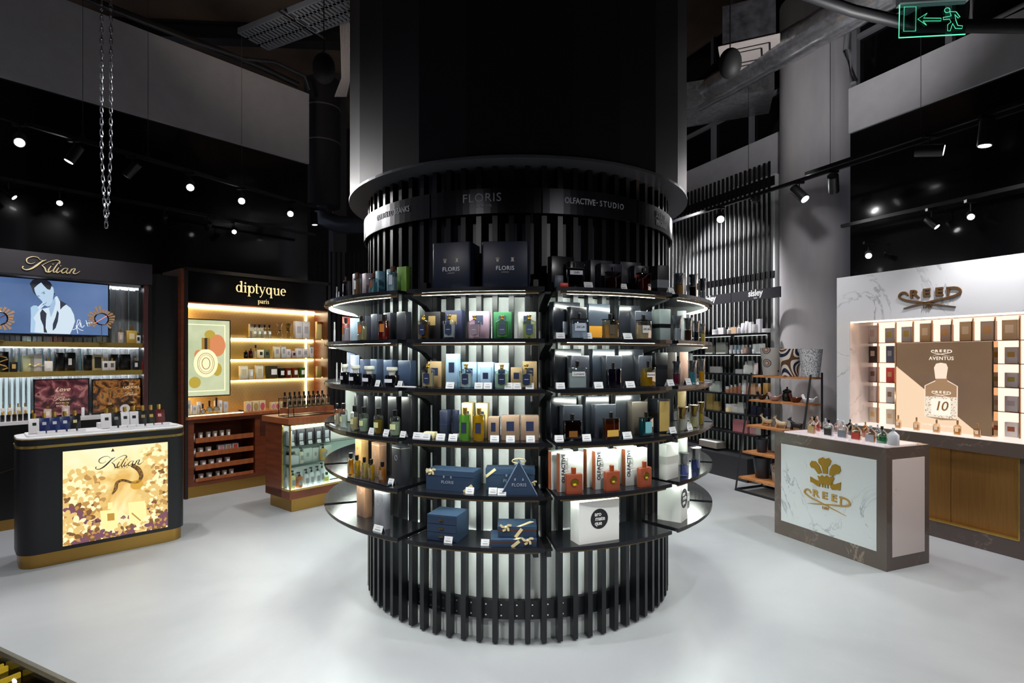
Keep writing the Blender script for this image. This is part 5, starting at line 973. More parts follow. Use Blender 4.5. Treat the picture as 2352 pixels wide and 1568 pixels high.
# ================================================================ wooden vitrine counter
VC = Frame((-2.27, 5.78), 50); VCF[0] = VC; VL = 1.25; VD = .51
GF = G('f6fbf9', 0, 1, 1.02)
vit = thing('vitrine_counter', [['counter_body', B().box(-.0, .32 - .0, .17, VD, .13, .90).box(0, VL, 0, VD, .13, .21).box(.32, VL, .42, VD, .21, .90).box(.0, .06, .0, .0005, .21, .22).mesh('counter_body', W1)],
    ['plinth', box(.03, VL, .02, VD - .05, 0, .13).mesh('plinth', BRASS)], ['worktop', box(-.03, VL, -.03, VD + .02, .905, .965).mesh('worktop', W2)],
    ['brass_frame', B().box(0, .016, 0, .016, .21, .905).box(0, VL, 0, .014, .21, .228).box(0, VL, 0, .014, .885, .905).box(0, .014, 0, .17, .21, .228).box(0, .014, 0, .17, .885, .905).box(0, .014, .156, .17, .21, .905).mesh('brass_frame', KG)],
    ['front_pane', box(.016, VL, .005, .008, .228, .885).mesh('front_pane', GF)], ['side_pane', box(.005, .008, .016, .156, .228, .885).mesh('side_pane', GF)],
    ['interior_light', box(.02, VL, .03, .04, .872, .882).mesh('interior_light', E('f6fffa', 42))], ['floor_light', box(.03, VL, .03, .15, .215, .222).mesh('floor_light', E('e6fff4', 5))]],
    VC.w(0, 0), VC.r, 'red wood glass-fronted counter with brass plinth and lit shelves', 'counter')
link('back_lining', box(.015, VL, .168, .1699, .23, .885).mesh('back_lining', C('cfd2cc', .4)), vit)
for z in (.47, .665): link('glass_shelf', box(.02, VL, .02, .165, z, z + .008).mesh('glass_shelf', G('d4ece6', .02)), vit)
V = lambda P, *a, **k: wallitem(VC, P, *a, **k)
P = 'upper shelf inside glass counter'
for i, px in enumerate((671, 692, 712, 732, 751)): V(P, 'tall_black_box', 'box', 'black box with grey oval emblem', px, 0, 19, 33, .10, carton, .05, '26242a', z=.673, label=(.5, .5, .5, 'a2a6ac')); V(P, 'price_card', 'price card', 'white folded card', px + 3, 0, 9, 8, .04, price_card, .02, z=.673)
V(P, 'white_box', 'box', 'tall white striped box at corner', 653, 0, 10, 34, .07, carton, .05, 'd4d4dc', z=.673)
P = 'middle shelf inside glass counter'
V(P, 'cream_jar', 'jar', 'large white jar with black lid', 650, 0, 20, 14, .08, plain, .06, 'jar', 'e0e0e2', z=.54, cap='101014')
V(P, 'white_box', 'box', 'white box under the jar', 650, 0, 24, 19, .05, carton, .09, 'd9d9dc', z=.478)
for px, wp, hp in [(677, 26, 34), (707, 22, 30), (725, 16, 28), (748, 30, 30)]: V(P, 'white_box', 'box', 'white box with small oval marks', px, 0, wp, hp, .11, carton, .04, 'd6d4d0', z=.478, label=(.3, .3, .5, '9b9b9e'))
for px, wp, hp, c in [(694, 12, 36, 'e4dcc6'), (744, 14, 36, 'd9a43a')]: V(P, 'pump_bottle', 'bottle', 'cream pump bottle' if px == 694 else 'amber pump bottle', px, 0, wp, hp, .05, pump_bottle, .04, c, z=.478)
P = 'bottom shelf inside glass counter'
for px, wp, hp in [(645, 22, 26), (700, 80, 46)]: V(P, 'white_box', 'box', 'white box at corner' if px < 660 else 'long white box behind bottles', px, 0, wp, hp, .11, carton, .04, 'dcdcdc', z=.2225)
for px, wp, hp, c, lk in [(675, 14, 42, 'e6cf96', 'cream-yellow pump bottle'), (690, 16, 36, 'b8662a', 'orange-brown pump bottle'), (706, 13, 40, 'e8e8ec', 'white pump bottle'), (718, 13, 42, 'e8e8ec', 'white pump bottle'), (732, 13, 42, 'e8e8ec', 'white pump bottle'), (742, 11, 48, 'e0e2ec', 'tall white pump bottle')]:
    V(P, 'pump_bottle', 'bottle', lk, px, 0, wp, hp, .05, pump_bottle, .045, c, z=.2225)
V(P, 'perfume_bottle', 'bottle', 'small yellow round bottle', 752, 0, 12, 24, .05, round_bottle, .03, z=.2225, liquid='e0d060')
flush_wall()
# bottle rack on the vitrine
rk = [['rail', B().tube([(0, 0, 0), (.55, 0, 0), (.55, .2, 0), (0, .2, 0)], .004, 6, True).tube([(0, 0, .1), (.55, 0, .1)], .004, 6).tube([(0, .2, .18), (.55, .2, .18)], .004, 6).mesh('rail', C('1b1512', .3, .4))]]
for x, y, h in ((0, 0, .1), (.55, 0, .1), (0, .2, .19), (.55, .2, .19), (.06, .0, .1)): rk.append(['upright', B().tube([(x, y, 0), (x, y, h)], .004, 6).mesh('upright', C('1b1512', .3, .4))])
rk.append(['wood_step', box(.01, .54, .01, .19, .03, .085).mesh('wood_step', W2)])
thing('bottle_rack', rk, VC.w(.04, .10, .9695), VC.r, 'black wire and wood rack of testers on glass counter', 'rack')
for i in range(9):
    thing('tester_bottle', [list(p) for p in round_bottle(.042, .13, liquid='d9d2a0', fill=.35)], VC.w(.085 + i * .055, .14, .9695 + .0855), VC.r, f'clear tester bottle with black cap, {ORD[i]} from left, front line of rack', 'bottle', 'tester bottles in front line of the rack')
    thing('tester_bottle', [list(p) for p in round_bottle(.042, .165, liquid='4a4038', fill=.5, glass='cfccd0')], VC.w(.075 + i * .055, .21 + .03, .9695 + .0855), VC.r, f'tall tester bottle with black cap, {ORD[i]} from left, back line of rack', 'bottle', 'tester bottles in back line of the rack')
print('wooden bay ok')
# ================================================================ marble bay with glowing cubicles (right wall)
MW = marble('white_marble', 'dcdde2', '9a9ea8', .8, .010, .12); MT = marble('taupe_marble', '5e524d', '8b7b70', 1.6, .012, .1); MPK = marble('warm_marble', 'dccfcb', 'b0a09a', 1.0, .010, .15)
MWC = marble('white_marble_counter', 'd3d6da', '8a8f99', 1.2, .010, .12)
CZ0, CZ1 = .912, 1.95
xl, xo, xg = RF.x(1922), RF.x(1951), RF.x(1978, .16); XE = 2.6
PEACH = E('ffd9bd', 1.0)
cre = thing('wall_display', [['marble_surround', B().box(xl, XE, 0, .42, CZ1, 2.41).box(xl, xo, 0, .42, 0, CZ1).box(xo, XE, .36, .42, CZ0, CZ1).mesh('marble_surround', MW)],
    ['reveal', box(xo, xo + .004, .005, .34, CZ0, CZ1).mesh('reveal', MPK)],
    ['back_light', box(xo + .01, XE, .352, .358, CZ0, CZ1 - .005).mesh('back_light', E('ffdcc4', 1.5))],
    ['cornice_light', box(xo, XE, .02, .035, CZ1 - .012, CZ1 - .003).mesh('cornice_light', E('ffd9b0', 9))],
    ['counter_slab', box(xo - .02, XE, -.03, .352, .80, CZ0).mesh('counter_slab', MT)],
    ['counter_light', box(xo, XE, -.02, .35, CZ0, CZ0 + .006).mesh('counter_light', E('fff0e4', .9))],
    ['base_slab', B().box(xo - .02, XE, 0, .35, 0, .14).box(xo - .02, xo + .1, 0, .35, .14, .80).box(RF.x(2343), RF.x(2343) + .12, 0, .35, .14, .80).mesh('base_slab', MT)],
    ], RF.w(0, 0), RF.r, 'white marble wall bay with bronze crest lettering and glowing cubicles', 'shop display')
for a, b_ in ((xo + .1, RF.x(2185, .06)), (RF.x(2185, .06) + .004, RF.x(2343)), (RF.x(2343) + .12, XE)):
    link('brass_panel', box(a, b_, .05, .07, .14, .80).mesh('brass_panel', tex_mat('brushed_bronze', 'noise', 60, [(.35, 'a87a42'), (.65, 'b2844a')], rough=.42, metal=.7, stretch=(1, 1, .05))), cre)
link('panel_trim', B().box(RF.x(2343) - .012, RF.x(2343), -.002, .05, .14, .80).box(xo + .1, RF.x(2343), -.002, .05, .14, .15).mesh('panel_trim', KG), cre)
def crossed_logo(width, y0, y1, mat, zc=0, year=True, boldk=.02):
    """capital letters with a C and D whose tails cross below"""
    s = width / 440; b = B(); P_ = lambda pts: [((x - 742) * s, -(y + .11 * (x - 742) - 362) * s) for x, y in pts]
    b.ribbon(P_([(590, 372), (575, 352), (548, 350), (526, 370), (530, 392), (590, 412), (690, 422), (800, 436), (930, 449)]), [q * s for q in (10, 16, 17, 17, 15, 14, 14, 12, 8, 2)], y0, y1, 8)
    b.ribbon(P_([(868, 313), (925, 308), (955, 320), (960, 345), (930, 366), (870, 385), (760, 415), (650, 445), (556, 475)]), [q * s for q in (17, 17, 18, 18, 16, 14, 13, 9, 2)], y0, y1, 8)
    b.ribbon(P_([(884, 312), (879, 374)]), 15 * s, y0, y1, spline=False)
    parts = [['logo_strokes', b.mesh('logo_strokes', mat)]]
    for ch, x, y in (('R', 638, 361), ('E', 728, 350), ('E', 818, 341)):
        q = P_([(x, y)])[0]; parts.append(['lettering', tmove(text_mesh('lettering', ch, 84 * s, mat, boldk + .015, 1, depth=(y1 - y0) / 2, sx=1.35), q[0], (y0 + y1) / 2, q[1])])
    if year: q = P_([(733, 456)])[0]; parts.append(['lettering', tmove(text_mesh('lettering', '1760', 34 * s, mat, .02, 1, depth=(y1 - y0) / 2), q[0], (y0 + y1) / 2, q[1])])
    return parts
BRZ = C('8c6a4a', .3, .6)
def at(parts, x, z, y=0):
    out = []
    for p in parts: m2 = p[1].copy(); m2.transform(Matrix.Translation((x, y, z))); out.append([p[0], m2])
    return out
lw = RF.x(2207) - RF.x(2066); 
for p in at(crossed_logo(lw, -.012, 0, BRZ), (RF.x(2207) + RF.x(2066)) / 2, RF.z(2136, 676)): link(p[0], p[1], cre)
# cubicle grid
BR2 = C('8a6a50', .12, .8)
g = B(); GY = .285
ZR = [1.735, 1.535, 1.335, 1.13]
cols = [RF.x(p, GY) for p in (1978, 2015, 2056)]; colr = [RF.x(p, GY) for p in (2284, 2341, 2400, 2470)]; top = [RF.x(p, GY) for p in (2096, 2139, 2185, 2233)]
for x in cols + colr: g.box(x - .003, x + .003, GY, GY + .02, CZ0 + .006, CZ1 - .012)
for x in top: g.box(x - .003, x + .003, GY, GY + .02, ZR[0], CZ1 - .012)
for z in ZR: g.box(cols[0], cols[-1], GY, .35, z - .003, z + .003).box(colr[0], XE, GY, .35, z - .003, z + .003)
g.box(cols[-1], colr[0], GY, .35, ZR[0] - .003, ZR[0] + .003)
link('cubicle_grid', g.mesh('cubicle_grid', BR2), cre)
uy = .145; ux0, ux1, uz0, uz1 = RF.x(2059, uy), RF.x(2280, uy), CZ0 + .012, ZR[0] - .008
def UP(x, y): # picture coords inside the poster (zoom 2 of the first look)
    px = 1900 + x * 452 / 1417; py = 560 + y * 500 / 1568; return (RF.x(px, uy), min(max(RF.z(px, py, uy), uz0), uz1))
SAND = tex_mat('sand_print', 'noise', 1.2, [(.3, '8a6850'), (.7, 'a8845f')], emit=.55); 
ps = [['mirror_frame', B().box(ux0 - .01, ux0, uy - .01, .2, uz0, uz1).box(ux1, ux1 + .012, uy - .01, .2, uz0, uz1).mesh('mirror_frame', C('c9a27a', .08, 1.0))], ['print', box(ux0, ux1, uy, uy + .01, uz0, uz1).mesh('print', SAND)],
      ['pale_wedge', B().prism([UP(497, 880), UP(1060, 1342), UP(1100, 1400), UP(497, 1330)], uy - .001, uy - .0002).mesh('pale_wedge', E('ffdcb8', .95))],
      ['pictured_bottle', B().prism([UP(*p) for p in [(705, 1020), (780, 985), (785, 960), (862, 960), (866, 985), (938, 1025), (936, 1270), (820, 1268), (706, 1240)]], uy - .002, uy - .0011).mesh('pictured_bottle', E('b98f68', .75))],
      ['pictured_flask_edge', B().ribbon([UP(*p) for p in [(705, 1240), (705, 1020), (780, 985)]], .008, uy - .003, uy - .0021, spline=False).ribbon([UP(*p) for p in [(866, 985), (938, 1025), (936, 1270)]], .008, uy - .003, uy - .0021, spline=False).mesh('pictured_flask_edge', E('ffe6cc', 1.0))],
      ['pictured_stopper', B().prism([UP(*p) for p in [(780, 970), (770, 890), (785, 862), (820, 855), (858, 862), (870, 890), (858, 970)]], uy - .003, uy - .0021).mesh('pictured_stopper', E('ffe4cc', 1.0))],
      ['pictured_label', B().prism([UP(*p) for p in [(706, 1095), (938, 1105), (936, 1265), (706, 1240)]], uy - .003, uy - .0021).mesh('pictured_label', tex_mat('speckled_label', 'voronoi', 70, [(.2, 'a27a50'), (.45, 'fff0dc')], emit=.9))],
      ['label_heart', B().prism([UP(*p) for p in [(750, 1112), (890, 1118), (888, 1240), (750, 1228)]], uy - .004, uy - .0031).mesh('label_heart', E('fff2e0', 1.05))]]
c_ = UP(820, 1170); ps.append(['lettering', tmove(text_mesh('lettering', '10', .12, E('a8743c', .6), .008, .9, shear=.2), c_[0], uy - .0052, c_[1])])
WG = E('fff0dc', 1.0)
c_ = UP(823, 775); ps += at(crossed_logo((UP(897, 770)[0] - UP(750, 770)[0]), uy - .004, uy - .002, WG, year=False), c_[0], c_[1])
c_ = UP(822, 825); ps.append(['lettering', tmove(text_mesh('lettering', 'AVENTUS', .044, WG, .01, 1.1), c_[0], uy - .004, c_[1])])
c_ = UP(822, 1072); ps += at(crossed_logo((UP(890, 770)[0] - UP(755, 770)[0]), uy - .005, uy - .0035, WG, year=False), c_[0], c_[1])
c_ = UP(820, 1310); ps.append(['lettering', tmove(text_mesh('lettering', 'THE FRAGRANCE FOR MEN', .026, WG, .0, 1.0), c_[0], uy - .004, c_[1])])
thing('lit_poster', ps, RF.w(0, 0), RF.r, 'bronze lit poster of a square bottle with large stopper in marble bay', 'poster')
# boxed bottles in the cubicles
RW = lambda *a, **k: wallitem(RF, *a, **k)
P = 'top line of glowing cubicles'
for px, wp, hp, c, lb in [(2003, 19, 40, 'cfc2c2', 'b9a0a0'), (2042, 21, 33, 'a9a6b2', 'b09a4a'), (2081, 24, 35, 'b3b0ba', 'b09a4a'), (2124, 26, 42, 'c2a98c', 'e0d0c0'), (2171, 26, 38, 'b9a8a4', 'c9a070'), (2217, 30, 44, 'c2a98c', 'e0d0c0'), (2267, 34, 44, 'b9aaa6', 'c9a070'), (2318, 38, 46, 'c2a98c', 'e0d0c0')]:
    lk = {'c2a98c': 'chequered gold box', 'cfc2c2': 'pinkish white box', 'a9a6b2': 'grey box, gold label', 'b3b0ba': 'silver-grey box, gold label'}.get(c, 'taupe box with framed label')
    RW(P, 'perfume_box', 'box', lk, px, 0, wp, hp, .288, carton, .055, c, z=ZR[0] + .003, label=(.55, .4, .55, lb))
for ci, (pxs, name) in enumerate([((2004, 19), 'first cubicle column beside marble reveal'), ((2043, 19), 'second cubicle column from marble reveal'), ((2322, 34), 'cubicle column beyond the poster')]):
    px, wp = pxs
    data = [[('3a2a26', 'd9c0b4', 'dark brown box'), ('a88c8a', '6b4a34', 'mauve-grey box'), ('c9b4ae', 'd6c0b0', 'pale pink box'), ('d0bca8', 'c9a070', 'beige box')], [('5f6684', 'aeb2c4', 'slate-blue box'), ('c23a38', 'd08a60', 'bright red box'), ('cbc2c4', '8a6a4c', 'light grey box'), ('d9c8b8', 'c8a878', 'cream box')],
            [('bdb4b8', 'a88a50', 'silver box, gold label'), ('bfb6ba', 'a09048', 'silver box, wide gold label'), ('c9c0c4', 'b0a0a4', 'pale silver box'), ('e2d8d8', '9a5a40', 'white box, rust label')]][ci]
    for k, (c, lb, lk) in enumerate(data):
        x = RF.x(px, .288); z = ([1.535, 1.335, 1.13, CZ0 + .006][k]) + .0035; Y = RF.dep(px, .288); w_ = (RF.x(px + wp / 2, .288) - RF.x(px - wp / 2, .288)) * .9; h = min([38, 34, 36, 34][k] * Y / F * (1.0), .165)
        thing('perfume_box', [list(p) for p in carton(q3(w_), .055, q3(h), c, label=(.55, .32, .55, lb))], RF.w(x, .316, z), RF.r, f"{lk} in {name}, {['second', 'third', 'fourth', 'bottom'][k]} cell down", 'box', 'boxes in the cubicle columns')
P = 'glowing ledge below bronze poster'
for px, wp, hp, c in [(2061, 13, 30, 'e9c8a0'), (2103, 14, 30, 'e9c8a0'), (2149, 16, 30, 'ead0b0'), (2197, 17, 34, 'e0b050'), (2243, 17, 32, 'e6c08c')]:
    RW(P, 'perfume_bottle', 'bottle', 'square golden bottle with crowned stopper', px, 0, wp, hp, .05, square_bottle, .03, 'f6e6d0', z=CZ0 + .006, liquid=c, cap='c9a27a', capmetal=.7, caps=.3, capw=.3, shoulder=.18, label=(.5, .4, .5, 'f0dcc8'))
flush_wall()
# ================================================================ marble counter with the gilt emblem
MC = Frame((2.39, 5.15), -67.7); ML, MD, MH = 1.027, .489, .918
CT = thing('emblem_counter', [['counter_body', box(0, ML, 0, MD, 0, MH).mesh('counter_body', MT)], ['front_panel', box(.075, ML - .075, -.004, .0, .13, MH - .10).mesh('front_panel', MWC), 'white marble front panel'],
    ['side_panel', box(ML, ML + .004, .06, MD - .06, .10, MH - .09).mesh('side_panel', MPK), 'pinkish white marble end panel'], ['light_top', box(.06, ML - .06, .05, MD - .05, MH, MH + .006).mesh('light_top', E('fff2f4', .95)), 'glowing white top plate'],
    ['acrylic_tray', box(.03, ML - .03, .03, MD - .03, MH + .006, MH + .008).mesh('acrylic_tray', G('ffffff', .02, 1, 1.1))]],
    MC.w(0, 0), MC.r, 'taupe and white marble counter with gilt feather emblem', 'counter')
EM = C('b08a34', .32, .65); ex = (MC.x(1866) + MC.x(1930)) / 2; ez0 = MC.z(1898, 1123)
def EP(x, y): px = 1760 + x * 592 / 2321; py = 940 + y * 400 / 1568; return (MC.x(px), MC.z(px, py))
f = B()
for pts in ([(475, 580), (440, 530), (410, 520), (398, 490), (415, 462), (450, 465), (480, 500), (505, 570)], [(520, 575), (505, 510), (475, 480), (478, 445), (515, 430), (540, 445), (570, 435), (592, 460), (580, 500), (560, 520), (558, 580)], [(575, 590), (580, 540), (600, 500), (630, 490), (670, 510), (678, 550), (655, 580), (625, 580), (610, 600)]):
    f.prism([EP(*p) for p in pts], -.012, -.0045)
emb = [['feather_relief', f.mesh('feather_relief', EM)], ['coronet', B().prism([EP(*p) for p in [(470, 595), (490, 605), (510, 590), (530, 608), (550, 592), (570, 610), (600, 600), (620, 622), (600, 660), (595, 685), (480, 662), (485, 640)]], -.014, -.0045).mesh('coronet', EM)],
       ['ribbon_scroll', B().prism([EP(*p) for p in [(403, 603), (450, 630), (492, 645), (490, 695), (470, 690), (430, 660), (405, 650)]], -.012, -.0045).prism([EP(*p) for p in [(585, 660), (620, 675), (678, 655), (672, 730), (650, 720), (600, 722), (585, 700)]], -.012, -.0045).mesh('ribbon_scroll', EM)],
       ['small_crosses', B().ribbon([EP(512, 660), EP(514, 700)], .008, -.012, -.0045, spline=False).ribbon([EP(535, 665), EP(537, 705)], .008, -.012, -.0045, spline=False).ribbon([EP(560, 668), EP(562, 710)], .008, -.012, -.0045, spline=False).mesh('small_crosses', EM)]]
lw = EP(745, 830)[0] - EP(340, 730)[0]; c_ = EP(545, 795)
for p in emb + at(crossed_logo(lw, -.010, -.0045, C('c09a58', .35, .5)), c_[0], c_[1]): link(p[0], p[1], CT)
for i, (px, yy, wp, hp, glass, liq, lb, cap, lk) in enumerate([(1862, .12, 19, 38, 'f8ece4', 'e6b9a0', 'b9a070', 'c9a078', 'clear and peach bottle, gold label'), (1874, .30, 16, 34, 'f2c8c0', 'e08a80', None, 'd8b0a0', 'coral-tinted bottle'), (1893, .30, 14, 32, 'eef0f4', None, None, 'c0c4cc', 'plain clear bottle behind black-labelled one'),
        (1901, .12, 22, 38, 'eef0f4', 'e8e8ee', '17171a', '141416', 'clear bottle with black label'), (1921, .30, 16, 34, 'f2e6e2', None, None, 'cfd0d6', 'clear rosy bottle'), (1933, .12, 23, 39, 'f0e6e4', 'e0d8d8', '6f7686', 'd0d2d8', 'clear bottle with slate label'),
        (1950, .34, 12, 36, '7a5a4a', '4a2a20', None, '2a1612', 'dark brown bottle behind red-labelled one'), (1964, .12, 23, 38, 'f4dcb0', 'b8741a', 'b23a34', 'c9d0dc', 'amber bottle with red label'), (1985, .32, 14, 36, 'f0c070', 'e09a30', None, 'c9a050', 'golden bottle in second line'),
        (1997, .12, 25, 38, 'f0e0d8', 'd9a878', 'a0a4ae', 'cfd4de', 'peach bottle with silver label'), (2013, .32, 14, 34, 'e6e8ee', None, None, 'c4c8d2', 'plain clear bottle behind green one'), (2023, .12, 25, 40, 'd6e4dc', '1f8a5a', None, '3a1f1a', 'clear bottle with green base'), (2049, .12, 26, 40, '!d3d3dc', None, None, 'b8bcc8', 'frosted white bottle')]):
    x = MC.x(px, yy); Y = MC.dep(px, yy); w_ = (MC.x(px + wp / 2, yy) - MC.x(px - wp / 2, yy)) * .9; h = hp * Y / F
    thing('perfume_bottle', [list(p) for p in square_bottle(q3(w_), .03, q3(h), glass, liquid=liq, cap=cap, capmetal=.3, caps=.2, capw=.26, shoulder=.22, fill=.65, label=(.85, .5, .32, lb) if lb else None)], MC.w(x, yy + .015, MH + .0085), MC.r, f'{lk} on marble counter', 'bottle')
# ================================================================ black slatted wall with white cosmetics
slat = box(-.015, .015, -.034, -.018, .30, 4.12).mesh('slat', C('17181b', .35, .2))
sl = thing('slatted_display', [['back_sheet', box(-2.9, .66, -.004, .15, .30, 3.95).mesh('back_sheet', C('d9dcdd', .5)), 'white sheet behind the slats'], ['upper_rail', box(-2.9, .66, -.02, -.004, 3.80, 3.92).mesh('upper_rail', BLK)], ['mid_rail', box(-2.9, .66, -.02, -.004, 2.62, 2.70).mesh('mid_rail', BLK)]],
    SF.w(0, 0), SF.r, 'tall black slatted wall display with shelves of white cosmetics', 'shop display')
for i in range(44): link('slat', slat, sl, (-2.85 + i * .08, 0, 0))
BS = C('101114', .35)
SZ = [1.90, 1.635, 1.37, 1.105, .845, .59]
for z in SZ:
    for a, b_ in ((-2.6, -1.32), (-1.30, .0), (.02, .62)):
        s = link('wall_shelf', box(a, b_, -.30, -.06, z - .02, z).mesh('wall_shelf', BS), sl); link('led_strip', box(a + .03, b_ - .03, -.072, -.064, z - .026, z - .0205).mesh('led_strip', E('f4fff8', 1.6)), s)
link('base_unit', B().box(-2.6, -.35, -.42, -.0, 0, .33).mesh('base_unit', C('26262b', .4)), sl); link('base_unit', box(-.33, .60, -.42, -.0, 0, .30).mesh('base_unit', C('2a2a2f', .4)), sl)
for px0, px1, c in ((1560, 1680, 1645), (1681, 1793, 1735)):
    a, b_ = SF.x(px0, -.3), SF.x(px1, -.3); 
    s = link('sign_panel', box(a, b_, -.31, -.29, 2.315, 2.445).mesh('sign_panel', C('37373d', .4)), sl)
    link('lettering', tmove(text_mesh('lettering', 'sisley', .115, C('f4f4f6', .4), .022, .95), SF.x(c if c > 1700 else 1630, -.31), -.311, 2.40), s); link('lettering', tmove(text_mesh('lettering', 'PARIS', .022, TXTW, .01, 1), SF.x(c if c > 1700 else 1630, -.31), -.311, 2.338), s)
S_ = lambda *a, **k: wallitem(SF, *a, **k)
random.seed(11)
rowspec = [('top shelf of slatted wall', 0, [(1655, 14, 16, 'box', 'e0dfe2'), (1641, 13, 12, 'jar', 'e4e4e8'), (1672, 9, 16, 'bottle', 'e9e4e6'), (1684, 14, 16, 'box', 'd6b898'), (1694, 8, 20, 'bottle', 'dcdce2'), (1703, 9, 24, 'tube', 'e8e8ee'), (1712, 9, 28, 'tube', 'dadbe2'), (1721, 9, 26, 'box', 'e3e3e8'), (1731, 12, 20, 'jar', 'e6e6ea'), (1741, 10, 32, 'box', 'c9c9d0'), (1757, 17, 9, 'jar', 'd6d6dc')]),
    ('second shelf of slatted wall', 1, [(1628, 18, 20, 'box', 'dcdcd0'), (1655, 24, 26, 'box', 'dfe6da'), (1676, 8, 20, 'tube', 'd9d9de'), (1685, 8, 20, 'tube', 'b9cbd6'), (1694, 8, 20, 'tube', 'a9c0d4'), (1703, 8, 20, 'tube', 'd9d4d2'), (1711, 8, 20, 'bottle', 'caa48c'), (1720, 8, 20, 'bottle', '4a5058'), (1729, 9, 22, 'tube', 'dfe6e6'), (1738, 9, 22, 'box', 'd0dad8'), (1747, 10, 23, 'box', 'dde4e2')]),
    ('third shelf of slatted wall', 2, [(1642, 26, 14, 'box', 'e8e8ea'), (1696, 16, 10, 'box', 'dadade'), (1711, 11, 28, 'bottle', 'e6ebe8'), (1722, 10, 30, 'box', 'dfe6e2'), (1733, 10, 26, 'tube', 'eadcd8')]),
    ('fourth shelf of slatted wall', 3, [(1634, 12, 28, 'bottle', 'e4efe6'), (1647, 12, 24, 'box', 'dfeae4'), (1668, 7, 14, 'jar', 'c08a6a'), (1677, 8, 18, 'bottle', 'b98468'), (1686, 8, 20, 'bottle', 'b07a5c'), (1696, 9, 24, 'bottle', 'a8705a'), (1706, 11, 32, 'tube', 'e2e4e6'), (1717, 9, 26, 'bottle', 'b87a5e'), (1729, 10, 26, 'box', 'd8b08c'), (1741, 10, 26, 'bottle', 'c9946c'), (1757, 14, 28, 'box', 'b08a4c')]),
    ('fifth shelf of slatted wall', 4, [(1629, 16, 38, 'box', 'c9ae6c'), (1644, 12, 20, 'box', 'c4a868'), (1673, 15, 18, 'jar', 'e0cda4'), (1687, 14, 20, 'box', 'dfe0de'), (1700, 14, 24, 'box', 'd8dad8'), (1712, 9, 16, 'bottle', '1c1a1c'), (1730, 14, 20, 'box', '252640'), (1745, 13, 18, 'box', '24253c'), (1759, 12, 18, 'box', '22223a')]),
    ('sixth shelf of slatted wall', 5, [(1699, 36, 28, 'box', 'd98a94'), (1728, 14, 20, 'box', 'd8a0a4'), (1741, 12, 16, 'box', 'cfd0d0')])]
cn = {'e': 'white', 'd': 'pale', 'c': 'beige', 'b': 'copper', 'a': 'blue-grey', '2': 'navy', '1': 'black', '4': 'dark'}
names = {'box': ('cosmetics_box', 'box'), 'jar': ('cream_jar', 'jar'), 'tube': ('cream_tube', 'tube'), 'bottle': ('lotion_bottle', 'bottle')}
for P, zi, L in rowspec:
    for px, wp, hp, kd, c in L:
        nm, ct = names[kd]; S_(P, nm, ct, f"{'pink' if c == 'd98a94' else cn.get(c[0], 'pale')} cosmetic {ct}", px, 0, wp, hp, -.22 if kd != 'box' else -.20, plain, .05, kd, c, z=SZ[zi])
P = 'base ledge of slatted wall'
S_(P, 'patterned_box', 'box', 'white flat box with floral sides', 1625, 0, 44, 15, -.32, carton, .18, 'e6e6e4', z=.33, band=(.05, .9, '9a9088'))
flush_wall()
# ================================================================ ladder rack with pots, bowls and figurines
LR = Frame((2.67, 6.76), -65); LWD = .80
WB = tex_mat('oak_board', 'noise', 4, [(.3, 'a8683c'), (.6, 'c08450'), (.8, 'cf9460')], rough=.5, stretch=(8, 1, 1)); IRON = C('17161a', .5, .2)
lad = thing('ladder_rack', [['floor_frame', B().tube([(0, 0, .015), (LWD, 0, .015), (LWD, .44, .015), (0, .44, .015)], .014, 4, True).mesh('floor_frame', IRON)]], LR.w(0, 0), LR.r, 'black iron ladder rack with five wooden boards beside the pillar', 'rack')
if lad.type == 'MESH': pass
for x in (0, LWD):
    link('leg', B().tube([(x, 0, 0.0), (x, .26, 1.40)], .014, 4).mesh('leg', IRON), lad); link('leg', B().tube([(x, .44, 0.0), (x, .44, 1.42)], .014, 4).mesh('leg', IRON), lad)
LZ = [1.37, 1.08, .775, .465, .165]; LY = [.262, .215, .16, .105, .045]
for z, y in zip(LZ, LY): link('wooden_board', box(.0, LWD, y, .43, z - .022, z).mesh('wooden_board', WB), lad)
# printed pots
def conc(key, base, a, b_, scale, kind='voronoi'):
    m, n, l, bs = newmat(key); tc = n.new('ShaderNodeTexCoord')
    if kind == 'voronoi': t = n.new('ShaderNodeTexVoronoi'); t.inputs['Scale'].default_value = scale; t.inputs['Randomness'].default_value = .5; out = t.outputs['Distance']
    else: t = n.new('ShaderNodeTexNoise'); t.inputs['Scale'].default_value = scale; t.inputs['Detail'].default_value = 0; out = t.outputs[0]
    l.new(tc.outputs['Object'], t.inputs['Vector']); mm = n.new('ShaderNodeMath'); mm.operation = 'MULTIPLY'; mm.inputs[1].default_value = 1.7 if kind == 'voronoi' else 9; l.new(out, mm.inputs[0])
    fr = n.new('ShaderNodeMath'); fr.operation = 'FRACT' if kind != 'voronoi' else 'MULTIPLY'; fr.inputs[1].default_value = 1; l.new(mm.outputs[0], fr.inputs[0])
    r = ramp(n, [(0, a), (.16, base), (.26, b_), (.40, base), (.5, a), (.6, base)] if kind == 'voronoi' else [(0, a), (.22, a), (.3, base), (.5, base), (.56, b_), (.72, b_), (.8, base)]); r.color_ramp.interpolation = 'CONSTANT'; l.new(fr.outputs[0], r.inputs[0]); l.new(r.outputs[0], bs.inputs['Base Color']); bs.inputs['Roughness'].default_value = .35
conc('ring_pot', 'a9a5a0', '232c44', '8a5a3a', 7); conc('wave_pot', 'd9d0c4', '1c2340', '5a3f2c', 2.6, 'noise')
tex_mat('weave_pot', 'voronoi', 75, [(.25, '4a4a52'), (.5, 'c3c3c6')], rough=.5); C('1c2430', .3); _m['dark_pot'] = C('1c2430', .3)
L_ = lambda *a, **k: wallitem(LR, *a, **k)
P = 'top board of ladder rack'
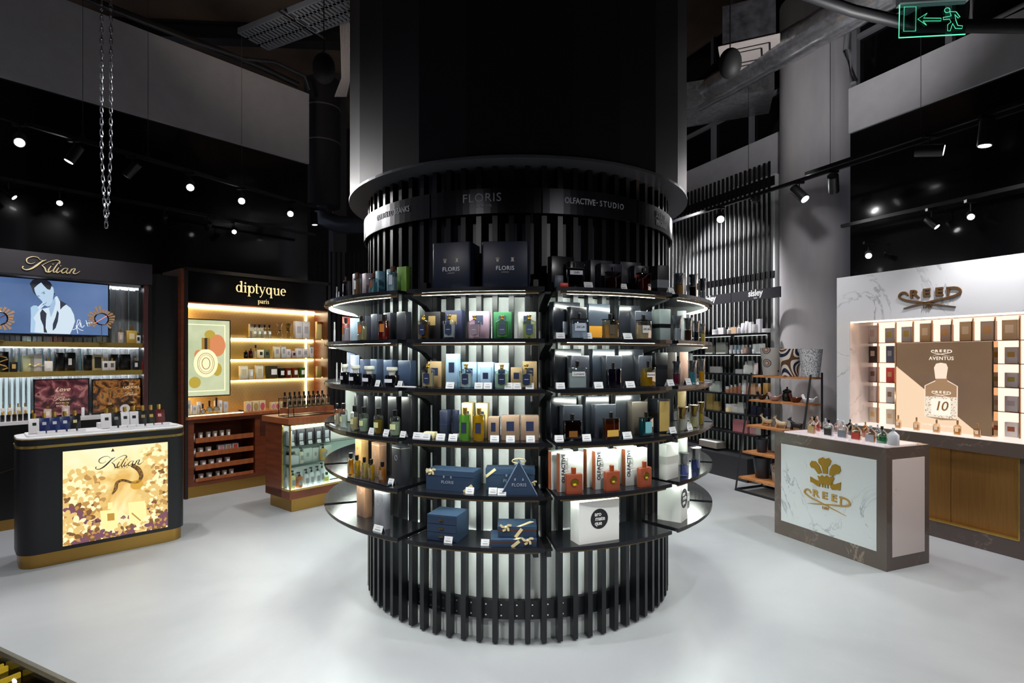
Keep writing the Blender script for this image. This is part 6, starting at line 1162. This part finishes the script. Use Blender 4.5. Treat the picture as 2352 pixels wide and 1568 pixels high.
for px, wp, hp, m_, lk in [(1771, 40, 64, 'ring_pot', 'grey pot with ringed circles'), (1815, 43, 63, 'wave_pot', 'white pot with navy wave bands'), (1862, 46, 64, 'weave_pot', 'grey woven-pattern pot')]: L_(P, 'tapered_pot', 'pot', lk, px, 0, wp * 1.07, hp, .345 - .0, tapered_pot, .0, m_, z=LZ[0])
for P, zi, L in (('fourth board of ladder rack', 3, [(1750, 26, 30)]), ('lowest board of ladder rack', 4, [(1751, 37, 46)])):
    for px, wp, hp in L: L_(P, 'tapered_pot', 'pot', 'dark blue-black ceramic pot', px, 0, wp, hp, .24, tapered_pot, .0, 'dark_pot', z=LZ[zi])
L_('beside dark pot on lowest board of ladder rack', 'tapered_pot', 'pot', 'grey pot with ring print', 1785, 0, 26, 38, .24, tapered_pot, .0, 'ring_pot', z=LZ[4])
flush_wall()
def bird_bowl(w_, col, flip=1):
    r = w_ / 2; m = C(col, .25)
    b = B().lathe([(r * .35, 0), (r * .62, .012), (r * .85, .04), (r * .9, .055), (r * .84, .055), (r * .55, .02)], 22)
    return [['bowl', b.mesh('bowl', m, True)], ['bird_head', B().tube([(-flip * r * .8, 0, .045), (-flip * r * 1.0, 0, .075), (-flip * r * 1.12, 0, .085)], [.014, .017, .012], 8).ball((-flip * r * 1.05, 0, .085), .016, 10).tube([(-flip * (r * 1.05 + .012), 0, .085), (-flip * (r * 1.05 + .03), 0, .08)], [.006, .001], 6).mesh('bird_head', m, True)],
            ['bird_tail', B().prism([(flip * r * .8, .045), (flip * r * 1.3, .075), (flip * r * 1.28, .085), (flip * r * .8, .058)], -.01, .01).mesh('bird_tail', m)]]
for px, c, lk in [(1750, '0f0f12', 'black bird-shaped bowl'), (1785, 'a98a86', 'dusty pink bird-shaped bowl'), (1828, '5a1f18', 'dark red bird-shaped bowl'), (1861, 'dcdce4', 'white bird-shaped bowl')]:
    x = LR.x(px, .32 if px != 1861 else .30); thing('bird_bowl', bird_bowl(.145 if px not in (1750,) else .125, c), LR.w(x, .32 if px not in (1785, 1861) else .28, LZ[1] + .0005), LR.r, f'{lk} on ladder rack', 'bowl', 'bird-shaped bowls')
thing('lidded_jar', [['jar_body', B().lathe([(.035, 0), (.05, .01), (.055, .06), (.045, .10), (.05, .105)], 18).mesh('jar_body', C('0e0e12', .2), True)], ['lid', B().lathe([(.05, .106), (.045, .125), (.02, .14), (.008, .145), (.012, .158), (.004, .168)], 18).mesh('lid', C('0e0e12', .2), True)]], LR.w(LR.x(1806, .36), .375, LZ[1] + .0005), LR.r, 'black lidded jar between the bird-shaped bowls', 'jar')
def animal(kind, col, spots=False):
    m = C(col, .4) if not spots else tex_mat('spotted_glaze', 'noise', 22, [(.3, 'c9b89c'), (.62, 'c2ae8e'), (.66, '3a2c22')], rough=.35)
    b = B()
    k = len(b.v)
    b.rings([[(x, ry * cos(2 * pi * i / 14), z + rz * sin(2 * pi * i / 14)) for i in range(14)] for x, z, ry, rz in [(.095, .062, .008, .010), (.085, .062, .024, .028), (.05, .060, .028, .032), (0, .058, .026, .028), (-.05, .066, .028, .034), (-.075, .080, .022, .030), (-.088, .105, .016, .02), (-.092, .118, .015, .017), (-.105, .128, .019, .019), (-.125, .125, .012, .012), (-.137, .122, .005, .005)]])
    for x, y in ((-.06, -.016), (-.06, .016), (.07, -.016), (.07, .016)): b.tube([(x, y, .06), (x + (.006 if x > 0 else -.012), y, .03), (x - (.004 if x > 0 else .022), y, .002)], [.013, .009, .008], 8)
    for y in (-.011, .011): b.tube([(-.098, y, .138), (-.092, y * 1.3, .162)], [.008, .001], 6)
    b.tube([(.09, 0, .07), (.115, 0, .095), (.112, 0, .13)], [.007, .006, .004], 6)
    return b.mesh('animal_body', m, True)
for px, c, lk, sp, y in [(1762, 'c2b08e', 'cream cat-like figurine with raised head', 0, .30), (1794, 'c2b08e', 'dark-spotted cream cat-like figurine', 1, .26), (1829, '0d0d10', 'black matt cat-like figurine', 0, .26)]:
    o = thing('animal_figurine', [['animal_body', animal('cat', c, bool(sp))]], LR.w(LR.x(px, y) - .0, y, LZ[2] + .0005), LR.r, f'{lk} on ladder rack', 'figurine', 'animal figurines on ladder rack'); o.scale = (.78, .8, .9)
thing('dog_figurine', [['animal_body', B().rings([[(x, ry * cos(2 * pi * i / 14), z + rz * sin(2 * pi * i / 14)) for i in range(14)] for x, z, ry, rz in [(.03, .01, .03, .01), (.02, .04, .034, .035), (.0, .085, .03, .03), (-.01, .12, .02, .02), (-.02, .14, .026, .026), (-.05, .138, .015, .014), (-.065, .136, .004, .004)]]).tube([(-.02, -.015, .08), (-.025, -.015, .003)], .01, 8).tube([(-.02, .015, .08), (-.025, .015, .003)], .01, 8).tube([(-.01, -.018, .155), (.0, -.026, .175)], [.01, .003], 6).tube([(-.01, .018, .155), (.0, .026, .175)], [.01, .003], 6).mesh('animal_body', C('0a0a0c', .1, 0, .6), True)]],
      LR.w(LR.x(1868, .30), .33, LZ[2] + .0005), LR.r, 'glossy black sitting dog figurine near counter bottles', 'figurine')
print('right side ok')
# ================================================================ overhead: tracks, spotlights, ducts, signs
LAMPB = C('121215', .4, .3)
def lamp(loc, aim, label, group, glow=30, on=0, size=1.0, cone=70):
    """cylinder spotlight on a short stem; loc = centre of the barrel"""
    L, r = .16 * size, .042 * size
    d = (Vector(aim) - Vector(loc)).normalized(); q = d.to_track_quat('-Z', 'Y').to_matrix().to_4x4()
    body = B().lathe([(r, -L / 2), (r, L / 2), (r * .9, L / 2 + .004)], 20); body.xf(q)
    rim = B().rings([[(a * cos(2 * pi * i / 20), a * sin(2 * pi * i / 20), z) for i in range(20)] for a, z in ((r * .96, -L / 2 - .002), (r * .8, -L / 2 - .001), (r * .8, -L / 2 + .002))], False); rim.xf(q)
    face = B().lathe([(r * .8, -L / 2 - .003), (r * .8, -L / 2 - .0012)], 20); face.xf(q)
    stem = B().tube([(0, 0, r * .6), (0, 0, .11)], .007, 6).box(-.05, .05, -.016, .016, .11, .135)
    o = thing('track_spotlight', [['lamp_barrel', body.mesh('lamp_barrel', LAMPB, True)], ['trim_rim', rim.mesh('trim_rim', C('3a3a3e', .3, .5))], ['lens', face.mesh('lens', E('ffffff', glow))], ['stem', stem.mesh('stem', BLK)]], loc, 0, label, 'spotlight', group)
    if on:
        s = spot(tuple(Vector(loc) + d * (L / 2 + .03)), aim, on, cone, .7, name='track_spot_light'); s.parent = None
    return o
def P3(px, py, Y): return ((px - CX) / F * Y, Y, EYE - (py - HZ) / F * Y)
# left track: straight line between two far points, hung on wires
tA, tB = Vector((-4.35, 4.25, 3.53)), Vector((-2.45, 7.65, 3.53))
def track(name, a, b, label):
    v = b - a; n_ = Vector((v.y, -v.x, 0)).normalized() * .017; bb = B()
    p = [a - n_, a + n_, b + n_, b - n_]; bb.slab([(q.x - a.x, q.y - a.y) for q in p], 0, .035)
    return tag(link(name, bb.mesh('lighting_track', BLK), None, tuple(a)), label, 'lighting track')
track('lighting_track', tA, tB, 'black lighting track along the dark wall above the wooden bay')
def on_track(px, a, b):
    k = (px - CX) / F; v = b - a; t = (k * a.y - a.x) / (v.x - k * v.y); return a + v * t
G1 = 'spotlights on the track over left bays'
desc = {45: 'brightest spotlight at chain side of track over screen bay', 170: 'spotlight tilted down, between brightest lamp and chain', 303: 'grey-lit spotlight barrel just past the chain', 437: 'bright spotlight above the dark gap of bays', 555: 'bright spotlight above wooden bay header', 667: 'spotlight at tower end of track above wooden bay', 722: 'dark spotlight barrel at end of wall above wooden bay'}
for px, py, gl, on in [(45, 320, 40, 130), (170, 357, 14, 60), (303, 382, 3, 30), (437, 422, 36, 110), (555, 458, 30, 90), (667, 487, 26, 70), (722, 488, 2, 0)]:
    p = on_track(px, tA, tB); p.z = 3.40
    if px in (45, 437, 555, 667): aim = (p.x * .35 - .2, p.y * .35 - 0, 1.0)
    elif px == 170: aim = (p.x - .8, p.y - .5, 1.6)
    elif px == 303: aim = (p.x - 1.2, p.y - .1, 2.0)
    else: aim = (p.x + .2, p.y, .5)
    if px in (45, 437, 555, 667): aim = (p.x + (0 - p.x) * .38, p.y + (0 - p.y) * .38, 1.9)
    lamp(tuple(p), aim, desc[px], G1, gl, on, cone=90)
for i, px in enumerate((190, 340, 555)):
    p = on_track(px, tA, tB); tag(link('suspension_wire', B().tube([(0, 0, 0), (0, 0, 6.5 - 3.62)], .0022, 5).tube([(-.02, 0, -.05), (0, 0, 0), (.02, 0, -.05)], .002, 5).mesh('wire', C('4a4a4e', .4, .5)), None, (p.x, p.y, 3.615)), ['thin wire holding the left track near chain', 'thin wire holding the track past the chain', 'thin wire holding the track above wooden bay'][i], 'wire', 'suspension wires')
# second, lower row of little lamps on an added track, standing for wall reflections
G2 = 'small lamps added as reflections by the left dark wall'
t2A, t2B = Vector(LF.w(-4.2, .32, 3.28)), Vector(LF.w(1.8, .32, 3.28)); track('lighting_track', t2A, t2B, 'added second black lighting track close to the left dark wall')
for px, gl, nm in [(20, 10, 'small half-turned lamp under the brightest spotlight'), (137, 40, 'small bright lamp low between two upper spotlights'), (377, 2, 'small dim lamp beyond chain near dark wall'), (478, 2, 'small dim lamp left of low bright one'), (538, 36, 'small bright lamp low above wooden bay')]:
    p = on_track(px, t2A, t2B); p.z = 3.17; aim = (p.x + (0 - p.x) * .3, p.y + (0 - p.y) * .3, 2.0) if gl > 20 else (p.x + 1.0, p.y + .4, 2.2) if gl > 5 else (p.x - .9, p.y + .9, 2.4)
    lamp(tuple(p), aim, nm, G2, gl, 0, .72)
# right track in front of the slatted wall
r1, r2 = Vector((2.28, 8.1, 3.5)), Vector((4.25, 3.7, 3.5)); track('lighting_track', r1, r2, 'black lighting track crossing in front of the concrete pillar')
G3 = 'spotlights on the track before the pillar'
for px, nm, gl, on, mode in [(1655, 'dazzling spotlight before the slatted wall', 45, 130, 'cam'), (1836, 'lit spotlight aimed at the pillar', 40, 90, 'pill'), (1914, 'unlit black spotlight barrel at the wall edge', 1.5, 0, 'dark')]:
    p = on_track(px, r1, r2); p.z = 3.375
    aim = (p.x + (0 - p.x) * .38, p.y + (0 - p.y) * .38, 1.9) if mode == 'cam' else (p.x + .5, p.y - .9, 2.2) if mode == 'pill' else (p.x + .9, p.y + 1.4, 2.2)
    lamp(tuple(p), aim, nm, G3, gl, on * .5, 1.25, cone=90)
p = on_track(1735, r1, r2)
thing('dome_sensor', [['housing', B().lathe([(.06, .0), (.06, -.03), (.05, -.05)], 20).mesh('housing', LAMPB, True)], ['dome', B().ball((0, 0, -.05), .042, 14, (1, 1, .8)).mesh('dome', C('1c1c20', .15), True)]], (p.x, p.y, 3.498), 0, 'round black dome camera under the track before slats', 'camera')
for i, (px, py) in enumerate(((1719, 0), (1907, 0))):
    p = on_track(px, r1, r2); tag(link('suspension_wire', B().tube([(0, 0, 0), (0, 0, 2.95)], .003, 5).mesh('wire', C('1a1a1c', .4, .5)), None, (p.x, p.y, 3.54)), ['dark cable dropping to track before slatted wall', 'dark cable dropping to track near the pillar'][i], 'wire', 'track cables')
G4 = 'lamps before the right dark wall'
r3, r4 = Vector(RF.w(-1.0, -.35, 3.45)), Vector(RF.w(3, -.35, 3.45)); track('lighting_track', r3, r4, 'black lighting track before the dark wall over marble bay')
for px, py, nm, gl, on, mode in [(2135, 0, 'sideways spotlight barrel with bright rim above marble bay', 10, 0, 'side'), (2265, 0, 'spotlight pointing straight down above marble bay', 12, 130, 'down')]:
    p = on_track(px, r3, r4); p.z = 3.32; aim = (p.x + .9, p.y - .7, 3.1) if mode == 'side' else (p.x - .25, p.y + .1, .5); lamp(tuple(p), aim, nm, G4, gl, on, 1.2, cone=95)
r5, r6 = Vector(RF.w(-1.1, .33, 3.0)), Vector(RF.w(3, .33, 3.0)); track('lighting_track', r5, r6, 'lower lighting track close to the right dark wall')
for px, nm, gl, mode in [(2140, 'small tilted lamp midway above marble bay', 9, 'side'), (2230, 'small bright lamp over far half of marble bay', 32, 'cam')]:
    p = on_track(px, r5, r6); p.z = 2.86; aim = (p.x + (0 - p.x) * .3, p.y + (0 - p.y) * .3, 1.9) if mode == 'cam' else (p.x + .5, p.y - .6, 2.0); lamp(tuple(p), aim, nm, G4, gl, 0, .75)
p = on_track(1995, r5, r6); p.z = 2.63; lamp((p.x, p.y, 2.66), (p.x * .7, p.y * .7, 1.9), 'bright low lamp just above marble bay corner', G4, 40, 25, .8)
tag(link('suspension_wire', B().tube([(0, 0, 0), (0, 0, 2.9)], .0022, 5).mesh('wire', C('4a4a4e', .4, .5)), None, (*on_track(2115, r3, r4).xy, 3.485)), 'thin wire before the right grey band', 'wire')
for px, h in ((1995, .24),): pass
# wash of the bays and added fills, all without lamp bodies
spot((-2.3, 5.2, 4.4), (-2.4, 7.0, 6.4), 45, 110, .9, (1, .85, .7))  # added warm uplight, brightens the slab at the back left
spot(LF.w(.9, -1.0, 3.2), LF.w(.9, .2, 1.4), 80, 75, .8, (1, .93, .74)); spot(LF.w(-1.4, -.8, 3.4), LF.w(-1.4, .1, 1.8), 26, 80, .8)  # warm one added to brighten the wooden bay's back panel
spot((2.3, 4.2, 3.4), (2.9, 6.0, 5.4), 150, 95, .8, name='added_duct_uplight'); spot(RF.w(.2, -1.2, 3.4), RF.w(.2, 0, 1.9), 38, 90, .8, (1, .96, .93)); spot(SF.w(-.3, -1.1, 3.75), SF.w(-.2, 0, 2.4), 300, 85, .7); spot(SF.w(-1.6, -1.1, 3.75), SF.w(-1.5, 0, 2.4), 240, 85, .7); spot((2.7, 5.6, 3.6), (3.7, 6.8, 2.2), 22, 75, .8); spot((1.9, 4.9, 3.6), (3.0, 6.7, .9), 90, 40, .8)  # first spot is an added duct uplight, last one added for the ladder rack
# foil-wrapped duct with side boot and air grille
FOIL = tex_mat('crinkled_foil', 'noise', 14, [(.3, '8f8f94'), (.6, 'b9b9be'), (.8, 'd0ccc8')], rough=.22, metal=.85, bump=.9, dist=1.2)
rnd = random.Random(4)
da, db = Vector(P3(1592, 232, 7.6)), Vector(P3(2120, -70, 4.7)); n = 30; path = [da + (db - da) * i / n for i in range(n + 1)]
thing('foil_duct', [['duct_run', B().tube(path, [.17 + rnd.uniform(-.006, .006) for _ in path], 20).mesh('duct_run', FOIL, True)], ['flat_duct', B().slab([(1.95, 7.4), (3.2, 6.9), (3.45, 7.6), (2.2, 8.2)], 4.86, 5.12).mesh('flat_duct', FOIL)]], (0, 0, 0), 0, 'foil-wrapped ventilation duct running below the slab', 'duct')
c = Vector(P3(1722, 128, 6.2))
thing('air_diffuser', [['insulated_box', box(-.26, .26, -.26, .26, .02, .46).mesh('insulated_box', tex_mat('dull_foil', 'noise', 10, [(.3, '4a4a50'), (.7, '7a7a80')], rough=.35, metal=.7, bump=.5))],
    ['elbow', B().tube([(0, 0, .40), (0, 0, .7), (.03, -.03, .85), (.12, -.2, .9), (.3, -.7, .92)], .2, 18).mesh('elbow', _m['dull_foil'], True)],
    ['grille', B().box(-.3, .3, -.3, .3, 0, .02).mesh('grille', C('c9bfbc', .5)), 'pale square grille', [['grille_slots', B().box(-.2, .2, -.21, -.19, -.002, 0).box(-.2, .2, .19, .21, -.002, 0).box(-.21, -.19, -.2, .2, -.002, 0).box(.19, .21, -.2, .2, -.002, 0).box(-.12, .12, -.13, -.11, -.002, 0).box(-.12, .12, .11, .13, -.002, 0).box(-.13, -.11, -.12, .12, -.002, 0).box(.11, .13, -.12, .12, -.002, 0).mesh('grille_slots', C('1a1816', .6))]]]],
    tuple(c), R(-25), 'square ceiling air diffuser under a foil-wrapped box', 'air diffuser')
def pipe(name, pts, r, m, label, group=None): return tag(link(name, B().tube([tuple(Vector(p) - Vector(pts[0])) for p in pts], r, 10).mesh(name, m, True), None, pts[0]), label, name.split('_')[-1], group)
pipe('sprinkler_pipe', [P3(1575, 205, 8.0), P3(1680, 125, 7.8), P3(1760, 60, 7.7)], .05, C('17171a', .5), 'black pipe rising beside the foil duct', 'black pipes')
pipe('sprinkler_pipe', [P3(1830, -20, 4.6), P3(1960, 25, 4.5), P3(2110, 60, 4.3), P3(2440, 60, 3.6)], .045, C('1b1b1e', .5), 'black pipe crossing behind the exit sign', 'black pipes')
pipe('curved_conduit', [RF.w(-1.02, .40, 4.56), RF.w(-1.10, .40, 4.95), RF.w(-1.06, .40, 5.4), RF.w(-.9, .40, 5.9)], .03, C('77777c', .5), 'curved grey conduit above the right grey band')
pipe('bent_conduit', [P3(2235, -10, 4.9), P3(2228, 55, 4.9), P3(2245, 66, 4.88), P3(2352, 10, 4.7)], .02, C('8a8a8f', .5), 'bent grey conduit over the right grey band')
# perforated cable tray, cables and conduits at the back left
tr = B(); 
a, b = Vector((-2.9, 6.35, 5.12)), Vector((-1.0, 5.35, 4.88)); v = (b - a); Lr = v.length; ang2 = math.atan2(v.y, v.x)
for i in range(40): x = i * Lr / 40; tr.box(x, x + Lr / 40 * .62, -.19, .19, 0, .004)
tr.box(0, Lr, -.2, -.185, 0, .06).box(0, Lr, .185, .2, 0, .06).box(0, Lr, -.10, -.07, 0, .005).box(0, Lr, .05, .08, 0, .005)
tray = thing('cable_tray', [['tray_bed', tr.mesh('tray_bed', C('6d7684', .35, .7))], ['cross_bar', box(Lr * .35, Lr * .35 + .03, -.3, .3, -.03, -.002).mesh('cross_bar', CHROME)], ['cross_bar', box(Lr * .85, Lr * .85 + .03, -.3, .3, -.03, -.002).mesh('cross_bar', CHROME)], ['hanger_rod', B().tube([(Lr * .35, .25, 0), (Lr * .35, .25, 1.15)], .006, 6).mesh('rod', BLK)], ['hanger_rod', B().tube([(Lr * .85, -.25, 0), (Lr * .85, -.25, 1.3)], .006, 6).mesh('rod', BLK)]],
    tuple(a), 0, 'perforated grey cable tray under the slab behind the left band', 'cable tray', rot=(0, 0, ang2))
for i in range(7): pipe('power_cable', [(P3(772 + i * 4, 20, 6.4)[0], 6.4, 6.5), P3(772 + i * 4, 20, 6.4), P3(783 + i * 3.4, 60, 6.4), P3(786 + i * 3, 180, 6.5), P3(770 + i * 4, 222, 6.6)], .011, C('77757a', .6), f'grey ceiling cable, {ORD[i]} from left in the bunch beside the column', 'bunched cables beside the column')
pipe('black_conduit', [LF.w(-1.6, .5, 5.42), LF.w(.3, .5, 5.42), LF.w(.9, .5, 5.46), LF.w(1.3, .5, 5.58), LF.w(1.75, .5, 5.56), LF.w(1.82, .5, 5.38)], .025, C('2c2c30', .4), 'black conduit snaking along the top of left band', 'conduits on the band')
pipe('black_conduit', [LF.w(-.9, .62, 5.5), LF.w(1.2, .62, 5.5), LF.w(1.7, .6, 5.45)], .04, C('1c1c1f', .5), 'thick black conduit behind top of left band', 'conduits on the band')
# shaft, duct rings and column seen between the left wall end and the tower
thing('vertical_duct', [['duct_shell', B().lathe([(.28, 3.2), (.28, 5.2)], 28).mesh('duct_shell', C('2e2e33', .5, .3), True)], ['joint_ring', B().lathe([(.285, 4.2), (.285, 4.22)], 28).lathe([(.285, 4.75), (.285, 4.77)], 28).mesh('joint_ring', C('9a9aa0', .3, .7), True)], ['elbow', B().tube([(0, 0, 3.2), (.05, 0, 3.0), (.3, -.05, 2.9), (.9, -.1, 2.9)], .14, 16).mesh('elbow', C('565b66', .3, .5), True)], ['hanger', B().tube([(0, 0, 5.2), (0, 0, 6.5)], .01, 6).mesh('hanger', BLK)]],
      (-3.05, 9.1, .8), 0, 'dark ringed vertical duct between left wall and tower', 'duct')
tag(link('steel_column', box(-.12, .12, -.1, .1, 0, 6.5).mesh('steel_column', C('4a484e', .7)), None, (-3.05, 9.9, 0), R(40)), 'grey square column behind the ringed duct', 'column')
pan = B(); 
for i in range(14): pan.box(i * .07, i * .07 + .03, -.03, 0, 0, 3.2)
tag(link('slatted_screen', pan.mesh('slatted_screen', C('1e1e22', .35)), None, (-2.98, 8.6, 0), R(20)), 'black slatted screen between wooden bay and tower', 'screen')
# pendant speakers
for i, (px, py, Y) in enumerate(((744, 157, 5.2), (1677, 146, 5.0))):
    p = P3(px, py, Y); sc_ = 25 * Y / F
    thing('pendant_speaker', [['speaker_shell', B().lathe([(max(sc_ * math.sqrt(max(1 - abs(z_ / 1.36) ** 2.4, 0)), .002), z_ * sc_) for z_ in (-1.36, -1.33, -1.25, -1.1, -.8, -.4, 0, .4, .8, 1.1, 1.25, 1.33, 1.36)], 28).mesh('speaker_shell', C('050506', .7), True)], ['cord', B().tube([(0, 0, sc_ * 1.36), (0, 0, 6.5 - p[2])], .005, 6).mesh('cord', BLK)]],
          p, 0, ['black oval pendant speaker hanging below the cable tray', 'black oval pendant speaker hanging beside the air diffuser'][i], 'speaker', 'pendant speakers')
# hanging chain loop
def chain():
    b = B(); l = .042
    pL = [(-.055 + .052 * t_ ** 1.0, t_) for t_ in []]
    zt, zb = 3.72, 2.352; N = 41
    k = 0
    for s in (-1, 1):
        for i in range(N):
            t = i / N; z = zb + (zt - zb) * t; x = s * .027 * min(1, (t * 3.2)) ** .75; z2 = zb + (zt - zb) * (i + 1) / N; x2 = s * .027 * min(1, ((i + 1) / N * 3.2)) ** .75
            lk_ = []; a = math.atan2(x2 - x, z2 - z)
            for q in range(10):
                th = 2 * pi * q / 10; lk_.append((.0075 * cos(th), 0, .0165 * sin(th) + .0062 * (1 if sin(th) > 0 else -1)))
            kk = len(b.v); b.tube(lk_, .0022, 5, True)
            M = Matrix.Translation((x, 0, z + .016)) @ Matrix.Rotation(a, 4, 'Y') @ Matrix.Rotation(R(90 * (i % 2) + 20), 4, 'Z'); b.xf(M, kk)
    return b
ch = chain(); ch.box(-.05, .05, -.01, .01, 3.72, 3.735)
tag(link('hanging_chain', ch.mesh('hanging_chain', C('c4c6cc', .25, 1.0)), None, ((244 - CX) / F * 3.3, 3.3, 0)), 'steel chain loop hanging in front of the dark left wall', 'chain')
tag(link('chain_hook', B().tube([(0, 0, 0), (0, 0, 2.77)], .006, 6).mesh('chain_hook', BLK), None, ((244 - CX) / F * 3.3, 3.3, 3.735)), 'dark rod from which the steel chain loop hangs', 'hook')
# exit sign
ey = 3.0; e0 = Vector(P3(2140, 44, ey)); u = ey / F; NEON = E('58e8b0', 1.0)
def XP(x, y): return ((x - 1722) / 2.97 * u, -(y - 130) / 2.97 * u)
sgn = B(); LT = .0035
for pts, cl in (([(1545, 38), (1545, 205), (1620, 208), (1620, 42)], 1), ([(1632, 127), (1690, 90), (1668, 122), (1778, 130), (1777, 148), (1665, 142), (1688, 172)], 1), ([(1790, 125), (1822, 122), (1840, 118), (1830, 88), (1870, 92), (1895, 130), (1885, 136), (1862, 110), (1870, 150), (1882, 185), (1912, 190), (1908, 208), (1868, 205), (1850, 170), (1836, 220), (1820, 218), (1820, 175), (1840, 160), (1830, 140), (1792, 140)], 1)):
    sgn.tube([(XP(*p)[0], -.004, XP(*p)[1]) for p in pts], .0017, 5, True)
sgn.tube([(XP(1815, 78)[0] + .013 * cos(2 * pi * i / 14), -.004, XP(1815, 78)[1] + .013 * sin(2 * pi * i / 14)) for i in range(14)], .0017, 5, True)
q0, q1 = XP(1518, 20), XP(1932, 245)
thing('exit_sign', [['clear_plate', box(q0[0], q1[0], -.002, .004, q1[1], q0[1]).mesh('clear_plate', G('b8d8d4', .02, 1, 1.1))], ['running_figure_lines', sgn.mesh('running_figure_lines', NEON)],
    ['glowing_edge', B().tube([(q0[0], 0, q0[1]), (q0[0], 0, q1[1]), (q1[0], 0, q1[1])], .003, 6).mesh('glowing_edge', E('60f0b8', 1.3))], ['housing', box(q0[0] - .005, q1[0] + .01, -.02, .03, q0[1], q0[1] + .06).mesh('housing', C('d6dae0', .4))], ['ceiling_rod', B().tube([(0, 0, q0[1] + .05), (0, 0, 6.5 - e0.z)], .006, 6).mesh('ceiling_rod', BLK)]],
    tuple(e0), 0, 'green exit sign with running figure and arrow on clear plate', 'sign', rot=(0, R(1.2), R(-8)))
# glass case at the lower corner, close to the camera
gx, gy = -1.95, 2.62
case = Frame((-1.56, 2.02), 46)
p_a, p_b = Vector((( 0 - CX) / F, 1)), None
def flr(px, py, z): Y = F * (EYE - z) / (py - HZ); return Vector(((px - CX) / F * Y, Y))
CTOP = .80; A_, B_ = flr(0, 1484, CTOP), flr(178, 1568, CTOP); v = (B_ - A_); ang3 = math.degrees(math.atan2(v.y, v.x)); CF = Frame((A_.x, A_.y), ang3); L3 = v.length
cs = [['cabinet_body', box(-.7, L3 + .35, -.55, -.01, 0, CTOP - .04).mesh('cabinet_body', C('0d0b0a', .15))], ['glass_top', box(-.7, L3 + .35, -.56, 0, CTOP - .012, CTOP).mesh('glass_top', G('e8e4d8', .01, 1, 1.1))], ['dark_edge', box(-.7, L3 + .35, -.012, 0, CTOP - .04, CTOP - .012).mesh('dark_edge', C('120a08', .2))]]
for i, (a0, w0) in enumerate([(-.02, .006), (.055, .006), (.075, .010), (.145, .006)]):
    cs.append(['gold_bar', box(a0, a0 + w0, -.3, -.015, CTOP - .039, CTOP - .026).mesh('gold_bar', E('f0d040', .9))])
thing('glass_case', cs, CF.w(0, 0), CF.r, 'dark glass-topped case with gold bars at near corner', 'display case')
print('overhead ok', len(bpy.data.objects))
